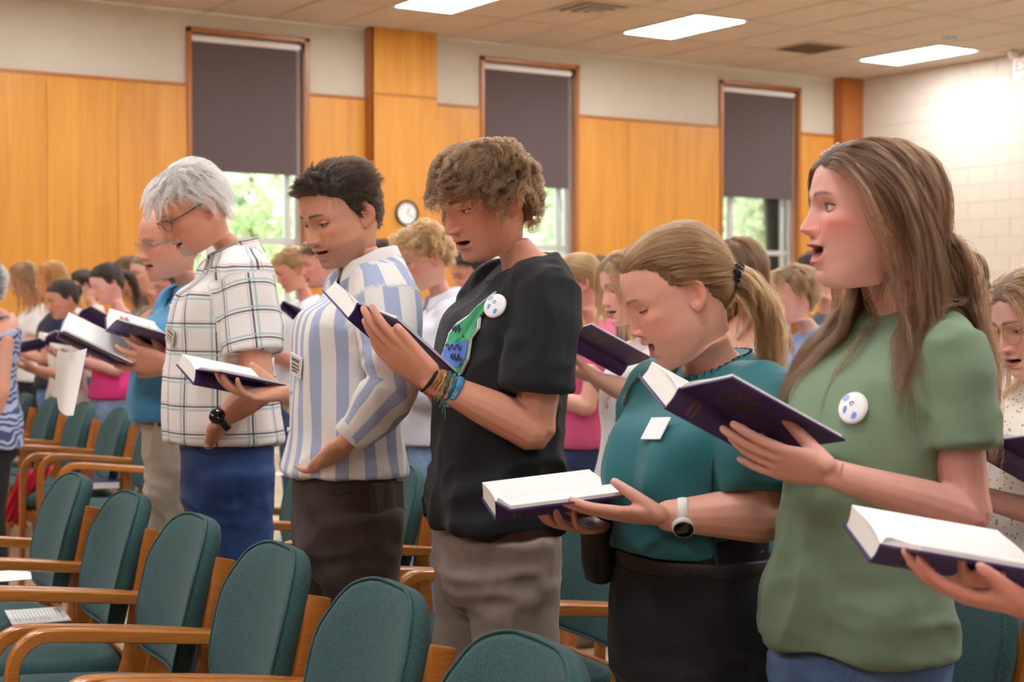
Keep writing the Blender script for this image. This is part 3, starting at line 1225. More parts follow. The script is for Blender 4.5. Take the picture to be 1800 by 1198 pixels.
    bl = o.get('blush', .35)
    red = np.array([1.0, .62, .56])
    k = bl * np.clip(G(ay, .046, .026) * G(z, -.032, .026) + .8 * G(ay, .012, .010) * G(z, -.038, .012) + .25 * G(y, 0, .02) * G(z, -.1, .012), 0, 1)[..., None] * fr[..., None]
    col = col * (1 - k) + col * red * k
    lm = face * sstep(ml, .02, .25) * (np.where(z > zc, sstep(up / np.maximum(ml, .05), 1.0, .75), sstep(dn / np.maximum(ml, .05), 1.0, .8)))
    lc = np.array(lin(o.get('lipc', (186, 104, 96)))[:3])
    col = col * (1 - lm[..., None] * .85) + lc * lm[..., None] * .85
    if m > .001:
        ii = np.clip(inside * 1.3, 0, 1)[..., None]
        col = col * (1 - ii) + np.array([.05, .012, .012]) * ii
    nc = (.6 * np.clip(nos * 1.2, 0, 1) * fr)[..., None]
    col = col * (1 - nc) + np.array([.10, .03, .02]) * nc
    # skin in the eye sockets is a little darker and redder
    es = (.28 * G(ay, .031, .017) * G(z, -.001, .011) * face)[..., None]
    col = col * (1 - es) + col * np.array([.72, .55, .5]) * es
    hc = np.array(lin(o['hairc'])[:3])
    # eyebrows
    by = np.clip((ay - .012) / .036, 0, 1)
    bz = .0195 + .0045 * np.sin(by * 2.3) - .003 * by
    bth = .0047 * (1 - .55 * by) * o.get('browth', 1.)
    bm = np.exp(-((z - bz) / bth) ** 2) * sstep(ay, .009, .014) * sstep(ay, .052, .043) * face * min(1., o.get('browa', .9) * 1.15)
    bcl = np.array(lin(o.get('browc', o['hairc']))[:3]) * .62
    col = col * (1 - bm[..., None]) + bcl * bm[..., None]
    # beard
    bd = o.get('beard', 0.)
    if bd:
        jl = sstep(-z, .048, .066) * sstep(-z, .135, .118) * sstep(X, -.012, .012)
        mo = G(z, -.055, .006) * sstep(ay, .034, .022) * fr
        if o.get('goatee'):
            jl = jl * sstep(ay, .036, .022) * fr
        bm2 = np.clip(np.maximum(jl, mo), 0, 1) * (1 - lm) * bd
        nz = vnoise(V.reshape(-1, 3) * 420, 3).reshape(bm2.shape) * .25 + .85
        bm2 = np.clip(bm2 * nz, 0, 1)
        bc = np.array(lin(o.get('beardc', o['hairc']))[:3])
        col = col * (1 - bm2[..., None]) + bc * bm2[..., None]
    # hair line: polar angle around the head
    az = np.degrees(np.arctan2(np.abs(V[..., 1]), V[..., 0] - (-.01)))
    hl = np.interp(az, [0, 25, 45, 58, 68, 78, 86, 92, 104, 120, 150, 180], o.get('hairline', [.066, .064, .056, .042, .012, -.004, -.012, .020, .022, -.030, -.062, -.068]))
    hz = z + .0035 * vnoise(V.reshape(-1, 3) * 90, 5).reshape(z.shape)
    scalp = sstep(hz - hl, -.003, .006) * (z > -.12)
    if o.get('bald'):
        top = sstep(z, .01, .045) * sstep(X, -.125, -.05)
        scalp = scalp * (1 - np.maximum(top, sstep(z, .040, .062)))
    sa = (scalp * o.get('scalp', .93))[..., None]
    col = col * (1 - sa) + hc * .75 * sa
    return V, col, scalp, X, cx


def grid_faces(R, C):
    i = np.arange(R - 1)[:, None] * C
    j = np.arange(C)[None]
    a = i + j
    b = i + (j + 1) % C
    return np.stack([a, a + C, b + C, b], 2).reshape(-1, 4)


EAR = None


def ear_mesh(side):
    """polar grid: rim, fold and bowl"""
    nr, na = 9, 28
    r = np.linspace(0, 1, nr)[:, None]
    a = np.linspace(0, 2 * math.pi, na, endpoint=False)[None]
    ox = np.cos(a) * (.0175 + .0035 * np.sin(a)) * r
    oz = np.sin(a) * .031 * r + .002
    h = .0065 * np.exp(-((r - .88) / .10) ** 2) * sstep(np.sin(a), -1.05, -.3) + .004 * np.exp(-((r - .55) / .12) ** 2) * (np.cos(a) < .3) - .006 * np.exp(-(r / .38) ** 2) * np.ones_like(a) - .008 * sstep(r, .9, 1.)
    x = ox - .004
    yv = h + .012 + .010 * np.clip(-ox / .018, -1, 1)
    V = np.stack([x + 0 * yv, side * yv, oz + 0 * yv], 2)
    # tilt back
    R_ = rot('Y', -12)
    return V.reshape(-1, 3) @ R_.T, grid_faces(nr, na)


def lid_patch(side, upper, edge, r=.0136):
    nph, ne = 22, 9
    ph = np.radians(np.linspace(-82, 82, nph))[None]
    e0 = math.radians(edge) * np.cos(ph * .95) ** .8 if upper else -math.radians(-edge) * np.cos(ph * .95) ** .8
    if not upper:
        e0 = math.radians(edge) * np.cos(ph * .95) ** .8
    e1 = math.radians(78 if upper else -78)
    s = np.linspace(0, 1, ne)[:, None]
    el = e0 + (e1 - e0) * s
    rr = r + .0006 * (s < .12)
    x = rr * np.cos(el) * np.cos(ph)
    yv = rr * np.cos(el) * np.sin(ph) * 1.12
    z = rr * np.sin(el)
    V = np.stack([x, yv, z], 2)
    i = (np.arange(ne - 1)[:, None] * nph + np.arange(nph - 1)[None]).reshape(-1)
    F = np.stack([i, i + 1, i + nph + 1, i + nph], 1)
    return V.reshape(-1, 3), F, V[0]


SPH = None


def sphere(n=14, m=20):
    th = np.linspace(0, math.pi, n)[:, None]
    ph = np.linspace(0, 2 * math.pi, m, endpoint=False)[None]
    V = np.stack([np.cos(th) + 0 * ph, np.sin(th) * np.cos(ph), np.sin(th) * np.sin(ph)], 2)
    return V.reshape(-1, 3), grid_faces(n, m)


def tz(x, t):
    """neckline height change: falls to the front, rises a little to the back"""
    return np.where(x > 0, t, .22) * x


class Person:
    def __init__(self, root_xy, yaw, H, o):
        self.o = o
        self.H = H
        self.yaw = yaw
        self.xy = np.array([root_xy[0], root_xy[1], 0.])
        c, s = math.cos(yaw), math.sin(yaw)
        self.R = np.array([[c, -s, 0], [s, c, 0], [0, 0, 1.]])
        self.s = H / 1.75
        self.root = empty('person', (root_xy[0], root_xy[1], 0), yaw, o['label'], 'person', o.get('group'))
        self.body = MB()
        self.cols = []
        self.lod = o.get('lod', 1.)
        self.nails = []
        self.rs = np.random.RandomState(o.get('seed', 1))

    def loc(self, p):
        return (np.asarray(p, float) - self.xy) @ self.R

    def dirl(self, d):
        return np.asarray(d, float) @ self.R

    def part(self, name, mesh, parent=None):
        return link(name, mesh, parent or self.root)

    # -- head -------------------------------------------------------------
    def head(self, pos, pitch=0, roll=0, yaw=0, neck=None):
        """pos: local place of the point between the ears at eye level"""
        o = self.o
        hs = o.get('hs', 1.) * (self.s * .35 + .65)
        self.hs = hs
        self.HR = rot('Z', yaw) @ rot('Y', pitch) @ rot('X', roll)
        self.HP = np.asarray(pos, float)
        V, col, scalp, X, cx = head_grid(o, min(1., self.lod))
        self.hV, self.hscalp = V, scalp
        R_, C_ = V.shape[:2]
        W = V.reshape(-1, 3) * hs @ self.HR.T + self.HP
        nb = np.asarray(neck if neck is not None else self.neckb, float)
        # neutral neck frame fixed to the torso
        NR = rot('Y', o.get('necklean', 18))
        nsw = np.array([o.get('neckw', 1.), o.get('neckw', 1.), 1.])
        base_local = np.array([-.036, 0, -.205])
        N = (V.reshape(-1, 3) - base_local) * hs * nsw @ NR.T + nb
        rowf = np.repeat(np.arange(R_), C_)
        zrow = V[:, :, 2].mean(1)
        # weight runs from the jaw to the collar
        i0 = int(np.argmin(np.abs(zrow + .112)))
        w = sstep(rowf.astype(float), i0, R_ - 1) ** .9
        W = W * (1 - w[:, None]) + N * w[:, None]
        self.body.add(W, grid_faces(R_, C_))
        self.cols.append(col.reshape(-1, 3))
        self.headW = W.reshape(R_, C_, 3)
        if self.lod < .4:
            return
        # ears
        for sd in (-1, 1):
            ev, ef = ear_mesh(sd)
            ev = ev * o.get('ear', 1.05) + np.array([-.010, sd * .0665, -.014])
            self.hadd(ev, ef, np.array(lin(o['skin'])[:3]) * np.array([1.0, .86, .82]))
        # eyes
        lid = o.get('lid', 20.)
        ey = eye_mat('eye_' + o.get('eyec', 'brown'), {'brown': (96, 62, 40), 'blue': (110, 140, 160), 'green': (120, 132, 110)}[o.get('eyec', 'brown')])
        sv, sf = sphere()
        for sd in (-1, 1):
            ec = np.array([.0715, sd * .0315, -.0005])
            g = rot('Z', o.get('gazey', 0.)) @ rot('Y', o.get('gaze', 0.))
            if self.lod > .5:
                me = np_mesh('eye', sv, sf, ey)
                eo = self.part('eye', me)
                Mx = self.HR @ g * (.0122 * hs)
                cpos = ec * hs @ self.HR.T + self.HP
                M4 = np.eye(4)
                M4[:3, :3] = Mx
                M4[:3, 3] = cpos
                eo.matrix_local = Matrix(M4.tolist())
            yawl = rot('Z', sd * 14)
            for up_ in (True, False):
                lv, lf, edge = lid_patch(sd, up_, lid if up_ else o.get('lidl', -26.))
                lv = lv @ yawl.T + ec
                edge = edge @ yawl.T * 1.015 + ec
                self.hadd(lv, lf, np.array(lin(o['skin'])[:3]) * (np.array([.90, .78, .74]) if up_ else np.array([.96, .84, .80])))
                if up_:
                    MB().tube(edge * hs @ self.HR.T + self.HP, .0009 * hs * o.get('lash', 1.), k=5).build('eyelashes', shell_mat('lash_dark', (40, 28, 22)), self.root, smooth=True)

    def hadd(self, v, f, c):
        W = np.asarray(v) * self.hs @ self.HR.T + self.HP
        self.body.add(W, f)
        self.cols.append(np.broadcast_to(np.asarray(c, float), (len(W), 3)))

    def hp(self, p):
        return np.asarray(p, float) * self.hs @ self.HR.T + self.HP

    # -- skin pieces ------------------------------------------------------
    def skin_piece(self, mb, voxel, smooth=3, tint=None):
        v, n, f = remesh(mb, voxel, smooth)
        c = np.array(lin(self.o['skin'])[:3])
        col = np.ones((len(v), 3)) * c
        k = np.clip(vnoise(v * 14, 9) * .5 + .3, 0, 1)[:, None] * .22
        col = col * (1 - k) + col * np.array([1., .8, .74]) * k
        for c_, r_ in self.nails:
            m_ = sstep(np.linalg.norm(v - c_, axis=1), r_, r_ * .7)[:, None]
            col = col * (1 - m_) + (col * .55 + np.array([.42, .27, .24])) * m_
        if tint is not None:
            col = col * np.asarray(tint)
        self.body.add(v, f)
        self.cols.append(col)

    def finish_body(self):
        v, f = self.body.data()
        col = np.concatenate(self.cols)
        me = np_mesh('body', v, f, M_SKIN, {'tint': np.concatenate([col, np.ones((len(col), 1))], 1)})
        return self.part('body', me)

    # -- hands ------------------------------------------------------------
    def hand(self, mb, wrist, f, n, left, curl=(20, 25, 30, 35), spread=4., thumb=(35, 20, 25), scale=1., knuckle=None):
        """f: wrist to knuckles, n: out of the palm; left: True for a left hand. curl: per finger, degrees per joint"""
        f = unit(f)
        n = np.asarray(n, float)
        n = unit(n - f * (n @ f))
        s = np.cross(n, f) if left else np.cross(f, n)          # towards the thumb
        k = scale
        W = np.asarray(wrist, float)
        # palm
        st = [(-.012, .026, .019, 0), (.012, .029, .0185, 0), (.035, .036, .0165, .001), (.06, .0405, .0150, .001), (.083, .0410, .0125, .0), (.096, .037, .009, -.001)]
        rings = []
        a = np.linspace(0, 2 * math.pi, 16, endpoint=False)
        for d, hw, ht, off in st:
            ca = np.sign(np.cos(a)) * np.abs(np.cos(a)) ** .8
            rings.append(W + f * d * k + s * off + np.outer(ca * hw * k, s) + np.outer(np.sin(a) * ht * k, n))
        mb.loft(rings)
        tip = {}
        base = [(.030, .088), (.0105, .094), (-.0095, .090), (-.0285, .080)]
        segs = [(.044, .026, .021), (.049, .030, .022), (.045, .028, .021), (.035, .021, .019)]
        rad = [.0093, .0095, .0090, .0080]
        for i in range(4):
            so, fo = base[i]
            p = W + f * fo * k + s * so * k
            sp = math.radians(spread * (1.5 - i))
            d = f * math.cos(sp) + s * math.sin(sp)
            cu = curl[i] if isinstance(curl[i], (tuple, list)) else (curl[i], curl[i] * 1.1, curl[i] * .8)
            ax = unit(np.cross(d, n))
            pts = [p - d * .02 * k, p]
            ang = 0.
            for L, c in zip(segs[i], cu):
                ang += math.radians(c)
                dd = d * math.cos(ang) + n * math.sin(ang)
                p = p + dd * L * k
                pts.append(p)
            r = rad[i] * k
            mb.tube(pts, [r * 1.05, r * 1.08, r, r * .92, r * .74], k=10, sub=3)
            tip[i] = pts
            dl = unit(pts[-1] - pts[-2])
            dors = unit(np.cross(dl, ax)) if (np.cross(dl, ax) @ n) < 0 else -unit(np.cross(dl, ax))
            self.nails.append((pts[-1] - dl * .003 * k + dors * r * .72, .0066 * k))
        # thumb: leaves the side of the palm near its base
        p = W + f * .022 * k + s * .024 * k + n * .004 * k
        a1, a2, a3 = [math.radians(x) for x in thumb]
        d = f * math.cos(a1) + s * math.sin(a1)
        d = unit(d + n * math.sin(a2))
        pts = [p - d * .012 * k, p + d * .036 * k]
        d2 = unit(d * math.cos(a3) + (f * .6 + n * .4) * math.sin(a3))
        pts.append(pts[-1] + d2 * .031 * k)
        d3 = unit(d2 * math.cos(a3 * .6) + (f * .6 + n * .4) * math.sin(a3 * .6))
        pts.append(pts[-1] + d3 * .024 * k)
        mb.tube(pts, np.array([.0165, .0128, .0108, .0085]) * k, k=10, sub=3)
        dl = unit(pts[-1] - pts[-2])
        self.nails.append((pts[-1] - dl * .002 - unit(n * .3 - s * .9) * .0066 * k * (1 if left else 1), .0075 * k))
        return tip

    def arm(self, S, E, W, rad, hand=None, voxel=None, bare_from=0.):
        """rad: shoulder, mid upper, elbow, forearm, wrist; hand: dict for self.hand"""
        S, E, W = [np.asarray(x, float) for x in (S, E, W)]
        mb = MB()
        up = E - S
        fo = W - E
        pts = [S, S + up * .45, S + up * .86, E + unit(unit(up) - unit(fo)) * .004, E + fo * .16, E + fo * .42, E + fo * .75, W]
        r = [rad[0], rad[1], rad[2] * 1.02, rad[2] * .98, rad[2] * 1.02, rad[3], (rad[3] + rad[4]) * .47, rad[4]]
        if hand is not None:
            hf = unit(hand['f'])
            nn = unit(np.asarray(hand['n']) - hf * (np.asarray(hand['n']) @ hf))
            rb = [x for x in r]
            rb[-1] *= .76
            rb[-2] *= .9
            mb.tube(np.array(pts), r, rb, up=nn, k=14, sub=4)
            self.tips = self.hand(mb, W, **hand)
        else:
            mb.tube(np.array(pts), r, k=14, sub=4)
        self.skin_piece(mb, voxel or (.0028 if self.lod >= 1 else .006), 3 if self.lod >= 1 else 1)
        self.last_arm = (S, E, W)
        return self

    # -- torso ------------------------------------------------------------
    def torso_rings(self, table, off=0., k=40, n=2.35):
        """table rows: z, x centre, y centre, half depth, half width[, front extra, bust]"""
        T = np.array([list(r) + [0.] * (7 - len(r)) for r in table])
        zz = np.linspace(0, len(T) - 1, (len(T) - 1) * 4 + 1)
        R_ = cr(T, 4)
        zt = T[-1, 0]
        a = np.linspace(0, 2 * math.pi, k, endpoint=False)
        out = []
        for z, xc, yc, d, w, fx, bu in R_:
            ca = np.sign(np.cos(a)) * np.abs(np.cos(a)) ** (2 / n)
            sa = np.sign(np.sin(a)) * np.abs(np.sin(a)) ** (2 / n)
            x = ca * (d + off)
            front = np.clip(np.cos(a), 0, 1)
            x = x + fx * front ** 1.5
            yv = sa * (w + off)
            x = x + bu * front * (np.exp(-((yv - .085) / .06) ** 2) + np.exp(-((yv + .085) / .06) ** 2))
            ramp = float(sstep(np.array([z]), zt - .15, zt)[0]) if zt > 1.15 else 0.
            out.append(np.stack([xc + x, yc + yv, z - ramp * np.where(x > 0, .62, .22) * x - .004 * ramp], 1))
        return out


def T_MALE(s, belly=0., slim=0., lean=0., hem=.86, top=1.50):
    """shirt / trunk table for a 1.75 m man scaled by s"""
    rows = [(.86, 0, .118, .172), (.95, 0, .118, .170), (1.03, .002, .112, .160), (1.12, .006, .114, .162), (1.21, .008, .120, .172), (1.30, .006, .124, .184), (1.365, -.004, .116, .190), (1.415, -.014, .098, .178), (1.445, -.022, .080, .140), (1.466, -.028, .066, .098), (1.482, -.032, .055, .068)]
    out = []
    for z, xc, d, w in rows:
        fx = belly * math.exp(-((z - 1.06) / .16) ** 2)
        g = 1 - slim * math.exp(-((z - 1.05) / .2) ** 2)
        out.append((z * s, xc * s + lean * max(0., z - .95), 0., d * s * g, w * s * g, fx, 0.))
    return out


def T_FEMALE(s, belly=0., bust=.03, wide=0., lean=0.):
    rows = [(.86, 0, .120, .178), (.95, 0, .118, .172), (1.03, .004, .104, .150), (1.12, .008, .102, .146), (1.21, .010, .106, .154), (1.30, .006, .108, .164), (1.365, -.006, .100, .166), (1.415, -.016, .086, .156), (1.443, -.026, .070, .118), (1.462, -.032, .058, .082), (1.476, -.034, .050, .060)]
    out = []
    for z, xc, d, w in rows:
        fx = belly * math.exp(-((z - 1.03) / .15) ** 2)
        bu = bust * math.exp(-((z - 1.245) / .065) ** 2)
        out.append((z * s, xc * s + lean * max(0., z - .95), 0., d * s * (1 + wide), w * s * (1 + wide), fx, bu))
    return out


def cut_table(T, z0, z1=None):
    """keep the rows of a torso table between two heights, interpolated at the ends"""
    A = np.array([list(r) + [0.] * (7 - len(r)) for r in T])
    f = lambda z: [np.interp(z, A[:, 0], A[:, i]) for i in range(7)]
    rows = [f(z0)]
    for r in A:
        if r[0] > z0 + .02 and (z1 is None or r[0] < z1 - .01):
            rows.append(list(r))
    if z1 is not None:
        rows.append(f(z1))
    for r in rows:
        r[0] = float(r[0])
    rows[0][0] = z0
    if z1 is not None:
        rows[-1][0] = z1
    if z0 < A[0, 0]:
        e = list(A[0]); e[0] = z0
        rows[0] = e
        if len(rows) > 1 and abs(rows[1][0] - A[0, 0]) > .02:
            rows.insert(1, list(A[0]))
    return rows


# ---- cloth
def folds(v, n, spec, seed=0):
    """displacement along the normal; spec rows: amplitude, (fx, fy, fz), ridged, mask"""
    d = np.zeros(len(v))
    w = np.stack([vnoise(v * 5 + 7, seed + 11), vnoise(v * 5 + 31, seed + 12), vnoise(v * 5 + 53, seed + 13)], 1)
    for k, (amp, fr, ridged, mask) in enumerate(spec):
        p = (v + w * .035) * np.array(fr) + k * 17.3
        q = vnoise(p, seed + k)
        if ridged:
            q = 1 - np.abs(q) * 2.2
            q = np.clip(q, -.6, 1) ** 1
        if mask is not None:
            q = q * mask(v)
        d += amp * q
    return v + n * d[:, None]


def cloth_mat(name, c, rough=.85, weave=900, bump=.12, sheen=.15, var=.08, c2=None):
    sheen = sheen * .4
    if name in MATS:
        return MATS[name]
    t = NT(name)
    n = t.noise(t.coord(), weave, 2)
    n2 = t.noise(t.coord(), 12, 3)
    base = np.array(lin(c))
    b2 = np.array(lin(c2)) if c2 else base * (1 - 2.2 * var)
    k = t.math('ADD', t.math('MULTIPLY', n, .6), t.math('MULTIPLY', n2, .4))
    t.l(t.ramp(k, [(.35, tuple(b2)), (.65, tuple(np.clip(base * (1 + var), 0, 1)))]), t.b.inputs['Base Color'])
    t.set(Roughness=rough)
    t.b.inputs['Sheen Weight'].default_value = sheen
    t.bump(n, bump, .001)
    MATS[name] = t.m
    return t.m


def denim_mat(name, c, c2):
    if name in MATS:
        return MATS[name]
    t = NT(name)
    v = t.coord((1, 1, .25))
    n = t.noise(v, 700, 2)
    n2 = t.noise(t.coord(), 7, 4, .6)
    k = t.math('ADD', t.math('MULTIPLY', n, .45), t.math('MULTIPLY', n2, .55))
    t.l(t.ramp(k, [(.36, lin(c)), (.66, lin(c2))]), t.b.inputs['Base Color'])
    t.set(Roughness=.85)
    t.bump(n, .2, .001)
    MATS[name] = t.m
    return t.m


def garment(p, name, pieces, mat, voxel, spec, seed=0, pat=None, smooth=4, parent=None, post=None):
    v, n, f = remesh(pieces, voxel, smooth)
    if post is not None:
        v = post(v, n)
    v2 = folds(v, n, spec, seed)
    attrs = {}
    if pat is not None:
        attrs['pat'] = pat(v, n)
    return p.part(name, np_mesh(name, v2, f, mat, attrs), parent)


def sleeve(mb, S, E, W, t_end, r, into=.05, k=18, inward=None):
    """tube along the arm to the fraction t_end (0..1 upper arm, 1..2 forearm); r: list of (t, radius)"""
    S, E, W = [np.asarray(x, float) for x in (S, E, W)]
    ts = np.linspace(-.18, t_end, 9 if t_end <= 1 else 16)
    pts = []
    for t_ in ts:
        if t_ < .86:
            pts.append(S + (E - S) * t_)
        elif t_ < 1.14 and t_end > 1:
            u = (t_ - .86) / .28
            a, b, c = S + (E - S) * .86, E, E + (W - E) * .14
            pts.append((1 - u) ** 2 * a + 2 * u * (1 - u) * b + u * u * c)
        elif t_ <= 1:
            pts.append(S + (E - S) * t_)
        else:
            pts.append(E + (W - E) * (t_ - 1))
    pts = np.array(pts)
    if inward is not None:
        pts[ts < 0] = S + np.asarray(inward) * (-ts[ts < 0] / .18)[:, None]
    rr = np.interp(ts, [a for a, b in r], [b for a, b in r])
    mb.tube(pts, rr, k=k, dome=False)
    return pts, rr


def legs(mb, p, hip, knee, ank, r, top=None):
    for sd in (0, 1):
        h, k, a = [np.asarray(q[sd], float) for q in (hip, knee, ank)]
        pts = [h + (0, 0, .03), h * .55 + k * .45, k, k * .5 + a * .5, a]
        mb.tube(np.array(pts), r[0], r[1] if len(r) > 1 else None, up=(1, 0, 0), k=20, sub=4, dome=False)


def shoe(p, ank, yaw, mat, L=.27, w=.048):
    d = np.array([math.cos(yaw), math.sin(yaw), 0])
    mb = MB()
    a = np.asarray(ank, float) * np.array([1, 1, 0])
    s = np.array([-d[1], d[0], 0])
    rings = []
    for t_, hw, h in ((-.075, .018, .05), (-.07, .03, .075), (-.04, .036, .085), (.02, .037, .08), (.07, .043, .06), (.12, .047, .045), (.16, .042, .036), (.185, .025, .026)):
        an = np.linspace(0, 2 * math.pi, 14, endpoint=False)
        c = a + d * t_ * L / .27
        zz = np.clip(np.sin(an), -1, 1)
        rings.append(c + np.outer(np.cos(an) * hw, s) + np.outer(np.where(zz > 0, zz * h, 0) * 1., (0, 0, 1.)) + np.array([0, 0, .002]))
    mb.loft(rings)
    mb.build('shoe', mat, p.root, smooth=True)
# ------------------------------------------------------------------ hair
HC = np.array([-.004, 0, .018])
HRAD = np.array([.1015, .0785, .0990])


def scalp_roots(p, n, rs, mask=None):
    V, S = p.hV, p.hscalp
    a = V[:-1]; b = np.roll(V, -1, 1)[:-1]; c = V[1:]; d = np.roll(V, -1, 1)[1:]
    ar = .5 * np.linalg.norm(np.cross(b - a, c - a), axis=2) + .5 * np.linalg.norm(np.cross(b - d, c - d), axis=2)
    w = ar * (S[:-1] > .5)
    if mask is not None:
        w = w * mask((a + d) / 2)
    w = w.ravel()
    idx = rs.choice(len(w), n, p=w / w.sum())
    u, v = rs.rand(n, 1), rs.rand(n, 1)
    A, B, C, D = [x.reshape(-1, 3)[idx] for x in (a, b, c, d)]
    P_ = (A * (1 - u) + B * u) * (1 - v) + (C * (1 - u) + D * u) * v
    N_ = (P_ - HC) / HRAD ** 2
    N_ /= np.linalg.norm(N_, axis=1)[:, None]
    return P_, N_


def nrmz(d):
    return d / (np.linalg.norm(d, axis=1)[:, None] + 1e-9)


def radius_table(V):
    """radius of the real head surface seen from HC, by direction"""
    q = V.reshape(-1, 3) - HC
    r = np.linalg.norm(q, axis=1)
    az = np.arctan2(q[:, 1], q[:, 0])
    el = np.arcsin(np.clip(q[:, 2] / r, -1, 1))
    NA, NE = 96, 48
    T = np.zeros((NE, NA))
    ia = ((az + math.pi) / (2 * math.pi) * NA).astype(int) % NA
    ie = np.clip(((el + math.pi / 2) / math.pi * NE).astype(int), 0, NE - 1)
    np.maximum.at(T, (ie, ia), r)
    for _ in range(60):
        z = T == 0
        if not z.any():
            break
        nb = np.stack([np.roll(T, 1, 1), np.roll(T, -1, 1), np.concatenate([T[:1], T[:-1]]), np.concatenate([T[1:], T[-1:]])])
        c = (nb > 0).sum(0)
        av = nb.sum(0) / np.maximum(c, 1)
        T[z] = av[z]
    T[:6] = np.minimum(T[:6], .12)
    K = T
    for _ in range(2):
        K = (K * 2 + np.roll(K, 1, 1) + np.roll(K, -1, 1)) / 4
        K = (K * 2 + np.concatenate([K[:1], K[:-1]]) + np.concatenate([K[1:], K[-1:]])) / 4
    return K


def head_r(T, q):
    NE, NA = T.shape
    l = np.linalg.norm(q, axis=1) + 1e-9
    az = (np.arctan2(q[:, 1], q[:, 0]) + math.pi) / (2 * math.pi) * NA - .5
    el = (np.arcsin(np.clip(q[:, 2] / l, -1, 1)) + math.pi / 2) / math.pi * NE - .5
    a0 = np.floor(az).astype(int); e0 = np.floor(el).astype(int)
    fa, fe = az - a0, el - e0
    g = lambda e, a: T[np.clip(e, 0, NE - 1), a % NA]
    return (g(e0, a0) * (1 - fa) + g(e0, a0 + 1) * fa) * (1 - fe) + (g(e0 + 1, a0) * (1 - fa) + g(e0 + 1, a0 + 1) * fa) * fe, l


def push_head(T, x, off):
    q = x - HC
    r, l = head_r(T, q)
    r = r + off
    ins = l < r
    x[ins] = HC + q[ins] * (r[ins] / l[ins])[:, None]
    return x


def grow(p, P_, N_, L, seg, comb, grav, off, stiff=1., wob=0., wfreq=30., init=.35, caps=(), seed=0, cdecay=1.6, fbias=None):
    """step strands: comb(x) is a direction field in head space"""
    g = np.array([0, 0, -1.]) @ p.HR
    n = len(P_)
    T_ = radius_table(p.hV)
    fdir = np.array([1., 0, 0]) @ p.HR
    pts = [P_]
    x = P_.copy()
    d = nrmz(N_ * init + comb(P_, N_) * (1 - init))
    st = (L / seg)
    L = np.broadcast_to(np.asarray(L, float), (n,))
    for i in range(seg):
        t_ = (i + 1) / seg
        Nc = nrmz((x - HC) / HRAD ** 2)
        cf = comb(x, Nc) * max(0, 1 - cdecay * t_)
        gv = grav * min(1., .35 + t_ * 1.4)
        nz = 0.
        if wob:
            nz = wob * np.stack([vnoise(x * wfreq, seed + 1), vnoise(x * wfreq, seed + 2), vnoise(x * wfreq, seed + 3)], 1)
        d = nrmz(d * stiff + cf * .6 + g * gv + nz)
        x = x + d * (L / seg)[:, None]
        x0 = x.copy()
        x = push_head(T_, x, .0035 + off * min(1., .2 + 2.5 * t_))
        for cp in caps:
            if cp[0] is None:
                x = cp[1](x, off)
                continue
            (a, b, r) = cp
            ab = b - a
            s = np.clip(((x - a) @ ab) / (ab @ ab), 0, 1)
            c = a + s[:, None] * ab
            dv = x - c
            if fbias is not None:
                dv = dv + fbias[:, None] * fdir * (np.linalg.norm(dv, axis=1) < r + off * .6)[:, None]
            l = np.linalg.norm(dv, axis=1)
            rr = r + off * .6
            ins = np.linalg.norm(x - c, axis=1) < rr
            x[ins] = c[ins] + dv[ins] / (l[ins][:, None] + 1e-9) * rr[ins][:, None]
        d = nrmz(x - pts[-1])
        pts.append(x.copy())
    return np.stack(pts, 1)


def pull(p, P_, N_, tie, off, seg, bulge=.006):
    """strands combed tight over the skull to the tie point"""
    q0 = (P_ - HC) / HRAD
    l0 = np.linalg.norm(q0, axis=1)[:, None]
    q1 = (tie - HC) / HRAD
    l1 = np.linalg.norm(q1, axis=1)[:, None]
    u0, u1 = q0 / l0, q1 / l1
    cosw = np.clip((u0 * u1).sum(1), -1, 1)
    w = np.arccos(cosw)[:, None]
    T_ = radius_table(p.hV)
    out = []
    for i in range(seg + 1):
        t_ = i / seg
        s = np.where(w > 1e-3, (np.sin((1 - t_) * w) * u0 + np.sin(t_ * w) * u1) / np.maximum(np.sin(w), 1e-3), u0)
        x = s * HRAD
        r, l = head_r(T_, x)
        o_ = (.0005 if i == 0 else .0035) + off * (math.sin(math.pi * min(1, t_ * 1.1)) * .7 + .3 * t_) + bulge * math.sin(math.pi * t_) ** .7
        tl = np.linalg.norm(tie - HC, axis=1)
        o_ = o_ + np.maximum(0, tl - r - .0035) * t_ ** 3
        out.append(HC + x / l[:, None] * (r + o_)[:, None])
    out[0] = P_
    return np.stack(out, 1)


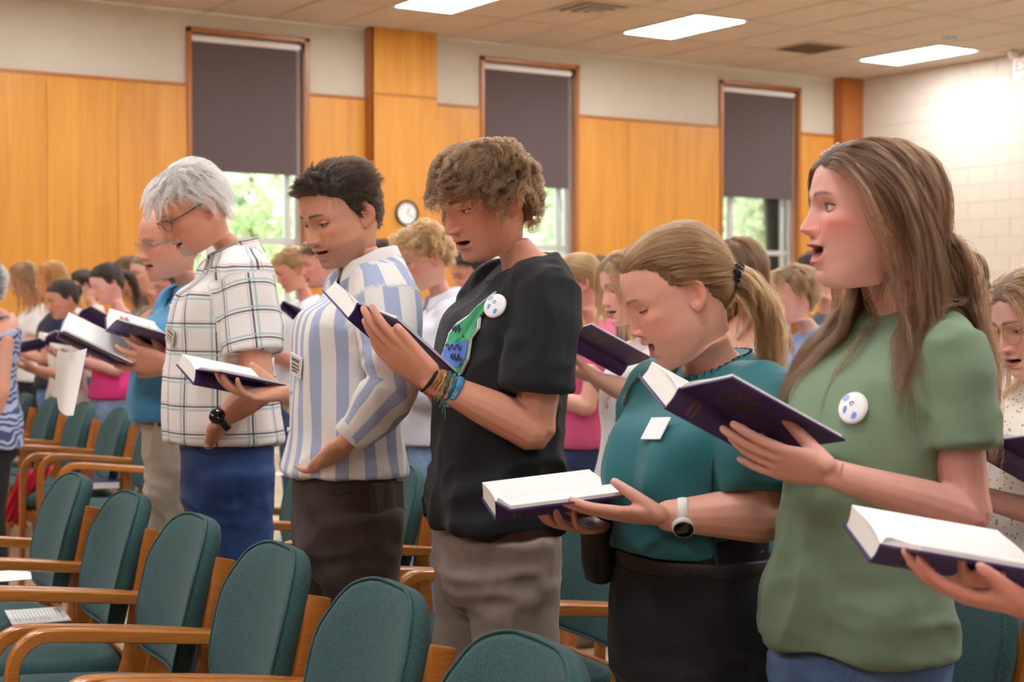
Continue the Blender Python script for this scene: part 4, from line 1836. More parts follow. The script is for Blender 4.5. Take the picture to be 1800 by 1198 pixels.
def children(guides, roots, rs, clump=.6, lenv=.25, frizz=.002, power=1.2, curl=None, T_=None, keep=.0035):
    """interpolate many strands from guides: (G, S, 3) -> (N, S, 3)"""
    gr = guides[:, 0]
    idx = np.empty(len(roots), int)
    for s in range(0, len(roots), 4000):
        d = ((roots[s:s + 4000, None] - gr[None]) ** 2).sum(2)
        idx[s:s + 4000] = d.argmin(1)
    S = guides.shape[1]
    t_ = np.linspace(0, 1, S)[None, :, None]
    g = guides[idx]
    L = 1 - lenv * rs.rand(len(roots), 1, 1) ** 1.5
    tt = (t_ * L)[..., 0] * (S - 1)
    i0 = np.clip(np.floor(tt).astype(int), 0, S - 2)
    fr = (tt - i0)[..., None]
    ar = np.arange(len(roots))[:, None]
    gg = g[ar, i0] * (1 - fr) + g[ar, i0 + 1] * fr
    o = (roots - gr[idx])[:, None]
    out = gg + o * (1 - clump * t_ ** power)
    if frizz:
        ph = rs.rand(len(roots), 1, 3) * 50
        q = (t_ * (4 + 5 * rs.rand(len(roots), 1, 1)) + ph).reshape(-1, 3)
        nz = np.stack([vnoise(q + 11 * k, 40 + k) for k in range(3)], 1).reshape(out.shape)
        out = out + nz * frizz * np.minimum(1, t_ * 3)
    if curl is not None:
        amp, turns = curl
        ph = (idx * 2.399)[:, None] + rs.rand(len(roots), 1) * .7
        an = ph + t_[..., 0] * turns * 2 * math.pi * (.8 + .4 * ((idx * .618) % 1)[:, None])
        tg = np.gradient(out, axis=1)
        tg /= np.linalg.norm(tg, axis=2)[..., None] + 1e-9
        ref = np.array([.3, .5, .8])
        b1 = np.cross(tg, ref)
        b1 /= np.linalg.norm(b1, axis=2)[..., None] + 1e-9
        b2 = np.cross(tg, b1)
        am = amp * np.minimum(1, t_ * 2.2)
        out = out + am * (np.cos(an)[..., None] * b1 + np.sin(an)[..., None] * b2)
    if T_ is not None:
        for i in range(1, S):
            x = out[:, i].copy()
            out[:, i] = push_head(T_, x, np.full(len(x), keep))
    return out


def strands_obj(p, name, W, rad, mat, parent=None, taper=.25):
    """W: list of (N, S, 3) arrays in person space"""
    hc = bpy.data.hair_curves.new(name)
    sizes = []
    P_, Rr = [], []
    for w, r in zip(W, rad):
        sizes += [w.shape[1]] * len(w)
        P_.append(w.reshape(-1, 3))
        t_ = np.linspace(0, 1, w.shape[1])
        Rr.append(np.tile(r * (1 - (1 - taper) * t_ ** 2), len(w)))
    hc.add_curves(sizes)
    P_ = np.concatenate(P_)
    hc.attributes['position'].data.foreach_set('vector', P_.astype(np.float32).ravel())
    ra = hc.attributes.get('radius') or hc.attributes.new('radius', 'FLOAT', 'POINT')
    ra.data.foreach_set('value', np.concatenate(Rr).astype(np.float32))
    hc.materials.append(mat)
    return link(name, hc, parent or p.root)


def hair_shell(p, thick, mat, name='hair'):
    """solid hair volume that follows the scalp; thick(x, y, z) in head space"""
    V, S = p.hV, p.hscalp
    R_, C_ = V.shape[:2]
    N_ = (V - HC) / HRAD ** 2
    N_ /= np.linalg.norm(N_, axis=2)[..., None]
    th = thick(V[..., 0], V[..., 1], V[..., 2]) * sstep(S, .35, 1.0)
    U = V + N_ * (th - .002 * (S < .4))[..., None]
    q = grid_faces(R_, C_)
    keep = (S.ravel()[q] > .3).any(1)
    q = q[keep]
    used, inv = np.unique(q.ravel(), return_inverse=True)
    W = p.hp(U.reshape(-1, 3)[used])
    return p.part(name, np_mesh(name, W, inv.reshape(-1, 4), mat))


def to_p(p, s):
    return (s.reshape(-1, 3) * p.hs @ p.HR.T + p.HP).reshape(s.shape)


def from_p(p, x):
    return (np.asarray(x, float) - p.HP) @ p.HR / p.hs


def torso_push(p, T, extra=.016):
    """collider that keeps strands outside the clothed trunk"""
    A = np.array([list(r) + [0.] * (7 - len(r)) for r in T])
    zt = A[-1, 0]

    def fn(x, off):
        w = x * p.hs @ p.HR.T + p.HP
        ramp = sstep(w[:, 2] + .62 * .06, zt - .15, zt)
        z = w[:, 2] + .62 * ramp * np.clip(w[:, 0] - np.interp(w[:, 2], A[:, 0], A[:, 1]), -.1, .12)
        xc, yc, d, hw, fx, bu = [np.interp(z, A[:, 0], A[:, i]) for i in range(1, 7)]
        o = extra + off * .5
        dx = w[:, 0] - xc
        fr = dx > 0
        yy = w[:, 1]
        front = d + o + fr * (fx + bu * (np.exp(-((yy - .085) / .06) ** 2) + np.exp(-((yy + .085) / .06) ** 2)))
        q = np.stack([dx / front, yy / (hw + o)], 1)
        l = (np.abs(q[:, 0]) ** 2.35 + np.abs(q[:, 1]) ** 2.35) ** (1 / 2.35)
        ins = (l < 1) & (z < zt) & (z > A[0, 0])
        k = 1 / np.maximum(l, .25)
        nx = np.where(ins, xc + dx * k, w[:, 0])
        ny = np.where(ins, yy * k, yy)
        # from above the shoulders strands are led forwards or backwards instead of sideways
        side = ins & (np.abs(q[:, 1]) > np.abs(q[:, 0]) * 1.2) & (z > zt - .14)
        sg = np.where(dx > -.03, 1., -1.)
        fx_ = xc + sg * front * np.sqrt(np.clip(1 - q[:, 1] ** 2, .05, 1))
        nx = np.where(side, w[:, 0] + np.clip(fx_ - w[:, 0], -.03, .03), nx)
        ny = np.where(side, yy, ny)
        nz = np.where(side, np.maximum(w[:, 2], w[:, 2] + .010), w[:, 2])
        v = np.stack([nx, ny, nz], 1)
        return (v - p.HP) @ p.HR / p.hs
    return (None, fn, 0)


def style_short(p, mat, shell, n=5000, L=(.03, .045), comb=None, grav=.1, rad=.00035, off=.008, clump=.35, frizz=.002, ng=260, init=.5, wob=.15, thick=None, lenf=None, curl=None, seg=7, lenv=.35, keep=.0045, cdecay=1.6):
    rs = p.rs
    hs_ = hair_shell(p, thick or (lambda x, y, z: .003 + 0 * x), shell)
    gP, gN = scalp_roots(p, ng, rs)
    comb = comb or (lambda x, N_: nrmz(np.stack([-np.ones(len(x)), 0 * x[:, 1], -.2 + 0 * x[:, 0]], 1)))
    Ls = L[0] + (L[1] - L[0]) * rs.rand(ng)
    if lenf is not None:
        Ls = Ls * lenf(gP)
    G_ = grow(p, gP, gN, Ls, seg, comb, grav, off * (.4 + .9 * rs.rand(ng)), 1., wob, 35., init, seed=p.o.get('seed', 1), cdecay=cdecay)
    rP, rN = scalp_roots(p, n, rs)
    ch = children(G_, rP, rs, clump, lenv, frizz, 1.2, curl, radius_table(p.hV), keep)
    strands_obj(p, 'hair_strands', [to_p(p, ch)], [rad], mat, hs_)
    return hs_


def torso_caps(p, S_l, S_r, nb, rad=.075):
    a, b, c = from_p(p, S_l), from_p(p, S_r), from_p(p, nb)
    out = [(a, b, rad / p.hs), (from_p(p, np.asarray(nb) + (0.0, 0, -.06)), from_p(p, np.asarray(nb) + (.02, 0, .06)), .062 / p.hs),
           (from_p(p, np.asarray(nb) + (.0, .07, -.16)), from_p(p, np.asarray(nb) + (.0, -.07, -.16)), .108 / p.hs)]
    return out


def style_long(p, mat, shell, L=.46, n=7000, rad=.0004, part=.0, caps=(), off=.012, wave=.006, turns=1.5, back=.55, clump=.55, ng=340, frizz=.004, seg=22, grav=.8, stiff=.75, front=0., lat=.7, thick=.003, wob=.06, fsplit=None, cdecay=1.6, backlen=1.):
    rs = p.rs
    hs_ = hair_shell(p, lambda x, y, z: thick + 0 * x, shell)
    gP, gN = scalp_roots(p, ng, rs)
    g = np.array([0, 0, -1.]) @ p.HR

    def comb(x, N_):
        sd = np.where(x[:, 1] - part >= 0, 1., -1.)
        d = np.stack([-back + 0 * sd + front * (x[:, 0] > .03), sd * lat, -.35 + 0 * sd], 1)
        d = d - N_ * (d * N_).sum(1)[:, None]
        return nrmz(d)
    Ls = L * (.82 + .18 * rs.rand(ng)) * np.where(gP[:, 0] < -.055, backlen, 1.)
    G_ = grow(p, gP, gN, Ls, seg, comb, grav, off * (.25 + 1.0 * rs.rand(ng)), stiff, wob, 16., .12, caps, seed=p.o.get('seed', 1), cdecay=cdecay, fbias=None if fsplit is None else np.where(gP[:, 0] > fsplit, .05, -.05))
    rP, rN = scalp_roots(p, n, rs)
    ch = children(G_, rP, rs, clump, .22, frizz, 1.3, (wave, turns) if wave else None, radius_table(p.hV))
    strands_obj(p, 'hair_strands', [to_p(p, ch)], [rad], mat, hs_)
    return hs_


def style_pony(p, mat, shell, tie=(-.105, 0, .03), tail=.28, n=4500, nt=1800, rad=.0004, off=.004, caps=(), bun=False, tdir=(-1, 0, .1), spread=.02, tie_mat=None, tie_r=.02, wave=.008, thick=.0025, ng=200, tstiff=1.2, grav=.6, tturns=1.0):
    rs = p.rs
    hs_ = hair_shell(p, lambda x, y, z: thick + 0 * x, shell)
    tie = np.array(tie)
    rP, rN = scalp_roots(p, n, rs)
    gr_ = pull(p, rP, rN, tie + rs.normal(size=(n, 3)) * .006, off * (.3 + rs.rand(n)), 9, .004)
    W = [to_p(p, gr_)]
    R_ = [rad]
    td = unit(tdir)
    if bun:
        k = nt
        a = rs.rand(k) * 2 * math.pi
        b = rs.rand(k) * 2 * math.pi
        rr = .021 + .004 * rs.rand(k)
        t_ = np.linspace(0, 1, 12)
        e1 = unit(np.cross(td, (0, 0, 1.))); e2 = np.cross(td, e1)
        ph = a[:, None] + t_ * 3.5
        ps = b[:, None] + t_ * 2.0
        c = tie + td * .020
        q = c + (rr[:, None, None] * (1 + .55 * np.cos(ps))[..., None]) * (np.cos(ph)[..., None] * e1 + np.sin(ph)[..., None] * e2) + (.014 * np.sin(ps))[..., None] * td
        W.append(to_p(p, q)); R_.append(rad * 1.3)
    else:
        ng2 = 90
        g0 = tie + td * .012 + rs.normal(size=(ng2, 3)) * .007
        N0 = np.tile(td, (ng2, 1)) + rs.normal(size=(ng2, 3)) * spread * 12
        G_ = grow(p, g0, nrmz(N0), tail * (.75 + .25 * rs.rand(ng2)), 16, lambda x, N_: N_, grav, np.full(ng2, .004), tstiff, .10, 14., .8, caps, seed=3)
        r0 = tie + td * .01 + rs.normal(size=(nt, 3)) * .0085
        ch = children(G_, r0, rs, .5, .3, .004, 1., (wave, tturns))
        W.append(to_p(p, ch)); R_.append(rad)
    strands_obj(p, 'hair_strands', W, R_, mat, hs_)
    if tie_mat is not None:
        mb = MB()
        e1 = unit(np.cross(td, (0, 0, 1.))); e2 = np.cross(td, e1)
        a = np.linspace(0, 2 * math.pi, 40, endpoint=False)
        ring = [p.hp(tie + td * .012 + (tie_r * (1 + .12 * math.sin(7 * x))) * (math.cos(x) * e1 + math.sin(x) * e2)) for x in a]
        ring.append(ring[0])
        mb.tube(np.array(ring), np.array([.0095 + .0025 * math.sin(i * 1.9) for i in range(41)]) * p.hs, k=8, caps=False, dome=False)
        mb.build('hair_tie', tie_mat, p.root, smooth=True)
    return hs_
# ------------------------------------------------------------------ the six singers in front
def cd(r, f, u):
    """direction given as right / away / up seen from the camera"""
    return R_RIGHT * r + R_FWD0 * f + np.array([0, 0, 1.]) * u


def YAWD(phi):
    """facing the left edge of the picture, turned phi degrees towards the camera"""
    return math.radians(147. + phi)


def neck_ring(p, nb, rx, ry, r, mat, name, tilt=.62, rb=None, dz=.0, k=44, lo=0., hi=360.):
    a = np.radians(np.linspace(lo, hi, k + 1))
    pts = np.stack([nb[0] + rx * np.cos(a), nb[1] + ry * np.sin(a), nb[2] + dz - tz(rx * np.cos(a), tilt)], 1)
    mb = MB()
    mb.tube(pts, r, rb, up=(0, 0, 1), k=8, caps=(hi - lo < 359), dome=False)
    return mb.build(name, mat, p.root, smooth=True)


def collar(p, nb, rx, ry, mat, h=.036, leaf=.045, gap=20., tilt=.50, point=.02, name='collar', pat=None):
    a = np.radians(np.linspace(gap, 360 - gap, 60))
    fr = np.clip(np.cos(a), 0, 1) ** 3
    c, s = np.cos(a), np.sin(a)

    def ring(dr, dz, ln=0.):
        x = nb[0] + (rx + dr) * c + ln * fr
        y = nb[1] + (ry + dr) * s * (1 + .0 * fr)
        z = nb[2] + dz - tz((rx + dr) * c, tilt)
        return np.stack([x, y, z], 1)
    R5 = [ring(.002, -.014), ring(-.004, h), ring(.001, h + .004), ring(.007, h), None, None, ring(.004, h * .4)]
    lo = ring(.026, h - leaf)
    lo[:, 2] -= point * fr
    lo2 = ring(.021, h - leaf - .002)
    lo2[:, 2] -= point * fr
    R5[4], R5[5] = lo, lo2
    V = np.stack(R5, 1)                      # (60, 7, 3)
    mb = MB()
    mb.loft([V[i] for i in range(len(V))])
    v, f = mb.data()
    at = {}
    if pat is not None:
        n = len(a)
        u = np.repeat(a * .07, 7)
        w = np.tile(np.array([0, .03, .035, .04, .08, .083, .05]), n)
        q = np.stack([w * 1.0, u, 0 * u], 1)
        q = np.concatenate([q, q[:1], q[-1:]])
        at['pat'] = q
    me = np_mesh(name, v, f, mat, at)
    return p.part(name, me)


def arm_pat(arms, R0=.055, t_end=2., rad=((0, .085), (1., .068), (2., .052))):
    """pattern coordinates: (around, along) for trunk and sleeves; arms: list of (S, E, W)"""
    def fn(v, n):
        out = np.stack([np.arctan2(v[:, 1], v[:, 0] + .02) * .165, v[:, 2], np.zeros(len(v))], 1)
        best = np.full(len(v), 1e9)
        for (S, E, W) in arms:
            for (a, b, o, base) in ((S, E, 0., 0.), (E, W, np.linalg.norm(E - S), 1.)):
                if base + .05 > t_end:
                    continue
                ab = b - a
                t_ = np.clip(((v - a) @ ab) / (ab @ ab), 0, 1)
                c = a + t_[:, None] * ab
                d = v - c
                l = np.linalg.norm(d, axis=1)
                ax = unit(ab)
                e1 = unit(np.array([1., 0, 0]) - ax * ax[0])
                e2 = np.cross(ax, e1)
                an = np.arctan2(d @ e2, d @ e1)
                lim = np.interp(base + t_, [q[0] for q in rad], [q[1] for q in rad]) * 1.22
                ok = (n * d).sum(1) / (l + 1e-9) > .25
                m = (l < lim) & (l < best) & ok & ((t_ > .02) | (base > 0)) & (base + t_ < t_end + .04)
                out[m, 0] = an[m] * R0 + 1.0
                out[m, 1] = o + t_[m] * np.linalg.norm(ab)
                best[m] = l[m]
        return out
    return fn


def stripe_mat():
    t = NT('striped_oxford')
    at = t.n('ShaderNodeAttribute', attribute_name='pat')
    sx = t.n('ShaderNodeSeparateXYZ')
    t.l(at.outputs['Vector'], sx.inputs[0])
    u = t.math('MULTIPLY', sx.outputs[0], 1 / .060)
    f = t.math('FRACT', t.math('ADD', u, 50.22))
    d = t.math('ABSOLUTE', t.math('SUBTRACT', f, .5))
    m = t.math('MULTIPLY', t.math('SUBTRACT', .235, d), 60., True)
    n = t.noise(t.coord((1, 1, 1)), 1100, 2)
    blue = t.ramp(n, [(.3, lin((146, 162, 198))), (.7, lin((186, 197, 220)))])
    wh = t.ramp(n, [(.3, lin((222, 220, 216))), (.7, lin((240, 238, 234)))])
    t.l(t.mix(m, wh, blue), t.b.inputs['Base Color'])
    t.set(Roughness=.85)
    t.bump(n, .1, .001)
    return t.m


def plaid_mat():
    t = NT('plaid_cotton')
    at = t.n('ShaderNodeAttribute', attribute_name='pat')
    sx = t.n('ShaderNodeSeparateXYZ')
    t.l(at.outputs['Vector'], sx.inputs[0])
    n = t.noise(t.coord(), 900, 2)
    col = t.ramp(n, [(.3, lin((224, 222, 218))), (.7, lin((242, 240, 236)))])

    def line(src, per, off, hw):
        f = t.math('FRACT', t.math('ADD', t.math('MULTIPLY', src, 1 / per), 40 + off))
        d = t.math('ABSOLUTE', t.math('SUBTRACT', f, .5))
        return t.math('MULTIPLY', t.math('SUBTRACT', hw, d), 90., True)
    for src in (sx.outputs[0], sx.outputs[1]):
        for off, hw, c, k in ((.13, .042, (166, 196, 198), .8), (.0, .035, (52, 46, 66), .88), (-.085, .020, (196, 150, 148), .6)):
            m = t.math('MULTIPLY', line(src, .078, off, hw), k)
            col = t.mix(m, col, lin(c))
    t.l(col, t.b.inputs['Base Color'])
    t.set(Roughness=.85)
    t.bump(n, .1, .001)
    return t.m


def placket(p, fn, z0, z1, mat, n=6, button=(226, 220, 206)):
    """row of shirt buttons down the front; fn(z) gives the surface point"""
    bm = plain('shirt_button', button, .35)
    for i in range(n):
        z = z0 + (z1 - z0) * i / (n - 1)
        q = fn(z)
        a = np.linspace(0, 2 * math.pi, 12, endpoint=False)
        MB().loft([q + np.stack([np.full(12, d), r * np.cos(a), r * np.sin(a)], 1) for d, r in ((-.004, .0055), (.0015, .0055), (.002, .0035))]).build('button', bm, p.root, smooth=True)


def surf_front(T, ang=0., off=.002):
    """point on the trunk surface at height z and angle (degrees, 0 front, + to the left side)"""
    A = np.array([list(r) + [0.] * (7 - len(r)) for r in T])

    def fn(z):
        xc, yc, d, w, fx, bu = [np.interp(z, A[:, 0], A[:, i]) for i in range(1, 7)]
        a = math.radians(ang)
        n = 2.35
        ca = math.copysign(abs(math.cos(a)) ** (2 / n), math.cos(a)); sa = math.copysign(abs(math.sin(a)) ** (2 / n), math.sin(a))
        y = sa * (w + off)
        fr = max(0, math.cos(a))
        x = ca * (d + off) + fx * fr ** 1.5 + bu * fr * (math.exp(-((y - .085) / .06) ** 2) + math.exp(-((y + .085) / .06) ** 2))
        return np.array([xc + x, yc + y, z])
    return fn


def badge_frame(T, z, ang, off=.006):
    """frame on the trunk surface: origin, across, up, out"""
    f0 = surf_front(T, ang, off)
    o = f0(z)
    u = unit(f0(z + .03) - f0(z - .03))
    s = unit(surf_front(T, ang + 6, off)(z) - surf_front(T, ang - 6, off)(z))
    n = unit(np.cross(s, u))
    if n @ np.array([math.cos(math.radians(ang)), math.sin(math.radians(ang)), 0]) < 0:
        n = -n
    x = np.cross(u, n)
    return o, x, u, n


def pants(p, T, mat, top, hipw=.09, r=None, knee_dx=.01, ank_dx=-.02, spread=.0, seed=0, voxel=.009, name='trousers', end=.06, grow_=.006, stance=0.):
    s = p.s
    mb = MB()
    tb = [list(q) for q in cut_table(T, .80 * s, top)]
    for q in tb:
        q[5] *= .35
        q[6] = 0
    b0 = list(tb[0])
    for dz, kd, kw_ in ((.05, .86, .92), (.09, .55, .66)):
        e = list(b0); e[0] = b0[0] - dz * s; e[3] *= kd; e[4] *= kw_; e[5] = 0
        tb.insert(0, e)
    mb.loft(p.torso_rings(tb, grow_ - .006, n=2.5))
    hz = .86 * s
    hip = [(-.005, hipw * s, hz), (-.005, -hipw * s, hz)]
    knee = [(knee_dx + stance, (hipw + .012 + spread) * s, .48 * s), (knee_dx - stance, -(hipw + .012 + spread) * s, .48 * s)]
    ank = [(ank_dx + stance * 1.3, (hipw + .02 + spread * 1.5) * s, end), (ank_dx - stance * 1.3, -(hipw + .02 + spread * 1.5) * s, end)]
    r = r or ([.098, .089, .070, .064, .056],)
    legs(mb, p, hip, knee, ank, [[x * s for x in q] for q in r])
    sp = [(.006, (7, 7, 3), False, None), (.005, (16, 10, 26), True, lambda v: np.exp(-((v[:, 2] - .80 * s) / .10) ** 2)),
          (.0055, (9, 9, 22), True, lambda v: np.exp(-((v[:, 2] - .50 * s) / .12) ** 2)), (.006, (10, 10, 22), True, lambda v: np.exp(-((v[:, 2] - .12) / .13) ** 2)),
          (.003, (30, 8, 9), True, None)]
    o = garment(p, name, mb, mat, voxel, sp, seed, smooth=3)
    p.ank = ank
    return o


def pocket_seams(p, T, mat, z, s=1, ang=(38, 78), w=.002):
    f = [surf_front(T, a, .010)(z + dz) for a, dz in ((ang[0], .0), (ang[0] + 12, -.035), ((ang[0] + ang[1]) / 2 + 6, -.05), (ang[1], -.045))]
    MB().tube(np.array(f), w, k=6, sub=5).build('pocket_seam', mat, p.root, smooth=True)


def name_tag(p, T, z, ang, w, h, col, ink, lines, label=None, rolld=0., off=.008):
    """lines: (width, height, dy) of rows of print too small to read"""
    o, x, u, n = badge_frame(T, z, ang, off)
    r = math.radians(rolld)
    x, u = x * math.cos(r) + u * math.sin(r), u * math.cos(r) - x * math.sin(r)
    g = empty_part(p, 'name_badge', frame_matrix(o, x, u, n))
    MB().box((-w / 2, -h / 2, -.001), (w / 2, h / 2, .0022), bev=.0008).build('plate', col, g)
    if lines:
        MB().box((-w / 2 + .003, -h / 2 + h * .08, .002), (w / 2 - .003, h / 2 - .003, .0026)).build('insert', plain('badge_insert', (206, 202, 192), .5), g)
    rs = np.random.RandomState(int(z * 1000))
    for lw, lh, dy in lines:
        m = MB()
        x0 = -lw / 2
        while x0 < lw / 2 - .002:
            ww = lh * (.35 + .5 * rs.rand())
            m.box((x0, dy - lh * (.35 + .15 * rs.rand()), .0026), (x0 + ww, dy + lh * (.35 + .15 * rs.rand()), .0030))
            x0 += ww + lh * .28
        m.build('small_print', ink, g)['kind'] = 'stuff'
    return g


def empty_part(p, name, M):
    o = bpy.data.objects.new(name, None)
    COL.objects.link(o)
    o.empty_display_size = .02
    o.parent = p.root
    o.matrix_local = M
    return o


def round_button(p, T, z, ang, r, off=.010):
    """campaign style pin: white disc with blue blots and a little ring mark"""
    o, x, u, n = badge_frame(T, z, ang, off)
    g = empty_part(p, 'pin_button', frame_matrix(o, x, u, n))
    a = np.linspace(0, 2 * math.pi, 36, endpoint=False)
    ring = lambda rr, z_: np.stack([rr * np.cos(a), rr * np.sin(a), np.full(36, z_)], 1)
    MB().loft([ring(r * .98, -.006), ring(r, -.003), ring(r * .97, .0), ring(r * .8, .0018), ring(r * .4, .003), ring(r * .05, .0033)]).build('disc', plain('button_white', (240, 240, 240), .3, var=.02), g, smooth=True)
    bl = plain('button_blue', (110, 150, 220), .35)

    def blot(cx, cy, sx, sy, c=bl, name='print'):
        zz = .0046
        MB().loft([np.stack([cx + sx * q * np.cos(a), cy + sy * q * np.sin(a), np.full(36, zz - (.0016 if q > .9 else 0) - .0022 * (cx * cx + cy * cy) / (r * r))], 1) for q in (1., .95, .05)]).build(name, c, g, smooth=True)
    blot(-r * .38, -r * .18, r * .17, r * .28)
    blot(r * .30, -r * .42, r * .20, r * .28)
    blot(-r * .50, r * .46, r * .30, r * .24, plain('button_pale_blue', (176, 196, 240), .35))
    ringm = plain('button_ink', (80, 80, 110), .4)
    q = np.linspace(0, 1.7 * math.pi, 16)
    MB().tube(np.stack([-r * .02 + r * .12 * np.cos(q), r * .22 + r * .12 * np.sin(q), np.full(16, .0042)], 1), r * .025, k=5).build('print', ringm, g)
    return g


def watch(p, W, d, n, band, case, face, r=.031, tilt=0., cr_=.021):
    """band round the wrist at W (arm axis d), dial on the side n"""
    d = unit(d); n = unit(n - d * (n @ d)); s = np.cross(d, n)
    a = np.linspace(0, 2 * math.pi, 33)
    pts = W + np.outer(r * np.cos(a), n) * .80 + np.outer(r * np.sin(a), s)
    g = empty_part(p, 'wrist_watch', Matrix.Identity(4))
    MB().tube(pts, .0022, .010, up=d, k=8, caps=False, dome=False).build('strap', band, g, smooth=True)
    c = W + n * r * .80
    b = np.linspace(0, 2 * math.pi, 30, endpoint=False)
    ring = lambda rr, h: c + np.outer(rr * np.cos(b), d) + np.outer(rr * np.sin(b), s) + n * h
    MB().loft([ring(cr_ * .9, -.004), ring(cr_, .0), ring(cr_, .006), ring(cr_ * .92, .009)]).build('case', case, g, smooth=True)
    MB().loft([ring(cr_ * .86, .0085), ring(cr_ * .84, .0098), ring(cr_ * .3, .0102)]).build('dial', face, g, smooth=True)
    return g


def glasses(p, mat, w=.024, h=.016, round_=2.6, temple=True, dx=.0):
    """rims, bridge, temples, lenses; in head space"""
    g = empty_part(p, 'glasses', Matrix.Identity(4))
    a = np.linspace(0, 2 * math.pi, 37)
    lens = MATS.get('lens_glass')
    if lens is None:
        t = NT('lens_glass')
        tr = t.n('ShaderNodeBsdfTransparent')
        gl = t.n('ShaderNodeBsdfGlossy')
        gl.inputs['Roughness'].default_value = .03
        ms = t.n('ShaderNodeMixShader')
        ms.inputs[0].default_value = .10
        t.l(tr.outputs[0], ms.inputs[1]); t.l(gl.outputs[0], ms.inputs[2])
        t.l(ms.outputs[0], t.t.nodes['Material Output'].inputs[0])
        MATS['lens_glass'] = lens = t.m
    ends = []
    for sd in (-1, 1):
        c = np.array([.102 + dx, sd * .034, -.006])
        ca = np.sign(np.cos(a)) * np.abs(np.cos(a)) ** (2 / round_)
        sa = np.sign(np.sin(a)) * np.abs(np.sin(a)) ** (2 / round_)
        y = c[1] + w * ca
        x = c[0] - .9 * (np.abs(y) / .07) ** 2 * .012
        z = c[2] + h * sa - .002 * 0
        pts = np.stack([x, y, z], 1)
        MB().tube(p.hp(pts), .0011 * p.hs, k=6, caps=False, dome=False).build('rim', mat, g, smooth=True)
        MB().loft([p.hp(pts[:-1]), p.hp(pts[:-1].mean(0) + (pts[:-1] - pts[:-1].mean(0)) * .05)], caps=False).build('lens', lens, g)
        e = np.array([[c[0] - .013, sd * (.034 + w), -.001], [.085, sd * .066, .003], [.04, sd * .0755, .004], [.0, sd * .080, .006], [-.018, sd * .080, .002], [-.03, sd * .077, -.014]])
        MB().tube(p.hp(e), .0014 * p.hs, .0022 * p.hs, k=6, sub=3).build('temple', mat, g, smooth=True)
        ends.append([c[0] - .001, sd * (.034 - w), .002])
    br = np.array([ends[0], [.107 + dx, 0, .005], ends[1]])
    MB().tube(p.hp(br), .0011 * p.hs, k=6, sub=4).build('bridge', mat, g, smooth=True)
    return g


def start(px, py, d, phi, H, o, hx=.03, hphi=None):
    """person whose head point sits at a photo pixel; hx: how far the head is ahead of the feet"""
    yaw = YAWD(phi)
    hp = P(px, py, d)
    root = hp[:2] - hx * np.array([math.cos(yaw), math.sin(yaw)])
    p = Person(root, yaw, H, o)
    p.hloc = p.loc(hp)
    p.hyaw = 0 if hphi is None else (hphi - phi)
    return p


def trunk_core(p, T, z1=None):
    """hidden trunk under the clothes that joins neck, arms and legs"""
    mb = MB()
    t = cut_table(T, 1.10 * p.s)
    mb.loft(p.torso_rings(t, -.022, k=24))
    v, f = mb.data()
    p.body.add(v, f)
    p.cols.append(np.ones((len(v), 3)) * np.array(lin(p.o['skin'])[:3]))
# ------------------------------------------------------------------ hymnals
M_PURPLE = plain('purple_cloth_cover', (58, 36, 96), .42, var=.12, scale=60, bump=.1)
M_GOLD = plain('gold_stamp', (140, 104, 62), .35, .6)
t = NT('page_print')
vec = t.coord((1, 1, 1))
sx = t.n('ShaderNodeSeparateXYZ')
t.l(vec, sx.inputs[0])
rowf = t.math('FRACT', t.math('MULTIPLY', sx.outputs[0], 1 / .0062))
ink = t.math('LESS_THAN', rowf, .34)
brk = t.noise(t.coord((160, 420, 0)), 1., 2)
ink = t.math('MULTIPLY', ink, t.math('GREATER_THAN', brk, .46))
blk_ = t.math('LESS_THAN', t.math('ABSOLUTE', sx.outputs[0]), .098)
ink = t.math('MULTIPLY', ink, blk_)
t.l(t.mix(t.math('MULTIPLY', ink, .13), lin((244, 243, 238)), lin((70, 70, 76))), t.b.inputs['Base Color'])
t.set(Roughness=.7)
M_PAGE = t.m
t = NT('page_edges')
v_ = t.coord((3, 900, 900))
t.l(t.ramp(t.noise(v_, 1., 2), [(.3, lin((226, 222, 212))), (.7, lin((246, 243, 236)))]), t.b.inputs['Base Color'])
t.set(Roughness=.8)
M_EDGE = t.m
BT, BW, BL = .040, .152, .228


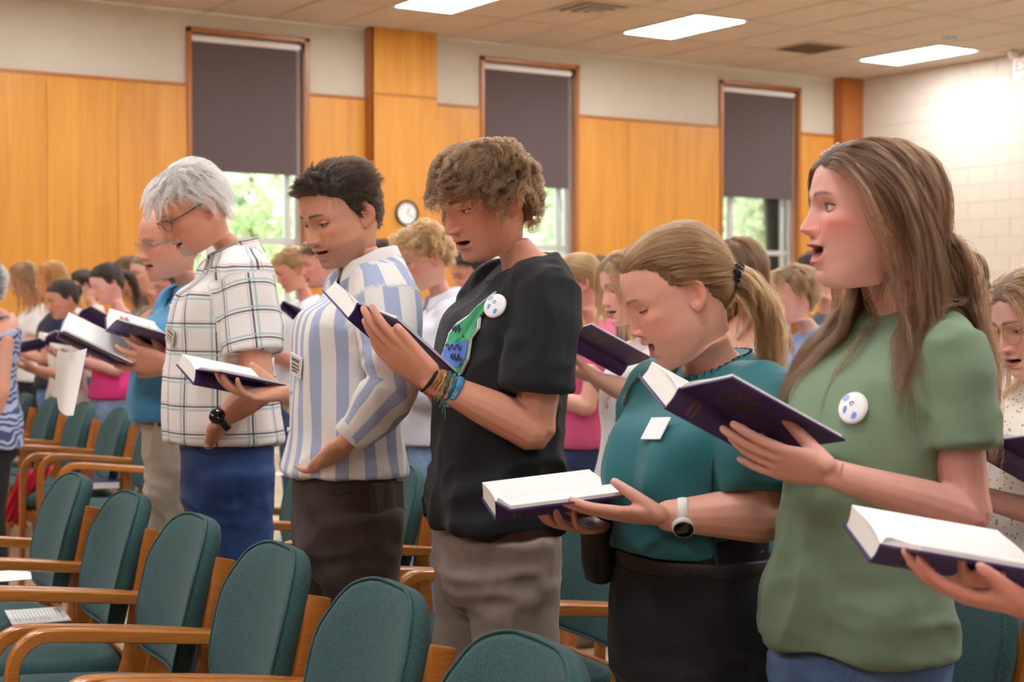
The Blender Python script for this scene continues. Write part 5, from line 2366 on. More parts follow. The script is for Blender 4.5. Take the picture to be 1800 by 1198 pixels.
def make_book(c, M, al, be, sg, label, group='open purple hymnals held by the singers', tn=.004, lettering=True, lod=1.):
    """axis 0 tail to head, axis 1 towards the near cover, axis 2 up"""
    c, M = np.asarray(c, float), np.asarray(M, float)
    r = empty('hymnal', (0, 0, 0), 0, label, 'book', group)
    M4 = np.eye(4)
    M4[:3, :3] = M
    M4[:3, 3] = c
    r.matrix_world = Matrix(M4.tolist())
    F = np.array([-BT / 2 * math.cos(sg), -BT / 2 * math.sin(sg)])
    N = -F
    df, nf = np.array([-math.cos(al), math.sin(al)]), np.array([math.sin(al), math.cos(al)])
    dn, nn = np.array([math.cos(be), math.sin(be)]), np.array([-math.sin(be), math.cos(be)])
    ds = unit(N - F)
    ns = np.array([ds[1], -ds[0]])
    th = .0032

    def slab(p0, d, n_, w, name, mat, L=BL, t0=0., t1=-th):
        q = [p0 + n_ * t0, p0 + d * w + n_ * t0, p0 + d * w + n_ * t1, p0 + n_ * t1]
        rings = [np.array([[a, x, y] for x, y in q]) for a in (-L / 2, L / 2)]
        return MB().loft(rings).build(name, mat, r)
    cf = slab(F + df * .002, df, nf, BW, 'back_cover', M_PURPLE)
    cn = slab(N + dn * .002, dn, nn, BW, 'front_cover', M_PURPLE)
    # spine, slightly rounded
    q = []
    for s in np.linspace(0, 1, 7):
        q.append(F + ds * BT * s + ns * (.0015 + .004 * math.sin(math.pi * s)))
    for s in np.linspace(1, 0, 7):
        q.append(F + ds * BT * s + ns * (-.0015 + .004 * math.sin(math.pi * s)))
    sp = MB().loft([np.array([[a, x, y] for x, y in q]) for a in (-BL / 2, BL / 2)]).build('spine', M_PURPLE, r)
    # page blocks with a page that curls out of the gutter
    tf = BT - .004 - tn
    pw = BW - .005
    PL = BL - .008
    n_ = 12
    G = F + ds * (BT - tn - .001) + (-ns) * .004
    topf = []
    e = F + df * pw + nf * tf
    for s in np.linspace(0, 1, n_):
        b = e + (G - e) * s
        b = b + nf * (.006 * math.sin(math.pi * s ** 1.5) - .002 * s)
        topf.append(b)
    foot = [F + df * pw + nf * .0005, F + df * .004 + nf * .0005]
    concave = [F + df * (pw - .004) + nf * tf * .5]
    poly = topf + [F + df * .002 + nf * .001] + foot[:1] + concave
    MB().loft([np.array([[a, x, y] for x, y in poly]) for a in (-PL / 2, PL / 2)]).build('page_block', M_EDGE, r)
    pg = topf + [x + nf * .0006 for x in topf[::-1]]
    MB().loft([np.array([[a, x, y] for x, y in pg]) for a in (-PL / 2, PL / 2)]).build('open_page', M_PAGE, r, smooth=False)
    # near side
    e2 = N + dn * pw + nn * tn
    topn = []
    for s in np.linspace(0, 1, n_):
        b = G + (e2 - G) * s
        b = b + nn * (.010 * math.sin(math.pi * s ** .55) * (1 - s) + .002)
        topn.append(b)
    poly = topn + [N + dn * pw + nn * .0004, N + dn * .004 + nn * .0004]
    MB().loft([np.array([[a, x, y] for x, y in poly]) for a in (-PL / 2, PL / 2)]).build('page_block', M_EDGE, r)
    pg = topn + [x + nn * .0006 for x in topn[::-1]]
    MB().loft([np.array([[a, x, y] for x, y in pg]) for a in (-PL / 2, PL / 2)]).build('open_page', M_PAGE, r)
    if lettering:
        o = N + dn * .078 + nn * (-th - .0004)
        x3, y3, z3 = np.array([0, *dn]), np.array([1., 0, 0]), np.array([0, *(-nn)])
        for tx, sz, a in (('VOICES', .026, .062), ('Together', .024, .036)):
            text_obj('title', tx, sz, M_GOLD, cn, frame_matrix((a, o[0], o[1]), x3, y3, z3), .0002)
        o = F + ds * BT * .5 + ns * .0062
        x3, z3 = np.array([0, *ds]), np.array([0, *ns])
        for tx, sz, a in (('VOICES', .0085, .078), ('Together', .008, .068)):
            text_obj('title', tx, sz, M_GOLD, sp, frame_matrix((a, o[0], o[1]), x3, y3, z3), .0002)
    return r


BK = {
    'teal': dict(c=[1.7053, 2.5091, 1.0362], M=[[-0.9232, -0.3675, -0.1125], [0.3711, -0.9285, -0.0122], [-0.0999, -0.053, 0.9936]], al=0.111, be=0.080, sg=1.206),
    'girl': dict(c=[1.7067, 2.0048, 1.2129], M=[[-0.875, -0.2719, 0.4006], [0.1741, -0.9488, -0.2637], [0.4517, -0.161, 0.8775]], al=0.166, be=0.361, sg=1.345),
    'black': dict(c=[1.6358, 3.0535, 1.3405], M=[[-0.8072, 0.1137, 0.5792], [-0.1921, -0.9785, -0.0756], [0.5582, -0.1723, 0.8116]], al=0.290, be=-0.055, sg=1.708),
    'stripe': dict(c=[1.6493, 3.921, 1.2072], M=[[-0.978, 0.0119, 0.2081], [-0.0149, -0.9998, -0.013], [0.2079, -0.0158, 0.978]], al=0.306, be=0.010, sg=1.728),
    'grey': dict(c=[1.5783, 4.8745, 1.2741], M=[[-0.8694, -0.3568, 0.3419], [0.2177, -0.8976, -0.3834], [0.4437, -0.2589, 0.858]], al=0.146, be=0.320, sg=0.912),
    'polo': dict(c=[1.72, 4.8173, 1.3089], M=[[-0.934, -0.2816, 0.2198], [0.2039, -0.9256, -0.3189], [0.2933, -0.253, 0.9219]], al=0.039, be=0.441, sg=0.577),
    'front': dict(c=[1.6704, 1.4871, 1.059], M=[[-0.8648, -0.495, 0.0844], [0.47, -0.8571, -0.2111], [0.1769, -0.1429, 0.9738]], al=0.054, be=0.240, sg=0.919)}
BLAB = {'teal': 'open purple hymnal held level by the woman in the teal blouse', 'girl': 'open purple hymnal of the girl in green, front cover title showing', 'black': 'open purple hymnal tilted up by the young man in black',
        'stripe': 'open purple hymnal held before the plaid shirt, by the striped shirt man', 'grey': 'open purple hymnal with hanging sheet, held by the plaid shirt man', 'polo': 'open purple hymnal held by the man in the blue polo',
        'front': 'blurred open hymnal at the bottom right corner, before the green shirt'}
for k_ in BK:
    make_book(label=BLAB[k_], **BK[k_])


def book_pt(k, a, u, v):
    b = BK[k]
    return np.asarray(b['c']) + np.asarray(b['M']) @ np.array([a, u, v])


def book_dir(k, a, u, v):
    return np.asarray(BK[k]['M']) @ np.array([a, u, v])
# ------------------------------------------------------------------ girl in the green T-shirt
def tee_folds(s, sl=None, amp=1.):
    f = [(.0075 * amp, (9, 9, 3.0), False, None), (.0080 * amp, (11, 11, 4), True, lambda v: sstep(-v[:, 2], -1.30 * s, -1.0 * s)), (.0050 * amp, (14, 14, 16), True, lambda v: .4 + .6 * sstep(np.abs(v[:, 1]), .10, .2)),
         (.006 * amp, (9, 9, 24), True, lambda v: np.exp(-((v[:, 2] - .98 * s) / .07) ** 2) * .8)]
    return f


def girl_green():
    o = dict(label='person in sage green T-shirt and jeans with long brown hair, singing over a hymnal', skin=(236, 178, 162), hairc=(84, 62, 46), browc=(104, 78, 58), lipc=(200, 84, 92), blush=.85, mouth=.017, lid=21, lidl=-25, eyec='green', gaze=2, seed=4, hs=1.02, fat=.15, nose=1.08, lip=1.5, browa=.75, jaw=.96, chin=.8)
    p = start(1526, 370, 2.70, 30, 1.69, o, hx=-.02, hphi=8)
    s = p.s
    ln = -.12
    T = T_FEMALE(s, bust=.018, wide=-.04, lean=ln)
    p.neckb = np.array([-.034, 0, 1.452]) * s + np.array([ln * .5, 0, 0])
    p.head(p.hloc, pitch=-3, yaw=p.hyaw)
    Sl, Sr = np.array([-.028, .137, 1.362]) * s + np.array([ln * .42, 0, 0]), np.array([-.028, -.137, 1.362]) * s + np.array([ln * .42, 0, 0])
    El, Wl = p.loc(P(1700, 905, 2.58)), p.loc(P(1462, 832, 2.50))
    Er, Wr = p.loc(P(1600, 905, 2.93)), p.loc(P(1452, 806, 2.66))
    ra = (.045, .043, .038, .035, .0255)
    p.arm(Sl, El, Wl, ra, dict(f=p.dirl(cd(-1, .10, .22)), n=p.dirl(cd(.15, .75, .65)), left=True, curl=((8, 8, 5), (12, 10, 6), (18, 16, 8), (12, 10, 5)), spread=5, thumb=(12, 62, 20), scale=.95))
    p.arm(Sr, Er, Wr, ra, dict(f=p.dirl(cd(-.95, -.15, .15)), n=p.dirl(cd(0, -.3, 1)), left=False, curl=(14, 14, 16, 18), spread=5, thumb=(30, 20, 10), scale=.93))
    trunk_core(p, T)
    p.finish_body()
    m = cloth_mat('sage_jersey', (118, 140, 112), .9, 700, .1, .2, .06)
    mb = MB()
    hem = .868 * s
    tb = cut_table(T, hem)
    for r in tb:
        k = sstep(np.array([-r[0]]), -1.2 * s, -.9 * s)[0]
        r[3] += .012 * k; r[4] += .012 * k
    mb.loft(p.torso_rings(tb, .010))
    for S, E, W, sd in ((Sl, El, Wl, 1), (Sr, Er, Wr, -1)):
        sleeve(mb, S, E, W, .56, [(-.2, .062), (0, .070), (.3, .067), (.6, .068)], inward=(.01, -sd * .08, .015))
    garment(p, 't_shirt', mb, m, .006, tee_folds(s, amp=1.2), 3, smooth=5)
    neck_ring(p, p.neckb + np.array([.006, 0, -.006]), .066, .074, .0045, m, 'neck_rib', .62, .009)
    # stitched hems
    ring = p.torso_rings([[hem + .024] + list(tb[0][1:])], .0)[:1] if False else None
    J = denim_mat('mid_blue_denim', (52, 78, 118), (104, 134, 172))
    pants(p, T, J, .96 * s, hipw=.088, r=([.100, .088, .066, .060, .050],), seed=5, voxel=.009, name='jeans')
    for a in p.ank:
        shoe(p, a, 0., plain('white_sneaker', (222, 222, 220), .5), .24)
    round_button(p, T, 1.292 * s, 24, .027, .020)
    bk = np.array([-.035, 0, -.01])
    caps = [torso_caps(p, Sl, Sr, p.neckb)[1], torso_push(p, T), (from_p(p, Sl + (0, .02, -.01)), from_p(p, El), .074 / p.hs), (from_p(p, Sr + (0, -.02, -.01)), from_p(p, Er), .074 / p.hs)]
    style_long(p, hair_mat('hair_brown_long', (30, 19, 12), (96, 64, 39)), shell_mat('shell_brown_long', (84, 60, 42)), L=.52, n=10000, caps=caps, off=.011, wave=.007, turns=1.4, back=.80, clump=.35, ng=520, frizz=.006, grav=.70, stiff=.8, lat=.50, rad=.00042, wob=.12, part=.008, fsplit=-.075, backlen=.66)
    return p


GIRL = girl_green()


# ------------------------------------------------------------------ woman in the teal blouse
def woman_teal():
    o = dict(label='person in teal ruffled blouse and black trousers with low ponytail, singing from a hymnal', skin=(240, 180, 158), hairc=(122, 90, 62), browc=(140, 104, 76), lipc=(206, 110, 104), blush=.55, mouth=.015, lid=-12, eyec='blue', seed=7, hs=1.05, fat=.6, nose=.85, nosew=.95, jaw=1.02, browa=.75, hairline=[.078, .076, .068, .052, .024, .012, .014, .030, .030, -.030, -.062, -.068], necklean=24, neckw=1.2)
    p = start(1190, 515, 3.05, 30, 1.565, o, hx=.055, hphi=7)
    s = p.s
    T = T_FEMALE(s, belly=.045, bust=.062, wide=.20)
    p.neckb = np.array([-.030, 0, 1.446]) * s
    p.head(p.hloc, pitch=23, yaw=p.hyaw)
    Sl, Sr = np.array([-.030, .182, 1.365]) * s, np.array([-.030, -.182, 1.365]) * s
    El, Wl = p.loc(P(1345, 902, 2.88)), p.loc(P(1172, 906, 2.90))
    Er, Wr = p.loc(P(1190, 960, 3.30)), p.loc(P(1068, 918, 3.16))
    ra = (.060, .058, .050, .044, .029)
    p.arm(Sl, El, Wl, ra, dict(f=p.dirl(cd(-1, .12, .02)), n=p.dirl(cd(.1, .35, 1)), left=True, curl=((4, 8, 6), (4, 8, 6), (6, 10, 8), (6, 12, 8)), spread=4, thumb=(8, 40, 70), scale=.98))
    p.arm(Sr, Er, Wr, ra, dict(f=p.dirl(cd(-.75, -.62, -.02)), n=p.dirl(cd(.1, -.1, 1)), left=False, curl=((10, 28, 20), (14, 30, 20), (16, 30, 20), (20, 30, 22)), spread=5, thumb=(40, 20, 10), scale=.95))
    trunk_core(p, T)
    p.finish_body()
    m = cloth_mat('teal_crepe', (24, 104, 112), .62, 500, .08, .2, .06)
    mb = MB()
    tb = cut_table(T, 1.06 * s)
    mb.loft(p.torso_rings(tb, .010))
    for S, E, W, sd in ((Sl, El, Wl, 1), (Sr, Er, Wr, -1)):
        sleeve(mb, S + (0, sd * .008, .008), E, W, .84, [(-.2, .07), (0, .090), (.25, .098), (.6, .098), (.86, .082)], inward=(.01, -sd * .09, .01))
    sp = [(.004, (9, 9, 4), False, None), (.006, (5, 26, 4), True, lambda v: sstep(np.abs(v[:, 1]), .15, .2)), (.004, (20, 14, 8), True, lambda v: np.exp(-((v[:, 2] - 1.05 * s) / .09) ** 2))]
    garment(p, 'blouse', mb, m, .006, sp, 9, smooth=5)
    # ruffled stand collar
    k = 120
    a = np.linspace(0, 2 * math.pi, k + 1)
    nb = p.neckb
    rf = .072 + .004 * np.sin(a * 34)
    lo = np.stack([nb[0] + .076 * np.cos(a), .080 * np.sin(a), nb[2] - .002 - tz(.076 * np.cos(a), .5)], 1)
    hi = np.stack([nb[0] + (rf + .004) * np.cos(a), (rf + .006) * np.sin(a), nb[2] + .022 - tz(.076 * np.cos(a), .5) + .002 * np.sin(a * 34 + 1)], 1)
    mid = (lo + hi) / 2 - np.stack([.004 * np.cos(a), .004 * np.sin(a), 0 * a], 1)
    V = np.stack([lo, mid, hi, mid + .001, lo + .0012], 1)
    MB().loft([V[i] for i in range(k + 1)], caps=False).build('ruffle_collar', m, p.root, smooth=True)
    # lace insert on the shoulder and sleeve trims
    lace = cloth_mat('teal_lace', (150, 146, 130), .8, 260, .9, .1, .5, (30, 70, 72))
    for sd in (1, -1):
        q = [surf_front(T, sd * x, .0125)(z * s) for x, z in ((52, 1.425), (56, 1.395), (60, 1.36))]
        MB().tube(np.array(q), .011, .0025, up=unit(q[1] - np.array([0, 0, q[1][2]])), k=8, sub=3).build('lace_insert', lace, p.root, smooth=True)
        q = [surf_front(T, sd * x, .014)(z * s) for x, z in ((60, 1.33), (58, 1.25), (60, 1.15), (64, 1.05))]
        MB().tube(np.array(q), .0035, k=6, sub=5).build('braid_trim', cloth_mat('teal_braid', (16, 66, 74), .8, 300, .9), p.root, smooth=True)
    B = cloth_mat('black_twill', (15, 15, 17), .85, 600, .1, .1, .1)
    T2 = [list(r) for r in T]
    pants(p, T2, B, 1.10 * s, hipw=.102, r=([.124, .112, .088, .076, .062],), seed=8, voxel=.010, grow_=.014)
    q = p.torso_rings([list(cut_table(T, 1.035 * s)[0])[:5] + [.018, 0]] * 2, .012)[0]
    q[:, 2] = 1.035 * s
    MB().tube(np.concatenate([q, q[:1]]), .004, .017, up=(0, 0, 1), k=8, caps=False, dome=False).build('belt', plain('black_belt', (34, 34, 37), .5), p.root, smooth=True)
    # belt pouch at the front right hip
    pw = p.loc(P(1052, 962, 3.16))
    mb = MB()
    for i, (z, a_, b_) in enumerate(((-.07, .012, .02), (-.065, .02, .03), (-.03, .026, .04), (.03, .028, .042), (.06, .024, .038), (.068, .012, .03))):
        an = np.linspace(0, 2 * math.pi, 20, endpoint=False)
        mb.v.append(np.empty((0, 3))) if False else None
        rg = np.stack([pw[0] + a_ * np.sign(np.cos(an)) * np.abs(np.cos(an)) ** .7, pw[1] + b_ * np.sign(np.sin(an)) * np.abs(np.sin(an)) ** .7, np.full(20, pw[2] + z)], 1)
        if i == 0:
            rings = [rg]
        else:
            rings.append(rg)
    mb.loft(rings)
    mb.build('belt_pouch', cloth_mat('black_nylon', (20, 20, 22), .6, 300, .3), p.root, smooth=True)
    for a in p.ank:
        shoe(p, a, 0., plain('black_shoe', (26, 26, 28), .4), .24)
    name_tag(p, T, 1.325 * s, 14, .062, .048, plain('badge_white', (240, 240, 240), .4, var=.02), M_GOLD, [], rolld=4, off=.016)
    watch(p, Wl + p.dirl(cd(.030, 0, 0)), Wl - El, p.dirl(cd(.1, -.8, -.55)), plain('white_strap', (236, 234, 228), .5, var=.02), plain('white_case', (226, 222, 212), .35), plain('black_dial', (14, 14, 16), .12), .0345, cr_=.0215)
    style_pony(p, hair_mat('hair_light_brown', (66, 44, 26), (150, 108, 66)), shell_mat('shell_light_brown', (128, 94, 64)), tie=(-.104, .014, -.006), tail=.27, n=7500, nt=2600, off=.006, tie_mat=plain('black_scrunchie', (14, 14, 16), .9, bump=.6, scale=60), tie_r=.017, tdir=(-.75, .2, -.75), spread=.016, wave=.010, grav=1.1, tstiff=.9,
               caps=torso_caps(p, Sl, Sr, p.neckb, .085))
    return p


TEAL = woman_teal()


# ------------------------------------------------------------------ young man in the black T-shirt
def man_black():
    o = dict(label='person in black T-shirt and taupe trousers with curly brown hair, reading a raised hymnal', skin=(222, 156, 128), hairc=(74, 54, 38), browc=(60, 42, 30), lipc=(190, 104, 98), blush=.55, mouth=.006, lid=2, seed=11, hs=1.01, nose=1.22, hump=1.2, jaw=1.04, brow=1.5, browth=1.25, chin=1.2, beard=.10, necklean=20, neckw=1.05,
             hairline=[.052, .050, .044, .036, .008, -.012, -.022, .012, .014, -.042, -.072, -.080])
    p = start(852, 352, 3.52, 20, 1.80, o, hx=.022, hphi=37)
    s = p.s
    ln = -.07
    T = T_MALE(s, lean=ln)
    p.neckb = np.array([-.030, 0, 1.468]) * s + np.array([ln * .52, 0, 0])
    p.head(p.hloc, pitch=18, yaw=p.hyaw)
    Sl, Sr = np.array([-.028, .176, 1.395]) * s + np.array([ln * .45, 0, 0]), np.array([-.028, -.176, 1.395]) * s + np.array([ln * .45, 0, 0])
    El, Wl = p.loc(P(938, 755, 3.34)), p.loc(P(757, 668, 3.30))
    Er, Wr = p.loc(P(850, 780, 3.75)), p.loc(P(770, 690, 3.62))
    ra = (.054, .052, .043, .041, .029)
    wd = P(757, 668, 3.30)
    p.arm(Sl, El, Wl, ra, dict(f=p.dirl(cd(-.78, .10, .60)), n=p.dirl(cd(.35, .75, .55)), left=True, curl=((6, 10, 8), (8, 12, 8), (10, 14, 8), (12, 16, 8)), spread=4, thumb=(17, 2, 0), scale=1.08))
    p.arm(Sr, Er, Wr, ra, dict(f=p.dirl(cd(-.8, -.1, .55)), n=p.dirl(cd(.3, -.2, .9)), left=False, curl=(14, 14, 16, 18), spread=5, thumb=(30, 20, 10), scale=1.05))
    trunk_core(p, T)
    p.finish_body()
    m = cloth_mat('faded_black_jersey', (19, 23, 27), .92, 600, .1, .12, .12)
    hem = .905 * s
    tb = cut_table(T, hem)
    for r in tb:
        k = sstep(np.array([-r[0]]), -1.25 * s, -.9 * s)[0]
        r[3] += .020 * k; r[4] += .018 * k
    mb = MB()
    mb.loft(p.torso_rings(tb, .014))
    for S, E, W, sd in ((Sl, El, Wl, 1), (Sr, Er, Wr, -1)):
        sleeve(mb, S, E, W, .70, [(-.2, .07), (0, .083), (.3, .083), (.7, .079)], inward=(.01, -sd * .09, .015))
    garment(p, 't_shirt', mb, m, .006, tee_folds(s, amp=1.6), 15, smooth=5)
    neck_ring(p, p.neckb + np.array([.006, 0, -.004]), .070, .080, .0048, m, 'neck_rib', .62, .010)
    K = cloth_mat('taupe_twill', (146, 130, 118), .85, 500, .12, .15, .07)
    po = pants(p, T, K, .99 * s, hipw=.094, stance=-.03, r=([.108, .092, .076, .072, .064],), seed=13, voxel=.009, grow_=.010)
    pocket_seams(p, T, K, .905 * s, ang=(52, 92), w=.003)
    for a in p.ank:
        shoe(p, a, 0., plain('grey_sneaker', (120, 116, 112), .6))
    # chest print: leaf, globe band, ring and the start of a year
    Tb = T
    fr = badge_frame(Tb, 1.245 * s, 26, .0195)

    def dec(name, pts, c, z=0.):
        """flat print patch wrapped on the chest; pts in metres (across to the left, up)"""
        q = []
        for (a_, h_) in pts:
            ang = math.degrees((a_ + .062) / .15)
            q.append(surf_front(Tb, ang, .0170 + z)((1.285 + h_) * s))
        q = np.array(q)
        c0 = q.mean(0)
        n_ = fr[3]
        rings = [q - n_ * .006, q, c0 + (q - c0) * .5 + n_ * .0008, c0 + (q - c0) * .05 + n_ * .001]
        MB().loft(rings, caps=False).build(name, c, PR)
    PR = empty_part(p, 'chest_print', Matrix.Identity(4))
    gW, gG, gB = plain('print_white', (232, 234, 236), .8, var=.02), plain('print_green', (64, 160, 106), .8, var=.15, scale=60), plain('print_blue', (98, 128, 208), .8, var=.12, scale=60)
    gK = plain('print_ink', (40, 50, 70), .8)
    leaf = [(.045, .110), (.040, .085), (.047, .078), (.034, .062), (.040, .040), (.030, .020), (.028, -.02), (.012, -.05), (-.02, -.055), (-.045, -.045), (-.052, -.02), (-.040, .0), (-.035, .03), (-.020, .050), (.005, .065), (.02, .085)]
    dec('print_outline', [(x * 1.12, y * 1.08) for x, y in leaf], gW)
    dec('print_leaf', leaf, gG, .0008)
    dec('print_globe', [(.030, .018), (.026, -.018), (.010, -.036), (-.030, -.040), (-.049, -.028), (-.045, -.005), (-.030, .008), (.0, .014)], gB, .0018)
    a = np.linspace(math.pi * 1.02, math.pi * 1.75, 18)
    arc = [surf_front(Tb, math.degrees((.066 + .050 * math.cos(x)) / .15), .0205)((1.285 - .035 + .055 * math.sin(x)) * s) for x in a]
    MB().tube(np.array(arc), .0055, .002, up=fr[3], k=6).build('print_ring', gW, PR)
    arc = [q + fr[3] * .0022 for q in arc]
    MB().tube(np.array(arc), .0032, .0015, up=fr[3], k=6).build('print_ring', gB, PR)
    for tx, sz, a_, h_, mt, z_ in (('20', .034, -.030, -.118, gB, .019), ('20', .034, -.030, -.118, gW, .0178)):
        o_, x_, u_, n_ = badge_frame(Tb, (1.285 + h_) * s, math.degrees((a_ + .062) / .15), z_)
        sc_ = 1.18 if mt is gW else 1.
        text_obj('lettering', tx, sz * sc_, mt, PR, frame_matrix(o_, x_, u_, n_), .0004)
    rs_ = np.random.RandomState(3)
    for a0, h0, ln_ in ((-.034, .002, .05), (-.016, -.020, .034), (-.030, .040, .03)):
        q = [surf_front(Tb, math.degrees((a0 + .062 + ln_ * t_) / .15), .0205)((1.285 + h0 + .006 * math.sin(t_ * 19) + .004 * rs_.rand()) * s) for t_ in np.linspace(0, 1, 26)]
        MB().tube(np.array(q), .0014, k=5, sub=2).build('print_script', gK, PR)
    round_button(p, T, 1.375 * s, 50, .027, .022)
    # bracelets
    ad = unit(El - Wl)
    w0 = Wl + ad * .004
    fpx = p.dirl(cd(.3, .75, .55))
    bn = unit(fpx - ad * (fpx @ ad)); bs = np.cross(ad, bn)
    br = [((24, 22, 24), -.008, .0042, 0), ((150, 116, 84), .004, .0032, 0), ((196, 92, 50), .012, .0034, 1), ((150, 138, 80), .019, .0032, 1), ((58, 92, 74), .027, .0036, 1), ((36, 110, 130), .036, .0036, 1)]
    for i, (c_, d_, r_, tw) in enumerate(br):
        a = np.linspace(0, 2 * math.pi, 41)
        rr = .0305 + d_ * .12 + (.0012 * np.sin(a * 9 + i) if tw else 0)
        pts = (w0 + ad * d_)[None] + np.outer(rr * np.cos(a) * .80, bn) + np.outer(rr * np.sin(a), bs) + np.outer((.0015 * np.sin(a * 9) if tw else 0 * a) + .004 * np.sin(a + i), ad)
        MB().tube(pts, r_, k=7, caps=False, dome=False).build('bracelet', plain('bracelet_%d' % i, c_, .8, var=.4, scale=120, bump=.6), p.root, smooth=True)
    a = np.linspace(0, 2 * math.pi, 41)
    pts = (w0 + ad * .050)[None] + np.outer(.0365 * np.cos(a) * .82, bn) + np.outer(.0365 * np.sin(a), bs)
    band = MB().tube(pts, .0015, .0075, up=ad, k=8, caps=False, dome=False).build('wristband', plain('blue_silicone', (38, 128, 168), .4), p.root, smooth=True)
    for i, ch in enumerate('LOVES YOU'):
        if ch == ' ':
            continue
        x = math.radians(180 - (i - 4.5) * 11)
        q = (w0 + ad * .050) + bn * (.0382 * math.cos(x) * .82) + bs * (.0382 * math.sin(x))
        nn_ = unit(bn * math.cos(x) + bs * math.sin(x))
        xx = unit(np.cross(nn_, -ad)) * -1
        yy = np.cross(nn_, xx)
        text_obj('lettering', ch, .0095, plain('band_ink', (200, 224, 232), .5), band, frame_matrix(q, xx, yy, nn_), .0003)
    q0 = w0 + ad * .026 - bn * .024 + bs * 0
    for j in range(4):
        e = q0 + np.array([0, 0, -.014 - .012 * j]) + p.dirl(cd(.006 * (j - 1.5), -.01, 0))
        MB().tube([q0, (q0 + e) / 2 + p.dirl(cd(.003, 0, 0)), e], .0014, k=5, sub=3).build('bracelet_tassel', plain('bracelet_4', (58, 92, 74)), p.root)

    def comb(x, N_):
        sd = np.sign(x[:, 1] + 1e-6)
        d = np.stack([np.clip(.15 + x[:, 0] / .06, -.5, .75), sd * .55, -.15 + 0 * sd], 1)
        return nrmz(d - N_ * (d * N_).sum(1)[:, None])
    style_short(p, hair_mat('hair_curly_brown', (26, 17, 11), (120, 86, 54)), shell_mat('shell_curly_brown', (96, 70, 48)), n=10000, L=(.062, .092), comb=comb, grav=.42, rad=.00042, off=.011, clump=.86, frizz=.0025, ng=620, init=.42, wob=.45,
                thick=lambda x, y, z: .008 * sstep(z, -.03, .05) + .003, curl=(.0085, 1.8), seg=18, lenf=lambda P_: np.where(P_[:, 2] < -.01, .65, 1.) * (1 - .34 * sstep(P_[:, 0], .05, .085)), keep=.010)
    return p


BLACK = man_black()


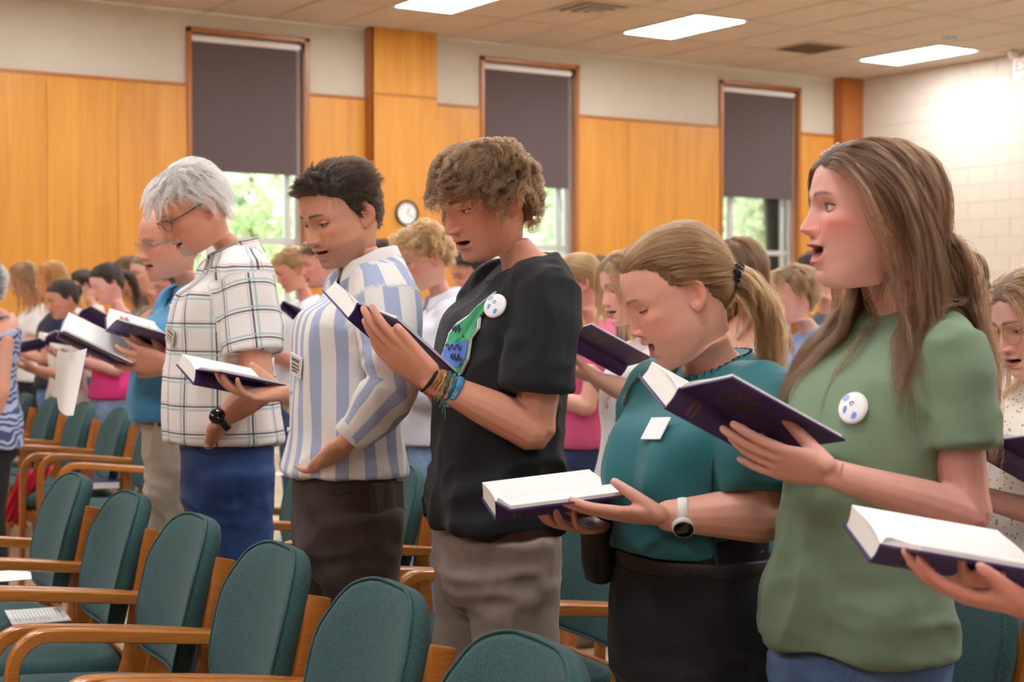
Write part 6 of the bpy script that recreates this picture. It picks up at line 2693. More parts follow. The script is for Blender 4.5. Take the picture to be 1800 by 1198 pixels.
# ------------------------------------------------------------------ man in the striped shirt
def man_striped():
    o = dict(label='person in blue and white striped shirt and brown jeans, one hand in pocket', skin=(224, 166, 136), hairc=(62, 46, 36), browc=(70, 52, 38), lipc=(190, 112, 100), blush=.4, mouth=.004, lid=-4, seed=17, hs=1.01, nose=1.0, jaw=1.06, beard=.48, beardc=(120, 88, 66), necklean=18, fat=.1, scalp=.97, brow=1.2,
             hairline=[.070, .068, .056, .042, .016, -.006, -.020, .018, .018, -.030, -.058, -.064])
    p = start(599, 376, 3.92, 20, 1.80, o, hx=.01, hphi=42)
    s = p.s
    ln = -.06
    T = T_MALE(s, belly=.012, lean=ln, slim=.07)
    p.neckb = np.array([-.030, 0, 1.468]) * s + np.array([ln * .52, 0, 0])
    p.head(p.hloc, pitch=19, yaw=p.hyaw)
    Sl, Sr = np.array([-.028, .178, 1.395]) * s + np.array([ln * .45, 0, 0]), np.array([-.028, -.178, 1.395]) * s + np.array([ln * .45, 0, 0])
    El, Wl = p.loc(P(698, 678, 3.70)), p.loc(P(606, 778, 3.70))
    Er, Wr = p.loc(P(588, 742, 4.22)), p.loc(P(508, 692, 4.10))
    ra = (.054, .050, .043, .040, .029)
    p.arm(Sl, El, Wl, ra, dict(f=p.dirl(cd(-.45, .72, -.55)), n=p.dirl(cd(-.4, .4, .3)), left=True, curl=(16, 18, 20, 22), spread=3, thumb=(8, 5, 0), scale=1.05), voxel=.0032)
    p.arm(Sr, Er, Wr, ra, dict(f=p.dirl(cd(-.95, -.25, .0)), n=p.dirl(cd(.1, -.25, 1)), left=False, curl=((14, 24, 18), (16, 26, 18), (18, 28, 18), (24, 30, 20)), spread=5, thumb=(40, 40, 20), scale=1.05), voxel=.0032)
    trunk_core(p, T)
    p.finish_body()
    m = stripe_mat()
    pat = arm_pat([(Sl, El, Wl), (Sr, Er, Wr)], .058, 1.9)
    tb = cut_table(T, .975 * s)
    for r in tb:
        k = sstep(np.array([-r[0]]), -1.2 * s, -.95 * s)[0]
        r[3] += .016 * k; r[4] += .018 * k
    mb = MB()
    mb.loft(p.torso_rings(tb, .012))
    for S, E, W, sd, te in ((Sl, El, Wl, 1, 1.90), (Sr, Er, Wr, -1, 1.86)):
        sleeve(mb, S, E, W, te, [(-.2, .07), (0, .080), (.5, .068), (1, .060), (1.5, .052), (1.9, .040)], inward=(.01, -sd * .09, .015))
    sp = [(.007, (9, 9, 3), False, None), (.008, (11, 11, 6), True, None), (.008, (18, 18, 22), True, lambda v: np.exp(-((v - El) ** 2).sum(1) / .012))]
    garment(p, 'shirt', mb, m, .006, sp, 19, pat=pat, smooth=5)
    collar(p, p.neckb + np.array([.004, 0, .0]), .066, .072, m, pat=True)
    # cuffs
    for E, W, te in ((El, Wl, 1.9), (Er, Wr, 1.86)):
        a_, b_ = E + (W - E) * (te - 1 - .12), E + (W - E) * (te - 1 + .03)
        c = MB()
        c.tube(np.array([a_, (a_ + b_) / 2, b_]), [.044, .0435, .042], k=22, dome=False)
        c.build('cuff', cloth_mat('white_oxford', (232, 230, 226), .85, 900), p.root, smooth=True)
    placket(p, surf_front(tb, -4, .016), .99 * s, 1.35 * s, None, 5)
    J = cloth_mat('dark_brown_denim', (62, 46, 38), .88, 500, .2, .15, .14)
    pants(p, T, J, 1.04 * s, hipw=.096, stance=-.035, r=([.108, .088, .072, .064, .057],), seed=21, voxel=.009, grow_=.010)
    pocket_seams(p, T, cloth_mat('brown_seam', (44, 32, 26), .9), .99 * s, ang=(34, 80))
    for a in p.ank:
        shoe(p, a, 0., plain('dark_brown_shoe', (54, 38, 30), .4))
    # back pocket
    o_, x_, u_, n_ = badge_frame(T, .90 * s, 122, .003)
    MB().box((-.06, -.07, -.012), (.06, .065, .006), bev=.003).build('back_pocket', J, p.root).matrix_local = frame_matrix(o_, x_, u_, n_)
    name_tag(p, T, 1.235 * s, 12, .075, .050, plain('badge_white', (240, 240, 240), .4, var=.02), plain('badge_ink', (60, 56, 54), .5), [(.058, .0085, .012), (.05, .005, .001), (.052, .005, -.007), (.04, .005, -.014)], rolld=-6, off=.020)

    def comb(x, N_):
        up = sstep(x[:, 0], .02, .07) * sstep(x[:, 2], .03, .07)
        d = np.stack([-.25 + 1.0 * up, .25 + 0 * up, -.6 * (1 - sstep(x[:, 2], .02, .07)) + .35 * up], 1)
        return nrmz(d)
    style_short(p, hair_mat('hair_dark_brown', (20, 14, 10), (58, 42, 30)), shell_mat('shell_dark_brown', (56, 42, 33)), n=10000, L=(.024, .032), comb=comb, grav=.05, rad=.00036, off=.005, clump=.35, frizz=.0015, ng=500, init=.36, wob=.10,
                thick=lambda x, y, z: .0022 + .007 * sstep(z, .04, .085), lenf=lambda P_: np.where(P_[:, 2] < .05, np.interp(P_[:, 2], [-.07, .05], [.10, .42]), 1.0) * (1 + .35 * sstep(P_[:, 0], .04, .08)), keep=.0035)
    return p


STRIPE = man_striped()


# ------------------------------------------------------------------ grey haired man in plaid
def man_plaid():
    o = dict(label='person in white plaid short sleeved shirt and blue jeans with silver hair and glasses', skin=(222, 158, 128), hairc=(196, 192, 182), browc=(150, 140, 128), lipc=(184, 112, 98), blush=.5, mouth=.003, lid=0, seed=23, hs=.99, nose=1.1, jaw=1.02, beard=.9, goatee=True, beardc=(196, 190, 180), necklean=26, brow=1.3, browa=.4,
             hairline=[.060, .058, .056, .050, .030, .000, -.008, .018, .020, -.034, -.066, -.074])
    p = start(337, 366, 4.62, 20, 1.86, o, hx=.10, hphi=30)
    s = p.s
    T = T_MALE(s, belly=.030, lean=.03)
    p.neckb = np.array([-.022, 0, 1.468]) * s
    p.head(p.hloc, pitch=30, yaw=p.hyaw)
    Sl, Sr = np.array([-.020, .180, 1.405]) * s, np.array([-.020, -.180, 1.405]) * s
    El, Wl = p.loc(P(455, 684, 4.42)), p.loc(P(386, 741, 4.40))
    Er, Wr = p.loc(P(395, 668, 4.95)), p.loc(P(298, 640, 4.84))
    ra = (.054, .052, .044, .042, .030)
    p.arm(Sl, El, Wl, ra, dict(f=p.dirl(cd(-.15, .85, -.5)), n=p.dirl(cd(-.5, .3, .3)), left=True, curl=(16, 18, 20, 22), spread=3, thumb=(8, 5, 0), scale=1.06), voxel=.0034)
    p.arm(Sr, Er, Wr, ra, dict(f=p.dirl(cd(-.95, .1, .16)), n=p.dirl(cd(.1, .85, .25)), left=False, curl=((10, 12, 8), (12, 14, 8), (14, 16, 10), (16, 18, 10)), spread=6, thumb=(30, 20, 10), scale=1.06), voxel=.0034)
    trunk_core(p, T)
    p.finish_body()
    m = plaid_mat()
    pat = arm_pat([(Sl, El, Wl), (Sr, Er, Wr)], .07, .68)
    tb = cut_table(T, .962 * s)
    for r in tb:
        k = sstep(np.array([-r[0]]), -1.25 * s, -.95 * s)[0]
        r[3] += .016 * k; r[4] += .020 * k
    mb = MB()
    mb.loft(p.torso_rings(tb, .014))
    for S, E, W, sd in ((Sl, El, Wl, 1), (Sr, Er, Wr, -1)):
        sleeve(mb, S, E, W, .68, [(-.2, .07), (0, .084), (.3, .084), (.7, .084)], inward=(.01, -sd * .09, .015))
    garment(p, 'plaid_shirt', mb, m, .0065, [(.008, (9, 9, 3), False, None), (.008, (11, 11, 6), True, None)], 25, pat=pat, smooth=5)
    collar(p, p.neckb + np.array([.004, 0, .0]), .068, .074, m, pat=True)
    placket(p, surf_front(tb, -4, .018), .98 * s, 1.33 * s, None, 5)
    J = denim_mat('deep_blue_denim', (26, 52, 104), (54, 88, 144))
    pants(p, T, J, 1.03 * s, hipw=.096, stance=-.035, r=([.110, .092, .074, .066, .060],), seed=27, voxel=.010, grow_=.010, name='jeans')
    pocket_seams(p, T, plain('denim_seam', (40, 58, 92), .9), .985 * s, ang=(34, 78), w=.003)
    for a in p.ank:
        shoe(p, a, 0., plain('brown_shoe', (84, 60, 44), .5))
    ad = Wl - El
    watch(p, Wl - unit(ad) * .006, ad, p.dirl(cd(-.55, -.8, .1)), plain('black_strap', (18, 18, 20), .5), plain('black_case', (24, 24, 26), .25), plain('black_dial', (14, 14, 16), .12), .034, cr_=.023)
    ring = Wr + unit(p.dirl(cd(-.95, .1, .16))) * .110
    name_tag(p, T, 1.25 * s, 16, .072, .046, plain('badge_brown', (150, 138, 122), .5), plain('badge_ink', (60, 56, 54), .5), [(.052, .008, .010), (.045, .005, -.002), (.05, .004, -.011)], rolld=-14, off=.022)
    glasses(p, plain('dark_frames', (40, 38, 40), .35), .025, .0155, 2.8)

    def comb(x, N_):
        fr = sstep(x[:, 0], -.02, .05)
        d = np.stack([-.75 + 1.25 * fr * sstep(x[:, 2], .04, .08), -.30 * fr * sstep(x[:, 2], .04, .08) + .1, -.75 + .45 * fr], 1)
        return nrmz(d - N_ * (d * N_).sum(1)[:, None])
    style_short(p, hair_mat('hair_silver', (176, 172, 160), (242, 240, 232), .4), shell_mat('shell_silver', (186, 182, 172)), n=8000, L=(.055, .075), comb=comb, grav=.20, rad=.00042, off=.012, clump=.42, frizz=.002, ng=420, init=.24, wob=.07,
                thick=lambda x, y, z: .003 + .012 * sstep(z, .02, .07), lenf=lambda P_: np.where(P_[:, 2] < .0, .45, 1.0), seg=9, keep=.006)
    return p


PLAID = man_plaid()


# ------------------------------------------------------------------ man in the blue polo
def man_polo():
    o = dict(label='person in blue polo shirt and khaki trousers, balding with glasses, behind the plaid shirt', skin=(222, 160, 134), hairc=(150, 138, 124), lipc=(182, 106, 96), blush=.6, mouth=.004, lid=8, seed=29, hs=.99, nose=1.05, jaw=1.06, fat=.4, bald=True, browa=.4, scalp=.7, necklean=20, beard=.15)
    p = start(298, 424, 5.22, 28, 1.76, o, hx=.05, hphi=38)
    s = p.s
    T = T_MALE(s, belly=.060)
    p.neckb = np.array([-.025, 0, 1.465]) * s
    p.head(p.hloc, pitch=9, yaw=p.hyaw)
    Sl, Sr = np.array([-.024, .180, 1.40]) * s, np.array([-.024, -.180, 1.40]) * s
    El, Wl = p.loc(P(372, 650, 5.05)), p.loc(P(296, 634, 5.00))
    Er, Wr = p.loc(P(330, 670, 5.40)), p.loc(P(250, 640, 5.22))
    ra = (.054, .050, .043, .040, .029)
    p.arm(Sl, El, Wl, ra, dict(f=p.dirl(cd(-.80, -.1, .45)), n=p.dirl(cd(.2, .35, .85)), left=True, curl=((14, 18, 14), (14, 18, 14), (14, 18, 14), (16, 18, 14)), spread=7, thumb=(36, 20, 10), scale=1.05), voxel=.0036)
    p.arm(Sr, Er, Wr, ra, dict(f=p.dirl(cd(-.9, -.2, .3)), n=p.dirl(cd(.2, 0, .9)), left=False, curl=(20, 20, 20, 20), spread=5, thumb=(30, 20, 10), scale=1.05), voxel=.0045)
    trunk_core(p, T)
    p.finish_body()
    m = cloth_mat('blue_pique', (72, 146, 190), .85, 420, .35, .2, .08)
    mb = MB()
    tb = cut_table(T, 1.03 * s)
    mb.loft(p.torso_rings(tb, .014))
    for S, E, W, sd in ((Sl, El, Wl, 1), (Sr, Er, Wr, -1)):
        sleeve(mb, S, E, W, .66, [(-.2, .07), (0, .082), (.3, .080), (.7, .076)], inward=(.01, -sd * .09, .015))
    garment(p, 'polo_shirt', mb, m, .0075, [(.006, (9, 9, 3), False, None), (.006, (12, 12, 8), True, lambda v: sstep(-v[:, 2], -1.2, -1.02))], 31, smooth=5)
    collar(p, p.neckb + np.array([.004, 0, -.004]), .068, .074, m, h=.03, leaf=.045, gap=26)
    placket(p, surf_front(tb, -2, .018), 1.27 * s, 1.34 * s, None, 2)
    K = cloth_mat('khaki_twill', (188, 178, 158), .85, 500, .12, .15, .06)
    pants(p, T, K, 1.06 * s, hipw=.096, stance=-.03, r=([.112, .096, .080, .074, .066],), seed=33, voxel=.010, grow_=.012)
    q = p.torso_rings([list(cut_table(T, 1.042 * s)[0])[:5] + [.024, 0]] * 2, .013)[0]
    q[:, 2] = 1.042 * s
    MB().tube(np.concatenate([q, q[:1]]), .004, .017, up=(0, 0, 1), k=8, caps=False, dome=False).build('belt', plain('brown_leather', (62, 42, 32), .4), p.root, smooth=True)
    for i in (4, 9, 31, 36):
        dr = unit(q[i] - q.mean(0))
        MB().tube(np.array([q[i] + dr * .005 + (0, 0, -.022), q[i] + dr * .006, q[i] + dr * .005 + (0, 0, .022)]), .006, .002, up=dr, k=8).build('belt_loop', K, p.root)
    for a in p.ank:
        shoe(p, a, 0., plain('dark_loafer', (60, 50, 48), .4))
    name_tag(p, T, 1.245 * s, 26, .075, .045, plain('badge_white', (240, 240, 240), .4, var=.02), plain('badge_ink', (60, 56, 54), .5), [(.05, .0085, .008), (.04, .005, -.005)], rolld=-2, off=.022)
    glasses(p, plain('silver_frames', (150, 146, 142), .3, .6), .023, .016, 2.4)
    style_short(p, hair_mat('hair_grey_fringe', (120, 110, 98), (178, 166, 150)), shell_mat('shell_grey_fringe', (150, 136, 122)), n=1500, L=(.02, .03), grav=.3, rad=.0004, off=.004, init=.25, ng=120)
    return p


POLO = man_polo()
# ------------------------------------------------------------------ the people further back
def book_pose(c, yaw, pitch=25., roll=0.):
    f = np.array([math.cos(yaw), math.sin(yaw), 0.])
    l = np.array([-math.sin(yaw), math.cos(yaw), 0.])
    u = np.array([0, 0, 1.])
    a0 = f * math.cos(math.radians(pitch)) + u * math.sin(math.radians(pitch))
    a2 = np.cross(a0, l)
    r = math.radians(roll)
    l2 = l * math.cos(r) + a2 * math.sin(r)
    a2 = np.cross(a0, l2)
    return np.stack([a0, l2, a2], 1)


EXTRA_LOG = []
HAIRC = {'brown': ((34, 22, 14), (104, 72, 46), (84, 60, 42)), 'dark': ((14, 10, 8), (52, 38, 28), (46, 34, 26)), 'blond': ((92, 66, 38), (186, 142, 90), (156, 120, 78)),
         'ginger': ((104, 60, 26), (200, 132, 70), (176, 116, 64)), 'lightbrown': ((66, 46, 28), (148, 110, 72), (122, 92, 62)), 'grey': ((90, 88, 86), (170, 168, 164), (120, 118, 114))}


def extra(px, py, d, phi, H, label, sex='f', hair=('long', 'brown'), skin=(228, 172, 148), top=(230, 228, 224), topname=None, sleeves=.5, legs_=(70, 100, 140), pose='read', pitch=12, hphi=None, hx=.03, arms_px=None, mouth=.004,
          lod=.55, seed=1, book=None, spec_top=None, hem=.90, shorts=False, glass=None, wide=0., lid=0, hairlen=.42, lean=-.05, belly=0., neckline=None, hs=1.0, collar_=False, topmat=None, roll=0, hairkw=None, tiekw=None, hairline=None, nohead=False):
    hc = HAIRC[hair[1]]
    o = dict(label=label, skin=skin, hairc=hc[2], mouth=mouth, lid=lid, seed=seed, lod=lod, hs=hs, group=None, blush=.6, fat=.2, jaw=1.03 if sex == 'm' else .97, browa=.7)
    if hairline:
        o['hairline'] = hairline
    p = start(px, py, d, phi, H, o, hx=hx, hphi=hphi)
    s = p.s
    T = (T_MALE(s, lean=lean, belly=belly) if sex == 'm' else T_FEMALE(s, bust=.022, wide=wide, lean=lean, belly=belly))
    sw = .172 if sex == 'm' else .142
    p.neckb = np.array([-.032, 0, 1.462 if sex == 'm' else 1.450]) * s + np.array([lean * .5, 0, 0])
    p.head(p.hloc, pitch=pitch, yaw=p.hyaw, roll=roll)
    sh = lambda sd: np.array([-.028, sd * sw, 1.385 if sex == 'm' else 1.362]) * s + np.array([lean * .43, 0, 0])
    Sl, Sr = sh(1), sh(-1)
    ra = (.052, .049, .042, .039, .028) if sex == 'm' else (.043, .041, .036, .033, .025)
    ra = tuple(x * (1 + .6 * wide) for x in ra)
    J = {}
    if pose == 'read':
        J = {1: (np.array([.03, .20, 1.09]) * s, np.array([.26, .10, 1.16]) * s), -1: (np.array([.03, -.20, 1.09]) * s, np.array([.26, -.10, 1.16]) * s)}
    elif pose == 'down':
        J = {1: (np.array([-.03, .20, 1.09]) * s, np.array([.05, .19, .85]) * s), -1: (np.array([-.03, -.20, 1.09]) * s, np.array([.05, -.19, .85]) * s)}
    elif pose == 'clasp':
        J = {1: (np.array([-.01, .20, 1.09]) * s, np.array([.17, .06, .96]) * s), -1: (np.array([-.01, -.20, 1.09]) * s, np.array([.17, -.06, .96]) * s)}
    if arms_px:
        for sd, (e, w) in arms_px.items():
            J[sd] = (p.loc(P(*e)), p.loc(P(*w)))
    bare = MB()
    for sd in (1, -1):
        E, W = J[sd]
        S = Sl if sd == 1 else Sr
        fdir = unit(W - E) * .5 + np.array([.6, -.25 * sd, .1]) if pose == 'read' else (unit(W - E) + np.array([.1, -.5 * sd if pose == 'clasp' else 0, 0]))
        n_ = np.array([0, -.25 * sd, 1.]) if pose == 'read' else np.array([.1, -sd, .1])
        p.arm(S, E, W, ra, dict(f=fdir, n=n_, left=(sd == 1), curl=((14, 20, 14), (16, 22, 14), (18, 24, 14), (20, 26, 16)), spread=4, thumb=(36, 20, 10), scale=.95 if sex == 'f' else 1.04), voxel=.006)
    # bare shoulders need a real trunk under the straps
    if sleeves <= 0:
        mb = MB()
        mb.loft(p.torso_rings(cut_table(T, 1.1 * s), -.004, k=30))
        for S, E in ((Sl, J[1][0]), (Sr, J[-1][0])):
            mb.tube(np.array([S * .6 + np.array([0, 0, .4 * S[2]]), S, S + (E - S) * .3, S + (E - S) * .6]), np.array([ra[0] * 1.15, ra[0] * 1.15, ra[1] * 1.04, ra[1]]), k=14, sub=3)
        p.skin_piece(mb, .009, 3)
    else:
        trunk_core(p, T)
    if shorts:
        mb = MB()
        for sd in (1, -1):
            mb.tube(np.array([(-.005, sd * .088 * s, .84 * s), (.005, sd * .095 * s, .62 * s), (.01, sd * .10 * s, .48 * s), (-.01, sd * .105 * s, .28 * s), (-.02, sd * .11 * s, .06)]), np.array([.085, .072, .055, .052, .036]) * s, k=14, sub=3)
        p.skin_piece(mb, .009, 2)
    p.finish_body()
    EXTRA_LOG.append((label[:40], p.xy[:2].round(2).tolist()))
    m = topmat or cloth_mat(topname or 'top_%d_%d_%d' % tuple(top), top, .88, 500, .1, .2, .06)
    tb = cut_table(T, hem * s, 1.385 * s if sleeves <= 0 else None)
    for r in tb:
        k = sstep(np.array([-r[0]]), -1.2 * s, -.95 * s)[0]
        r[3] += .012 * k; r[4] += .012 * k
    mb = MB()
    mb.loft(p.torso_rings(tb, .010, k=30))
    if sleeves > 0:
        for S, (E, W), sd in ((Sl, J[1], 1), (Sr, J[-1], -1)):
            r_ = ra[0] * 1.55
            sleeve(mb, S, E, W, sleeves, [(-.2, r_ * .85), (0, r_), (.4, r_ * .97), (.7, r_ * .93), (1., ra[2] * 1.35), (1.9, ra[4] * 1.5)], inward=(.01, -sd * .08, .012), k=14)
    garment(p, 'shirt' if sleeves > 0 else 'tank_top', mb, m, .010, [(.006, (9, 9, 3), False, None), (.004, (13, 13, 6), True, None)], seed, smooth=3)
    if sleeves <= 0:
        for sd in (1, -1):
            q = [np.array([x, sd * y, z]) * s + np.array([lean * .43, 0, 0]) for x, y, z in ((.088, .085, 1.35), (.070, .095, 1.405), (.0, .10, 1.452), (-.06, .095, 1.44), (-.105, .085, 1.36))]
            MB().tube(np.array(q), .017, .004, up=(0, 0, 1), k=8, sub=4).build('strap', m, p.root, smooth=True)
    elif collar_:
        collar(p, p.neckb + np.array([.004, 0, 0]), .064, .070, m)
    else:
        neck_ring(p, p.neckb + np.array([.006, 0, -.004]), .066, .074, .0045, m, 'neck_rib', .62, .009, k=26)
    Jm = denim_mat('denim_%d_%d_%d' % tuple(legs_), tuple(int(x * .8) for x in legs_), tuple(min(255, int(x * 1.25)) for x in legs_))
    if shorts:
        pants(p, T, Jm, .98 * s, hipw=.09, r=([.108, .104, .10, .098, .096],), seed=seed, voxel=.014, name='shorts', end=.52 * s, knee_dx=.0, ank_dx=.0)
        p.ank = [(-.02, .11 * s, .06), (-.02, -.11 * s, .06)]
    else:
        pants(p, T, Jm, .98 * s, hipw=.09, seed=seed, voxel=.014, name='trousers')
    for a in p.ank:
        shoe(p, a, 0., plain('sneaker_%d' % (seed % 3), [(200, 198, 194), (60, 58, 58), (120, 96, 76)][seed % 3], .5), .25)
    hm, sm = hair_mat('hairx_' + hair[1], hc[0], hc[1]), shell_mat('shellx_' + hair[1], hc[2])
    kw = dict(hairkw or {})
    caps = torso_caps(p, Sl, Sr, p.neckb, .07)
    rr = .00055 + .00009 * max(0, d - 5)
    nn = int(3600 if d < 7 else 2200)
    if hair[0] == 'long':
        a = dict(L=hairlen, n=nn, caps=caps, off=.012, wave=.006, turns=1.2, back=.6, clump=.35, ng=220, frizz=.005, grav=.85, stiff=.8, lat=.5, rad=rr, wob=.15, seg=16)
        a.update(kw)
        style_long(p, hm, sm, **a)
    elif hair[0] in ('pony', 'bun'):
        a = dict(n=nn, nt=900, rad=rr, caps=caps, tie_mat=plain('dark_hair_tie', (24, 22, 24), .8) if hair[0] == 'pony' else None, bun=hair[0] == 'bun', tie=(-.10, 0, .03), tdir=(-.9, 0, -.2), grav=1.0, tstiff=.9, tail=.25, tie_r=.014)
        a.update(kw)
        style_pony(p, hm, sm, **a)
    elif hair[0] == 'curly':
        def comb(x, N_):
            d_ = np.stack([np.where(x[:, 0] > 0, .7, -.5), .4 * np.sign(x[:, 1]), -.1 + 0 * x[:, 0]], 1)
            return nrmz(d_ - N_ * (d_ * N_).sum(1)[:, None])
        a = dict(n=nn, L=(.05, .08), comb=comb, grav=.4, rad=rr, off=.016, clump=.75, frizz=.003, ng=260, init=.45, wob=.4, curl=(.006, 1.3), seg=12, thick=lambda x, y, z: .006 * sstep(z, -.02, .05) + .003, lenf=lambda P_: np.where(P_[:, 2] < .0, .45, 1.) * (1 - .45 * sstep(P_[:, 0], .04, .085)), keep=.008)
        a.update(kw)
        style_short(p, hm, sm, **a)
    else:
        def comb(x, N_):
            d_ = np.stack([np.where(x[:, 0] > .03, .5, -.5), .2 + 0 * x[:, 0], -.55 + 0 * x[:, 0]], 1)
            return nrmz(d_ - N_ * (d_ * N_).sum(1)[:, None])
        a = dict(n=nn, L=(.025, .04), comb=comb, grav=.15, rad=rr, off=.008, clump=.4, ng=200, init=.35, wob=.15, lenf=lambda P_: np.where(P_[:, 2] < .02, .4, 1.), thick=lambda x, y, z: .003 + .005 * sstep(z, .02, .07))
        a.update(kw)
        style_short(p, hm, sm, **a)
    if glass:
        glasses(p, plain('frames_' + glass, {'gold': (190, 160, 110), 'dark': (50, 46, 44)}[glass], .3, .6 if glass == 'gold' else .1), .025, .022 if glass == 'gold' else .016, 2.1)
    if book:
        c = book.get('c')
        c = P(*c) if c is not None else p.xy + p.R @ (np.array([.33, 0, 1.19]) * s)
        like = BK.get(book.get('like'))
        if like:
            make_book(c, like['M'], like['al'], like['be'], like['sg'], book['label'], lettering=book.get('lettering', False))
        else:
            make_book(c, book_pose(c, p.yaw, book.get('pitch', 25), book.get('roll', 0)), book.get('al', .15), book.get('be', .2), book.get('sg', .9), book['label'], lettering=book.get('lettering', False))
    return p


# left block
extra(42, 490, 11.4, 26, 1.72, 'person in white T-shirt with glasses and long fair hair, far left', hair=('long', 'lightbrown'), legs_=(30, 30, 32), glass='gold', pitch=18, seed=41, hairkw=dict(off=.008))
extra(90, 490, 10.7, 2, 1.71, 'person in navy T-shirt with long ginger hair hiding the face', hair=('long', 'ginger'), top=(34, 42, 66), legs_=(92, 122, 158), pitch=8, seed=42, hairlen=.40, book=dict(c=(66, 609, 10.2), label='open white paged booklet held at the far left beside the floral top', pitch=-12))
extra(110, 525, 10.0, 34, 1.56, 'person in cream top with dark hair tied back, looking down, far left', hair=('bun', 'dark'), top=(228, 222, 212), legs_=(98, 128, 160), pitch=14, seed=43, skin=(214, 158, 130), book=dict(c=(112, 600, 9.6), label='small purple hymnal held by the dark haired person in cream', pitch=10))
extra(144, 502, 12.5, 22, 1.70, 'person with dark bun half hidden behind the pink strap top', hair=('bun', 'dark'), top=(210, 196, 186), pitch=16, seed=44)
extra(188, 498, 9.8, 30, 1.655, 'person in bright pink strap top and pale jeans with dark ponytail', hair=('pony', 'dark'), top=(232, 60, 140), sleeves=0, legs_=(128, 152, 180), pitch=18, seed=45, skin=(238, 184, 168), hairkw=dict(tail=.30), book=dict(c=(170, 566, 9.3), label='purple hymnal held by the person in the pink strap top', pitch=30))
extra(226, 478, 11.6, 36, 1.69, 'person with brown hair standing half hidden behind the olive tank top', hair=('long', 'brown'), top=(120, 124, 120), pitch=8, seed=46)
extra(256, 480, 10.1, 40, 1.70, 'person in olive tank top with hands clasped, left of the blue polo', hair=('bun', 'lightbrown'), top=(160, 164, 144), sleeves=0, legs_=(210, 206, 200), pose='clasp', pitch=4, seed=47, skin=(232, 180, 150))
extra(298, 502, 9.5, 40, 1.60, 'person with glasses and flushed face peeking out behind the blue polo', sex='m', hair=('short', 'brown'), top=(150, 150, 156), glass='dark', pitch=12, seed=48, skin=(232, 160, 148))
FLORAL = NT('floral_blue')
_w = FLORAL.n('ShaderNodeTexWave', wave_type='RINGS')
_w.inputs['Scale'].default_value = 9.
_w.inputs['Distortion'].default_value = 14.
_w.inputs['Detail'].default_value = 1.5
FLORAL.l(FLORAL.coord(), _w.inputs['Vector'])
FLORAL.l(FLORAL.ramp(_w.outputs[0], [(.35, lin((62, 74, 116))), (.6, lin((168, 178, 208)))]), FLORAL.b.inputs['Base Color'])
FLORAL.set(Roughness=.8)
extra(-30, 505, 7.5, 24, 1.64, 'person in sleeveless blue floral top and black trousers at the left edge', hair=('short', 'grey'), topmat=FLORAL.m, sleeves=0, legs_=(26, 26, 28), pose='down', pitch=5, seed=49, hem=.80, wide=.12, skin=(226, 166, 138))
# between and behind the front singers
extra(513, 473, 9.35, 22, 1.74, 'person in white T-shirt with short fair hair, behind the plaid shirt', sex='m', hair=('short', 'blond'), top=(222, 224, 228), legs_=(60, 82, 116), pitch=24, seed=51, skin=(232, 170, 146))
extra(563, 462, 8.3, 24, 1.75, 'person in dark T-shirt holding a hymnal behind the striped shirt', sex='m', hair=('short', 'brown'), top=(36, 44, 58), legs_=(190, 188, 184), pitch=12, seed=52, skin=(232, 168, 152), book=dict(c=(520, 556, 7.95), label='dark purple hymnal seen between the plaid and the striped shirts', like='black'))
extra(668, 458, 9.9, 20, 1.74, 'person of whom only dark hair shows above the striped shirt collar', sex='m', hair=('short', 'dark'), top=(90, 96, 110), pitch=15, seed=53)
extra(742, 452, 6.1, 24, 1.72, 'person in white button shirt and pale jeans with curly blond hair', sex='m', hair=('curly', 'blond'), top=(224, 226, 234), sleeves=1.7, collar_=True, legs_=(126, 152, 186), pitch=20, seed=54, skin=(238, 182, 160), lod=.7, hphi=26)
extra(830, 482, 7.5, 32, 1.69, 'person with short dark hair glimpsed left of the black T-shirt', sex='m', hair=('short', 'dark'), top=(60, 66, 80), pitch=12, seed=55, skin=(226, 164, 140))
extra(1014, 496, 6.7, 10, 1.61, 'person in pink T-shirt with blond bun right of the black T-shirt', hair=('bun', 'blond'), top=(216, 88, 132), legs_=(40, 54, 88), pitch=8, seed=56, hairkw=dict(tie=(-.098, 0, -.03)))
extra(1046, 488, 8.6, 30, 1.63, 'person in navy top with brown hair behind the pink T-shirt', hair=('long', 'brown'), top=(34, 38, 58), pitch=6, seed=57)
TIE = NT('red_tie_dye')
_n = TIE.noise(TIE.coord(), 9., 4, .6, 1.5)
TIE.l(TIE.ramp(_n, [(.55, lin((238, 236, 234))), (.66, lin((224, 110, 104)))]), TIE.b.inputs['Base Color'])
TIE.set(Roughness=.85)
extra(1108, 502, 5.05, 24, 1.58, 'person in white T-shirt with red splashes and denim shorts behind the teal blouse', hair=('long', 'lightbrown'), topmat=TIE.m, legs_=(72, 92, 130), shorts=True, pitch=12, seed=58, hairlen=.3, skin=(236, 184, 164),
      arms_px={1: ((1108, 690, 4.80), (1042, 662, 4.74)), -1: ((1085, 700, 5.3), (1035, 650, 5.1))}, book=dict(c=(1044, 622, 4.80), label='dark purple hymnal held beside the pink T-shirt, cover showing', like='girl', lettering=True))
extra(1290, 474, 5.9, 24, 1.68, 'person in tank top with long straight brown hair behind the ponytail', hair=('long', 'brown'), top=(200, 180, 170), sleeves=0, pitch=8, seed=59, lod=.7, skin=(230, 172, 142), hairlen=.40)
extra(1392, 517, 6.6, 14, 1.575, 'person in light blue T-shirt with short brown hair, mouth open, behind the girl in green', hair=('short', 'lightbrown'), top=(130, 156, 200), pitch=2, seed=60, lod=.8, mouth=.012, skin=(238, 190, 174), hphi=10, lid=-8,
      hairkw=dict(L=(.06, .085), off=.010, grav=.35, curl=(.003, 1.)))
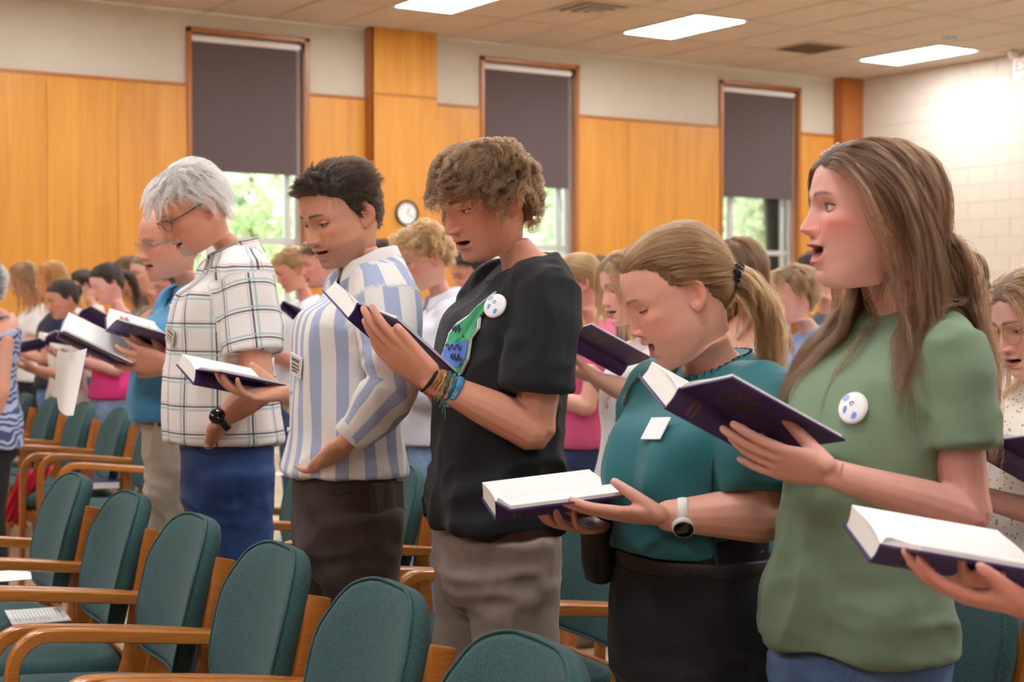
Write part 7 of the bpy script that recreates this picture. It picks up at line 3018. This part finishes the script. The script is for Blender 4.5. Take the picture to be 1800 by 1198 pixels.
extra(1436, 482, 8.2, 30, 1.66, 'person with dark hair just visible beside the mouth of the girl in green', hair=('short', 'dark'), top=(80, 84, 92), pitch=10, seed=61)
extra(1692, 492, 7.0, 10, 1.62, 'person with dark hair in a bun behind the hair of the girl in green', hair=('bun', 'dark'), top=(190, 150, 130), sleeves=0, pitch=5, seed=62, hairkw=dict(tie=(-.09, 0, -.05)))
extra(1757, 588, 6.4, 0, 1.42, 'short person in white top with ginger hair at the right, by the block wall', hair=('curly', 'ginger'), top=(228, 228, 230), pitch=10, seed=63)
FLOR2 = NT('cream_floral')
_v = FLOR2.n('ShaderNodeTexVoronoi')
_v.inputs['Scale'].default_value = 85.
FLOR2.l(FLOR2.coord(), _v.inputs['Vector'])
_nn = FLOR2.noise(FLOR2.coord(), 40., 2)
_d = FLOR2.math('ADD', _v.outputs['Distance'], FLOR2.math('MULTIPLY', _nn, .5))
FLOR2.l(FLOR2.ramp(_d, [(.42, lin((176, 140, 84))), (.56, lin((236, 228, 214)))]), FLOR2.b.inputs['Base Color'])
FLOR2.set(Roughness=.85)
extra(1820, 562, 3.45, 22, 1.53, 'person in cream floral blouse and denim shorts with gold glasses at the right edge', hair=('long', 'lightbrown'), topmat=FLOR2.m, sleeves=1.0, legs_=(112, 130, 152), shorts=True, pitch=16, seed=64, lod=1., glass='gold', skin=(236, 182, 164), hairlen=.34,
      book=dict(c=(1805, 828, 3.25), label='purple hymnal cut off by the right edge, before the cream floral blouse', like='girl', lettering=True))
# the reader whose hands come in at the bottom right corner
extra(2010, 470, 2.25, 30, 1.62, 'person beyond the right edge whose two hands hold the blurred hymnal', hair=('long', 'brown'), top=(70, 76, 90), pitch=14, seed=65, lod=1., skin=(232, 164, 146),
      arms_px={1: ((1950, 1080, 2.02), (1812, 1062, 2.04)), -1: ((1890, 1080, 2.42), (1775, 1050, 2.26))})
# ------------------------------------------------------------------ sheets, scarf and a hymnal on the chairs
M_SHEET = plain('white_sheet', (240, 240, 238), .7, var=.015)
M_SINK = plain('sheet_ink', (150, 150, 154), .8)


def paper(c, yaw, w, h, label, tilt=0., n=1):
    """printed sheets lying on a seat"""
    r = empty('paper_sheet', c, yaw, label, 'paper', 'loose sheets on the chairs')
    g = 9
    xs, ys = np.linspace(-w / 2, w / 2, g), np.linspace(-h / 2, h / 2, g)
    X_, Y_ = np.meshgrid(xs, ys)
    Z_ = .0015 + .004 * (X_ / w) ** 2 + tilt * X_
    V = np.stack([X_, Y_, Z_], 2).reshape(-1, 3)
    V2 = np.concatenate([V, V - np.array([0, 0, .0012])])
    F = []
    for i in range(g - 1):
        for j in range(g - 1):
            a = i * g + j
            F.append((a, a + 1, a + g + 1, a + g))
            b = a + g * g
            F.append((b + g, b + g + 1, b + 1, b))
    MB().add(V2, F).build('sheet', M_SHEET, r, smooth=False)
    m = MB()
    rs = np.random.RandomState(int(w * 1e4 + h * 100))
    for k in range(14):
        x = -w * .40 + k * w * .8 / 13
        ln = h * (.25 + .15 * rs.rand())
        zz = .0022 + .004 * (x / w) ** 2 + tilt * x
        m.box((x - .0008, -h * .4, zz), (x + .0008, -h * .4 + ln * 2, zz + .0002))
    m.build('print_lines', M_SINK, r)['kind'] = 'stuff'
    return r


SEATZ = .478


def on_seat(px, py):
    q = on_z(px, py, SEATZ)
    return (q[0], q[1], SEATZ)


paper(on_seat(66, 1082), math.radians(170), .17, .24, 'white printed sheets on the near seat, front row left')
paper(on_seat(10, 1012), math.radians(175), .17, .22, 'white sheet on a seat cut off by the left edge')
paper(on_seat(962, 1166), math.radians(150), .08, .06, 'small white corner of paper on the seat below the man in black')
paper(on_seat(48, 806), math.radians(170), .17, .26, 'white sheet on a seat of the left block by the black trousers')
paper(on_seat(160, 852), math.radians(170), .17, .24, 'white sheet on the left block seat with the hymnal beyond it')
paper(on_seat(480, 832), math.radians(165), .17, .20, 'white sheet on the seat between the plaid and the striped shirts')
# closed hymnal on a seat of the left block
hb = on_seat(182, 860)
hb = (hb[0], hb[1], .492)
hy = empty('closed_hymnal', hb, math.radians(165), 'closed purple hymnal lying on a left block seat', 'book')
MB().box((-.076, -.114, 0), (.076, .114, .003), bev=.001).build('back_cover', M_PURPLE, hy)
MB().box((-.076, -.114, .036), (.076, .114, .039), bev=.001).build('front_cover', M_PURPLE, hy)
MB().box((-.072, -.110, .003), (.070, .110, .036)).build('page_block', M_EDGE, hy)
MB().box((.072, -.114, 0), (.077, .114, .039), bev=.0015).build('spine', M_PURPLE, hy)
# sheet hanging from the plaid man's hymnal
top = P(140, 622, 4.80)
hs2 = empty('hanging_sheet', top, 0, 'white sheet hanging down from the hymnal of the plaid shirt man', 'paper')
g, gy = 8, 16
V = []
for j in range(gy):
    t_ = j / (gy - 1)
    for i in range(g):
        u = i / (g - 1)
        px_ = (133 + 18 * (1 - t_) - 6 * t_) + (u - 1) * (52 - 26 * t_ ** 1.6) + 2
        py_ = 615 + 118 * t_ - 14 * (1 - u) * t_ + 4 * math.sin(u * 4)
        dd = 4.80 + .05 * math.sin(u * 3.1 + t_ * 1.6) * (.4 + t_) - .08 * u
        V.append(P(px_, py_, dd) - top)
V = np.array(V)
nrm_ = unit(cd(.3, 1, 0))
F = []
for j in range(gy - 1):
    for i in range(g - 1):
        a = j * g + i
        F.append((a, a + 1, a + g + 1, a + g))
        b = a + g * gy
        F.append((b + g, b + g + 1, b + 1, b))
MB().add(np.concatenate([V, V + nrm_ * .0008]), F).build('sheet', M_SHEET, hs2, smooth=True)
# red scarf over the front of a left block seat
M_RED_S = cloth_mat('red_scarf', (206, 28, 44), .8, 300, .2, .3, .12)
c0 = P(52, 850, 8.05)
sc_ = empty('red_scarf', c0, 0, 'red scarf with gold edging draped over a seat of the left block', 'scarf')
g, gy = 20, 18
V = []
for j in range(gy):
    t_ = j / (gy - 1)
    for i in range(g):
        u = i / (g - 1)
        px_ = 62 - 46 * t_ + (u - .5) * (62 - 18 * t_) + 3 * math.sin(u * 20 + t_ * 4)
        py_ = 828 + 96 * t_ ** 1.1 + 7 * math.sin(u * 6.5 + 1) * t_ - 14 * (1 - t_) * (u - .2)
        dd = 7.98 + .12 * (1 - t_) + .028 * math.sin(u * 22 + t_ * 3) + .02 * math.sin(u * 9)
        V.append(P(px_, py_, dd) - c0)
V = np.array(V)
F = []
for j in range(gy - 1):
    for i in range(g - 1):
        a = j * g + i
        F.append((a, a + 1, a + g + 1, a + g))
        b = a + g * gy
        F.append((b + g, b + g + 1, b + 1, b))
MB().add(np.concatenate([V, V + unit(cd(0, 1, .1)) * .002]), F).build('cloth', M_RED_S, sc_, smooth=True)
MB().tube(V[(gy - 1) * g:gy * g], .004, k=6).build('gold_edging', plain('gold_edge', (196, 150, 70), .5, .3), sc_, smooth=True)
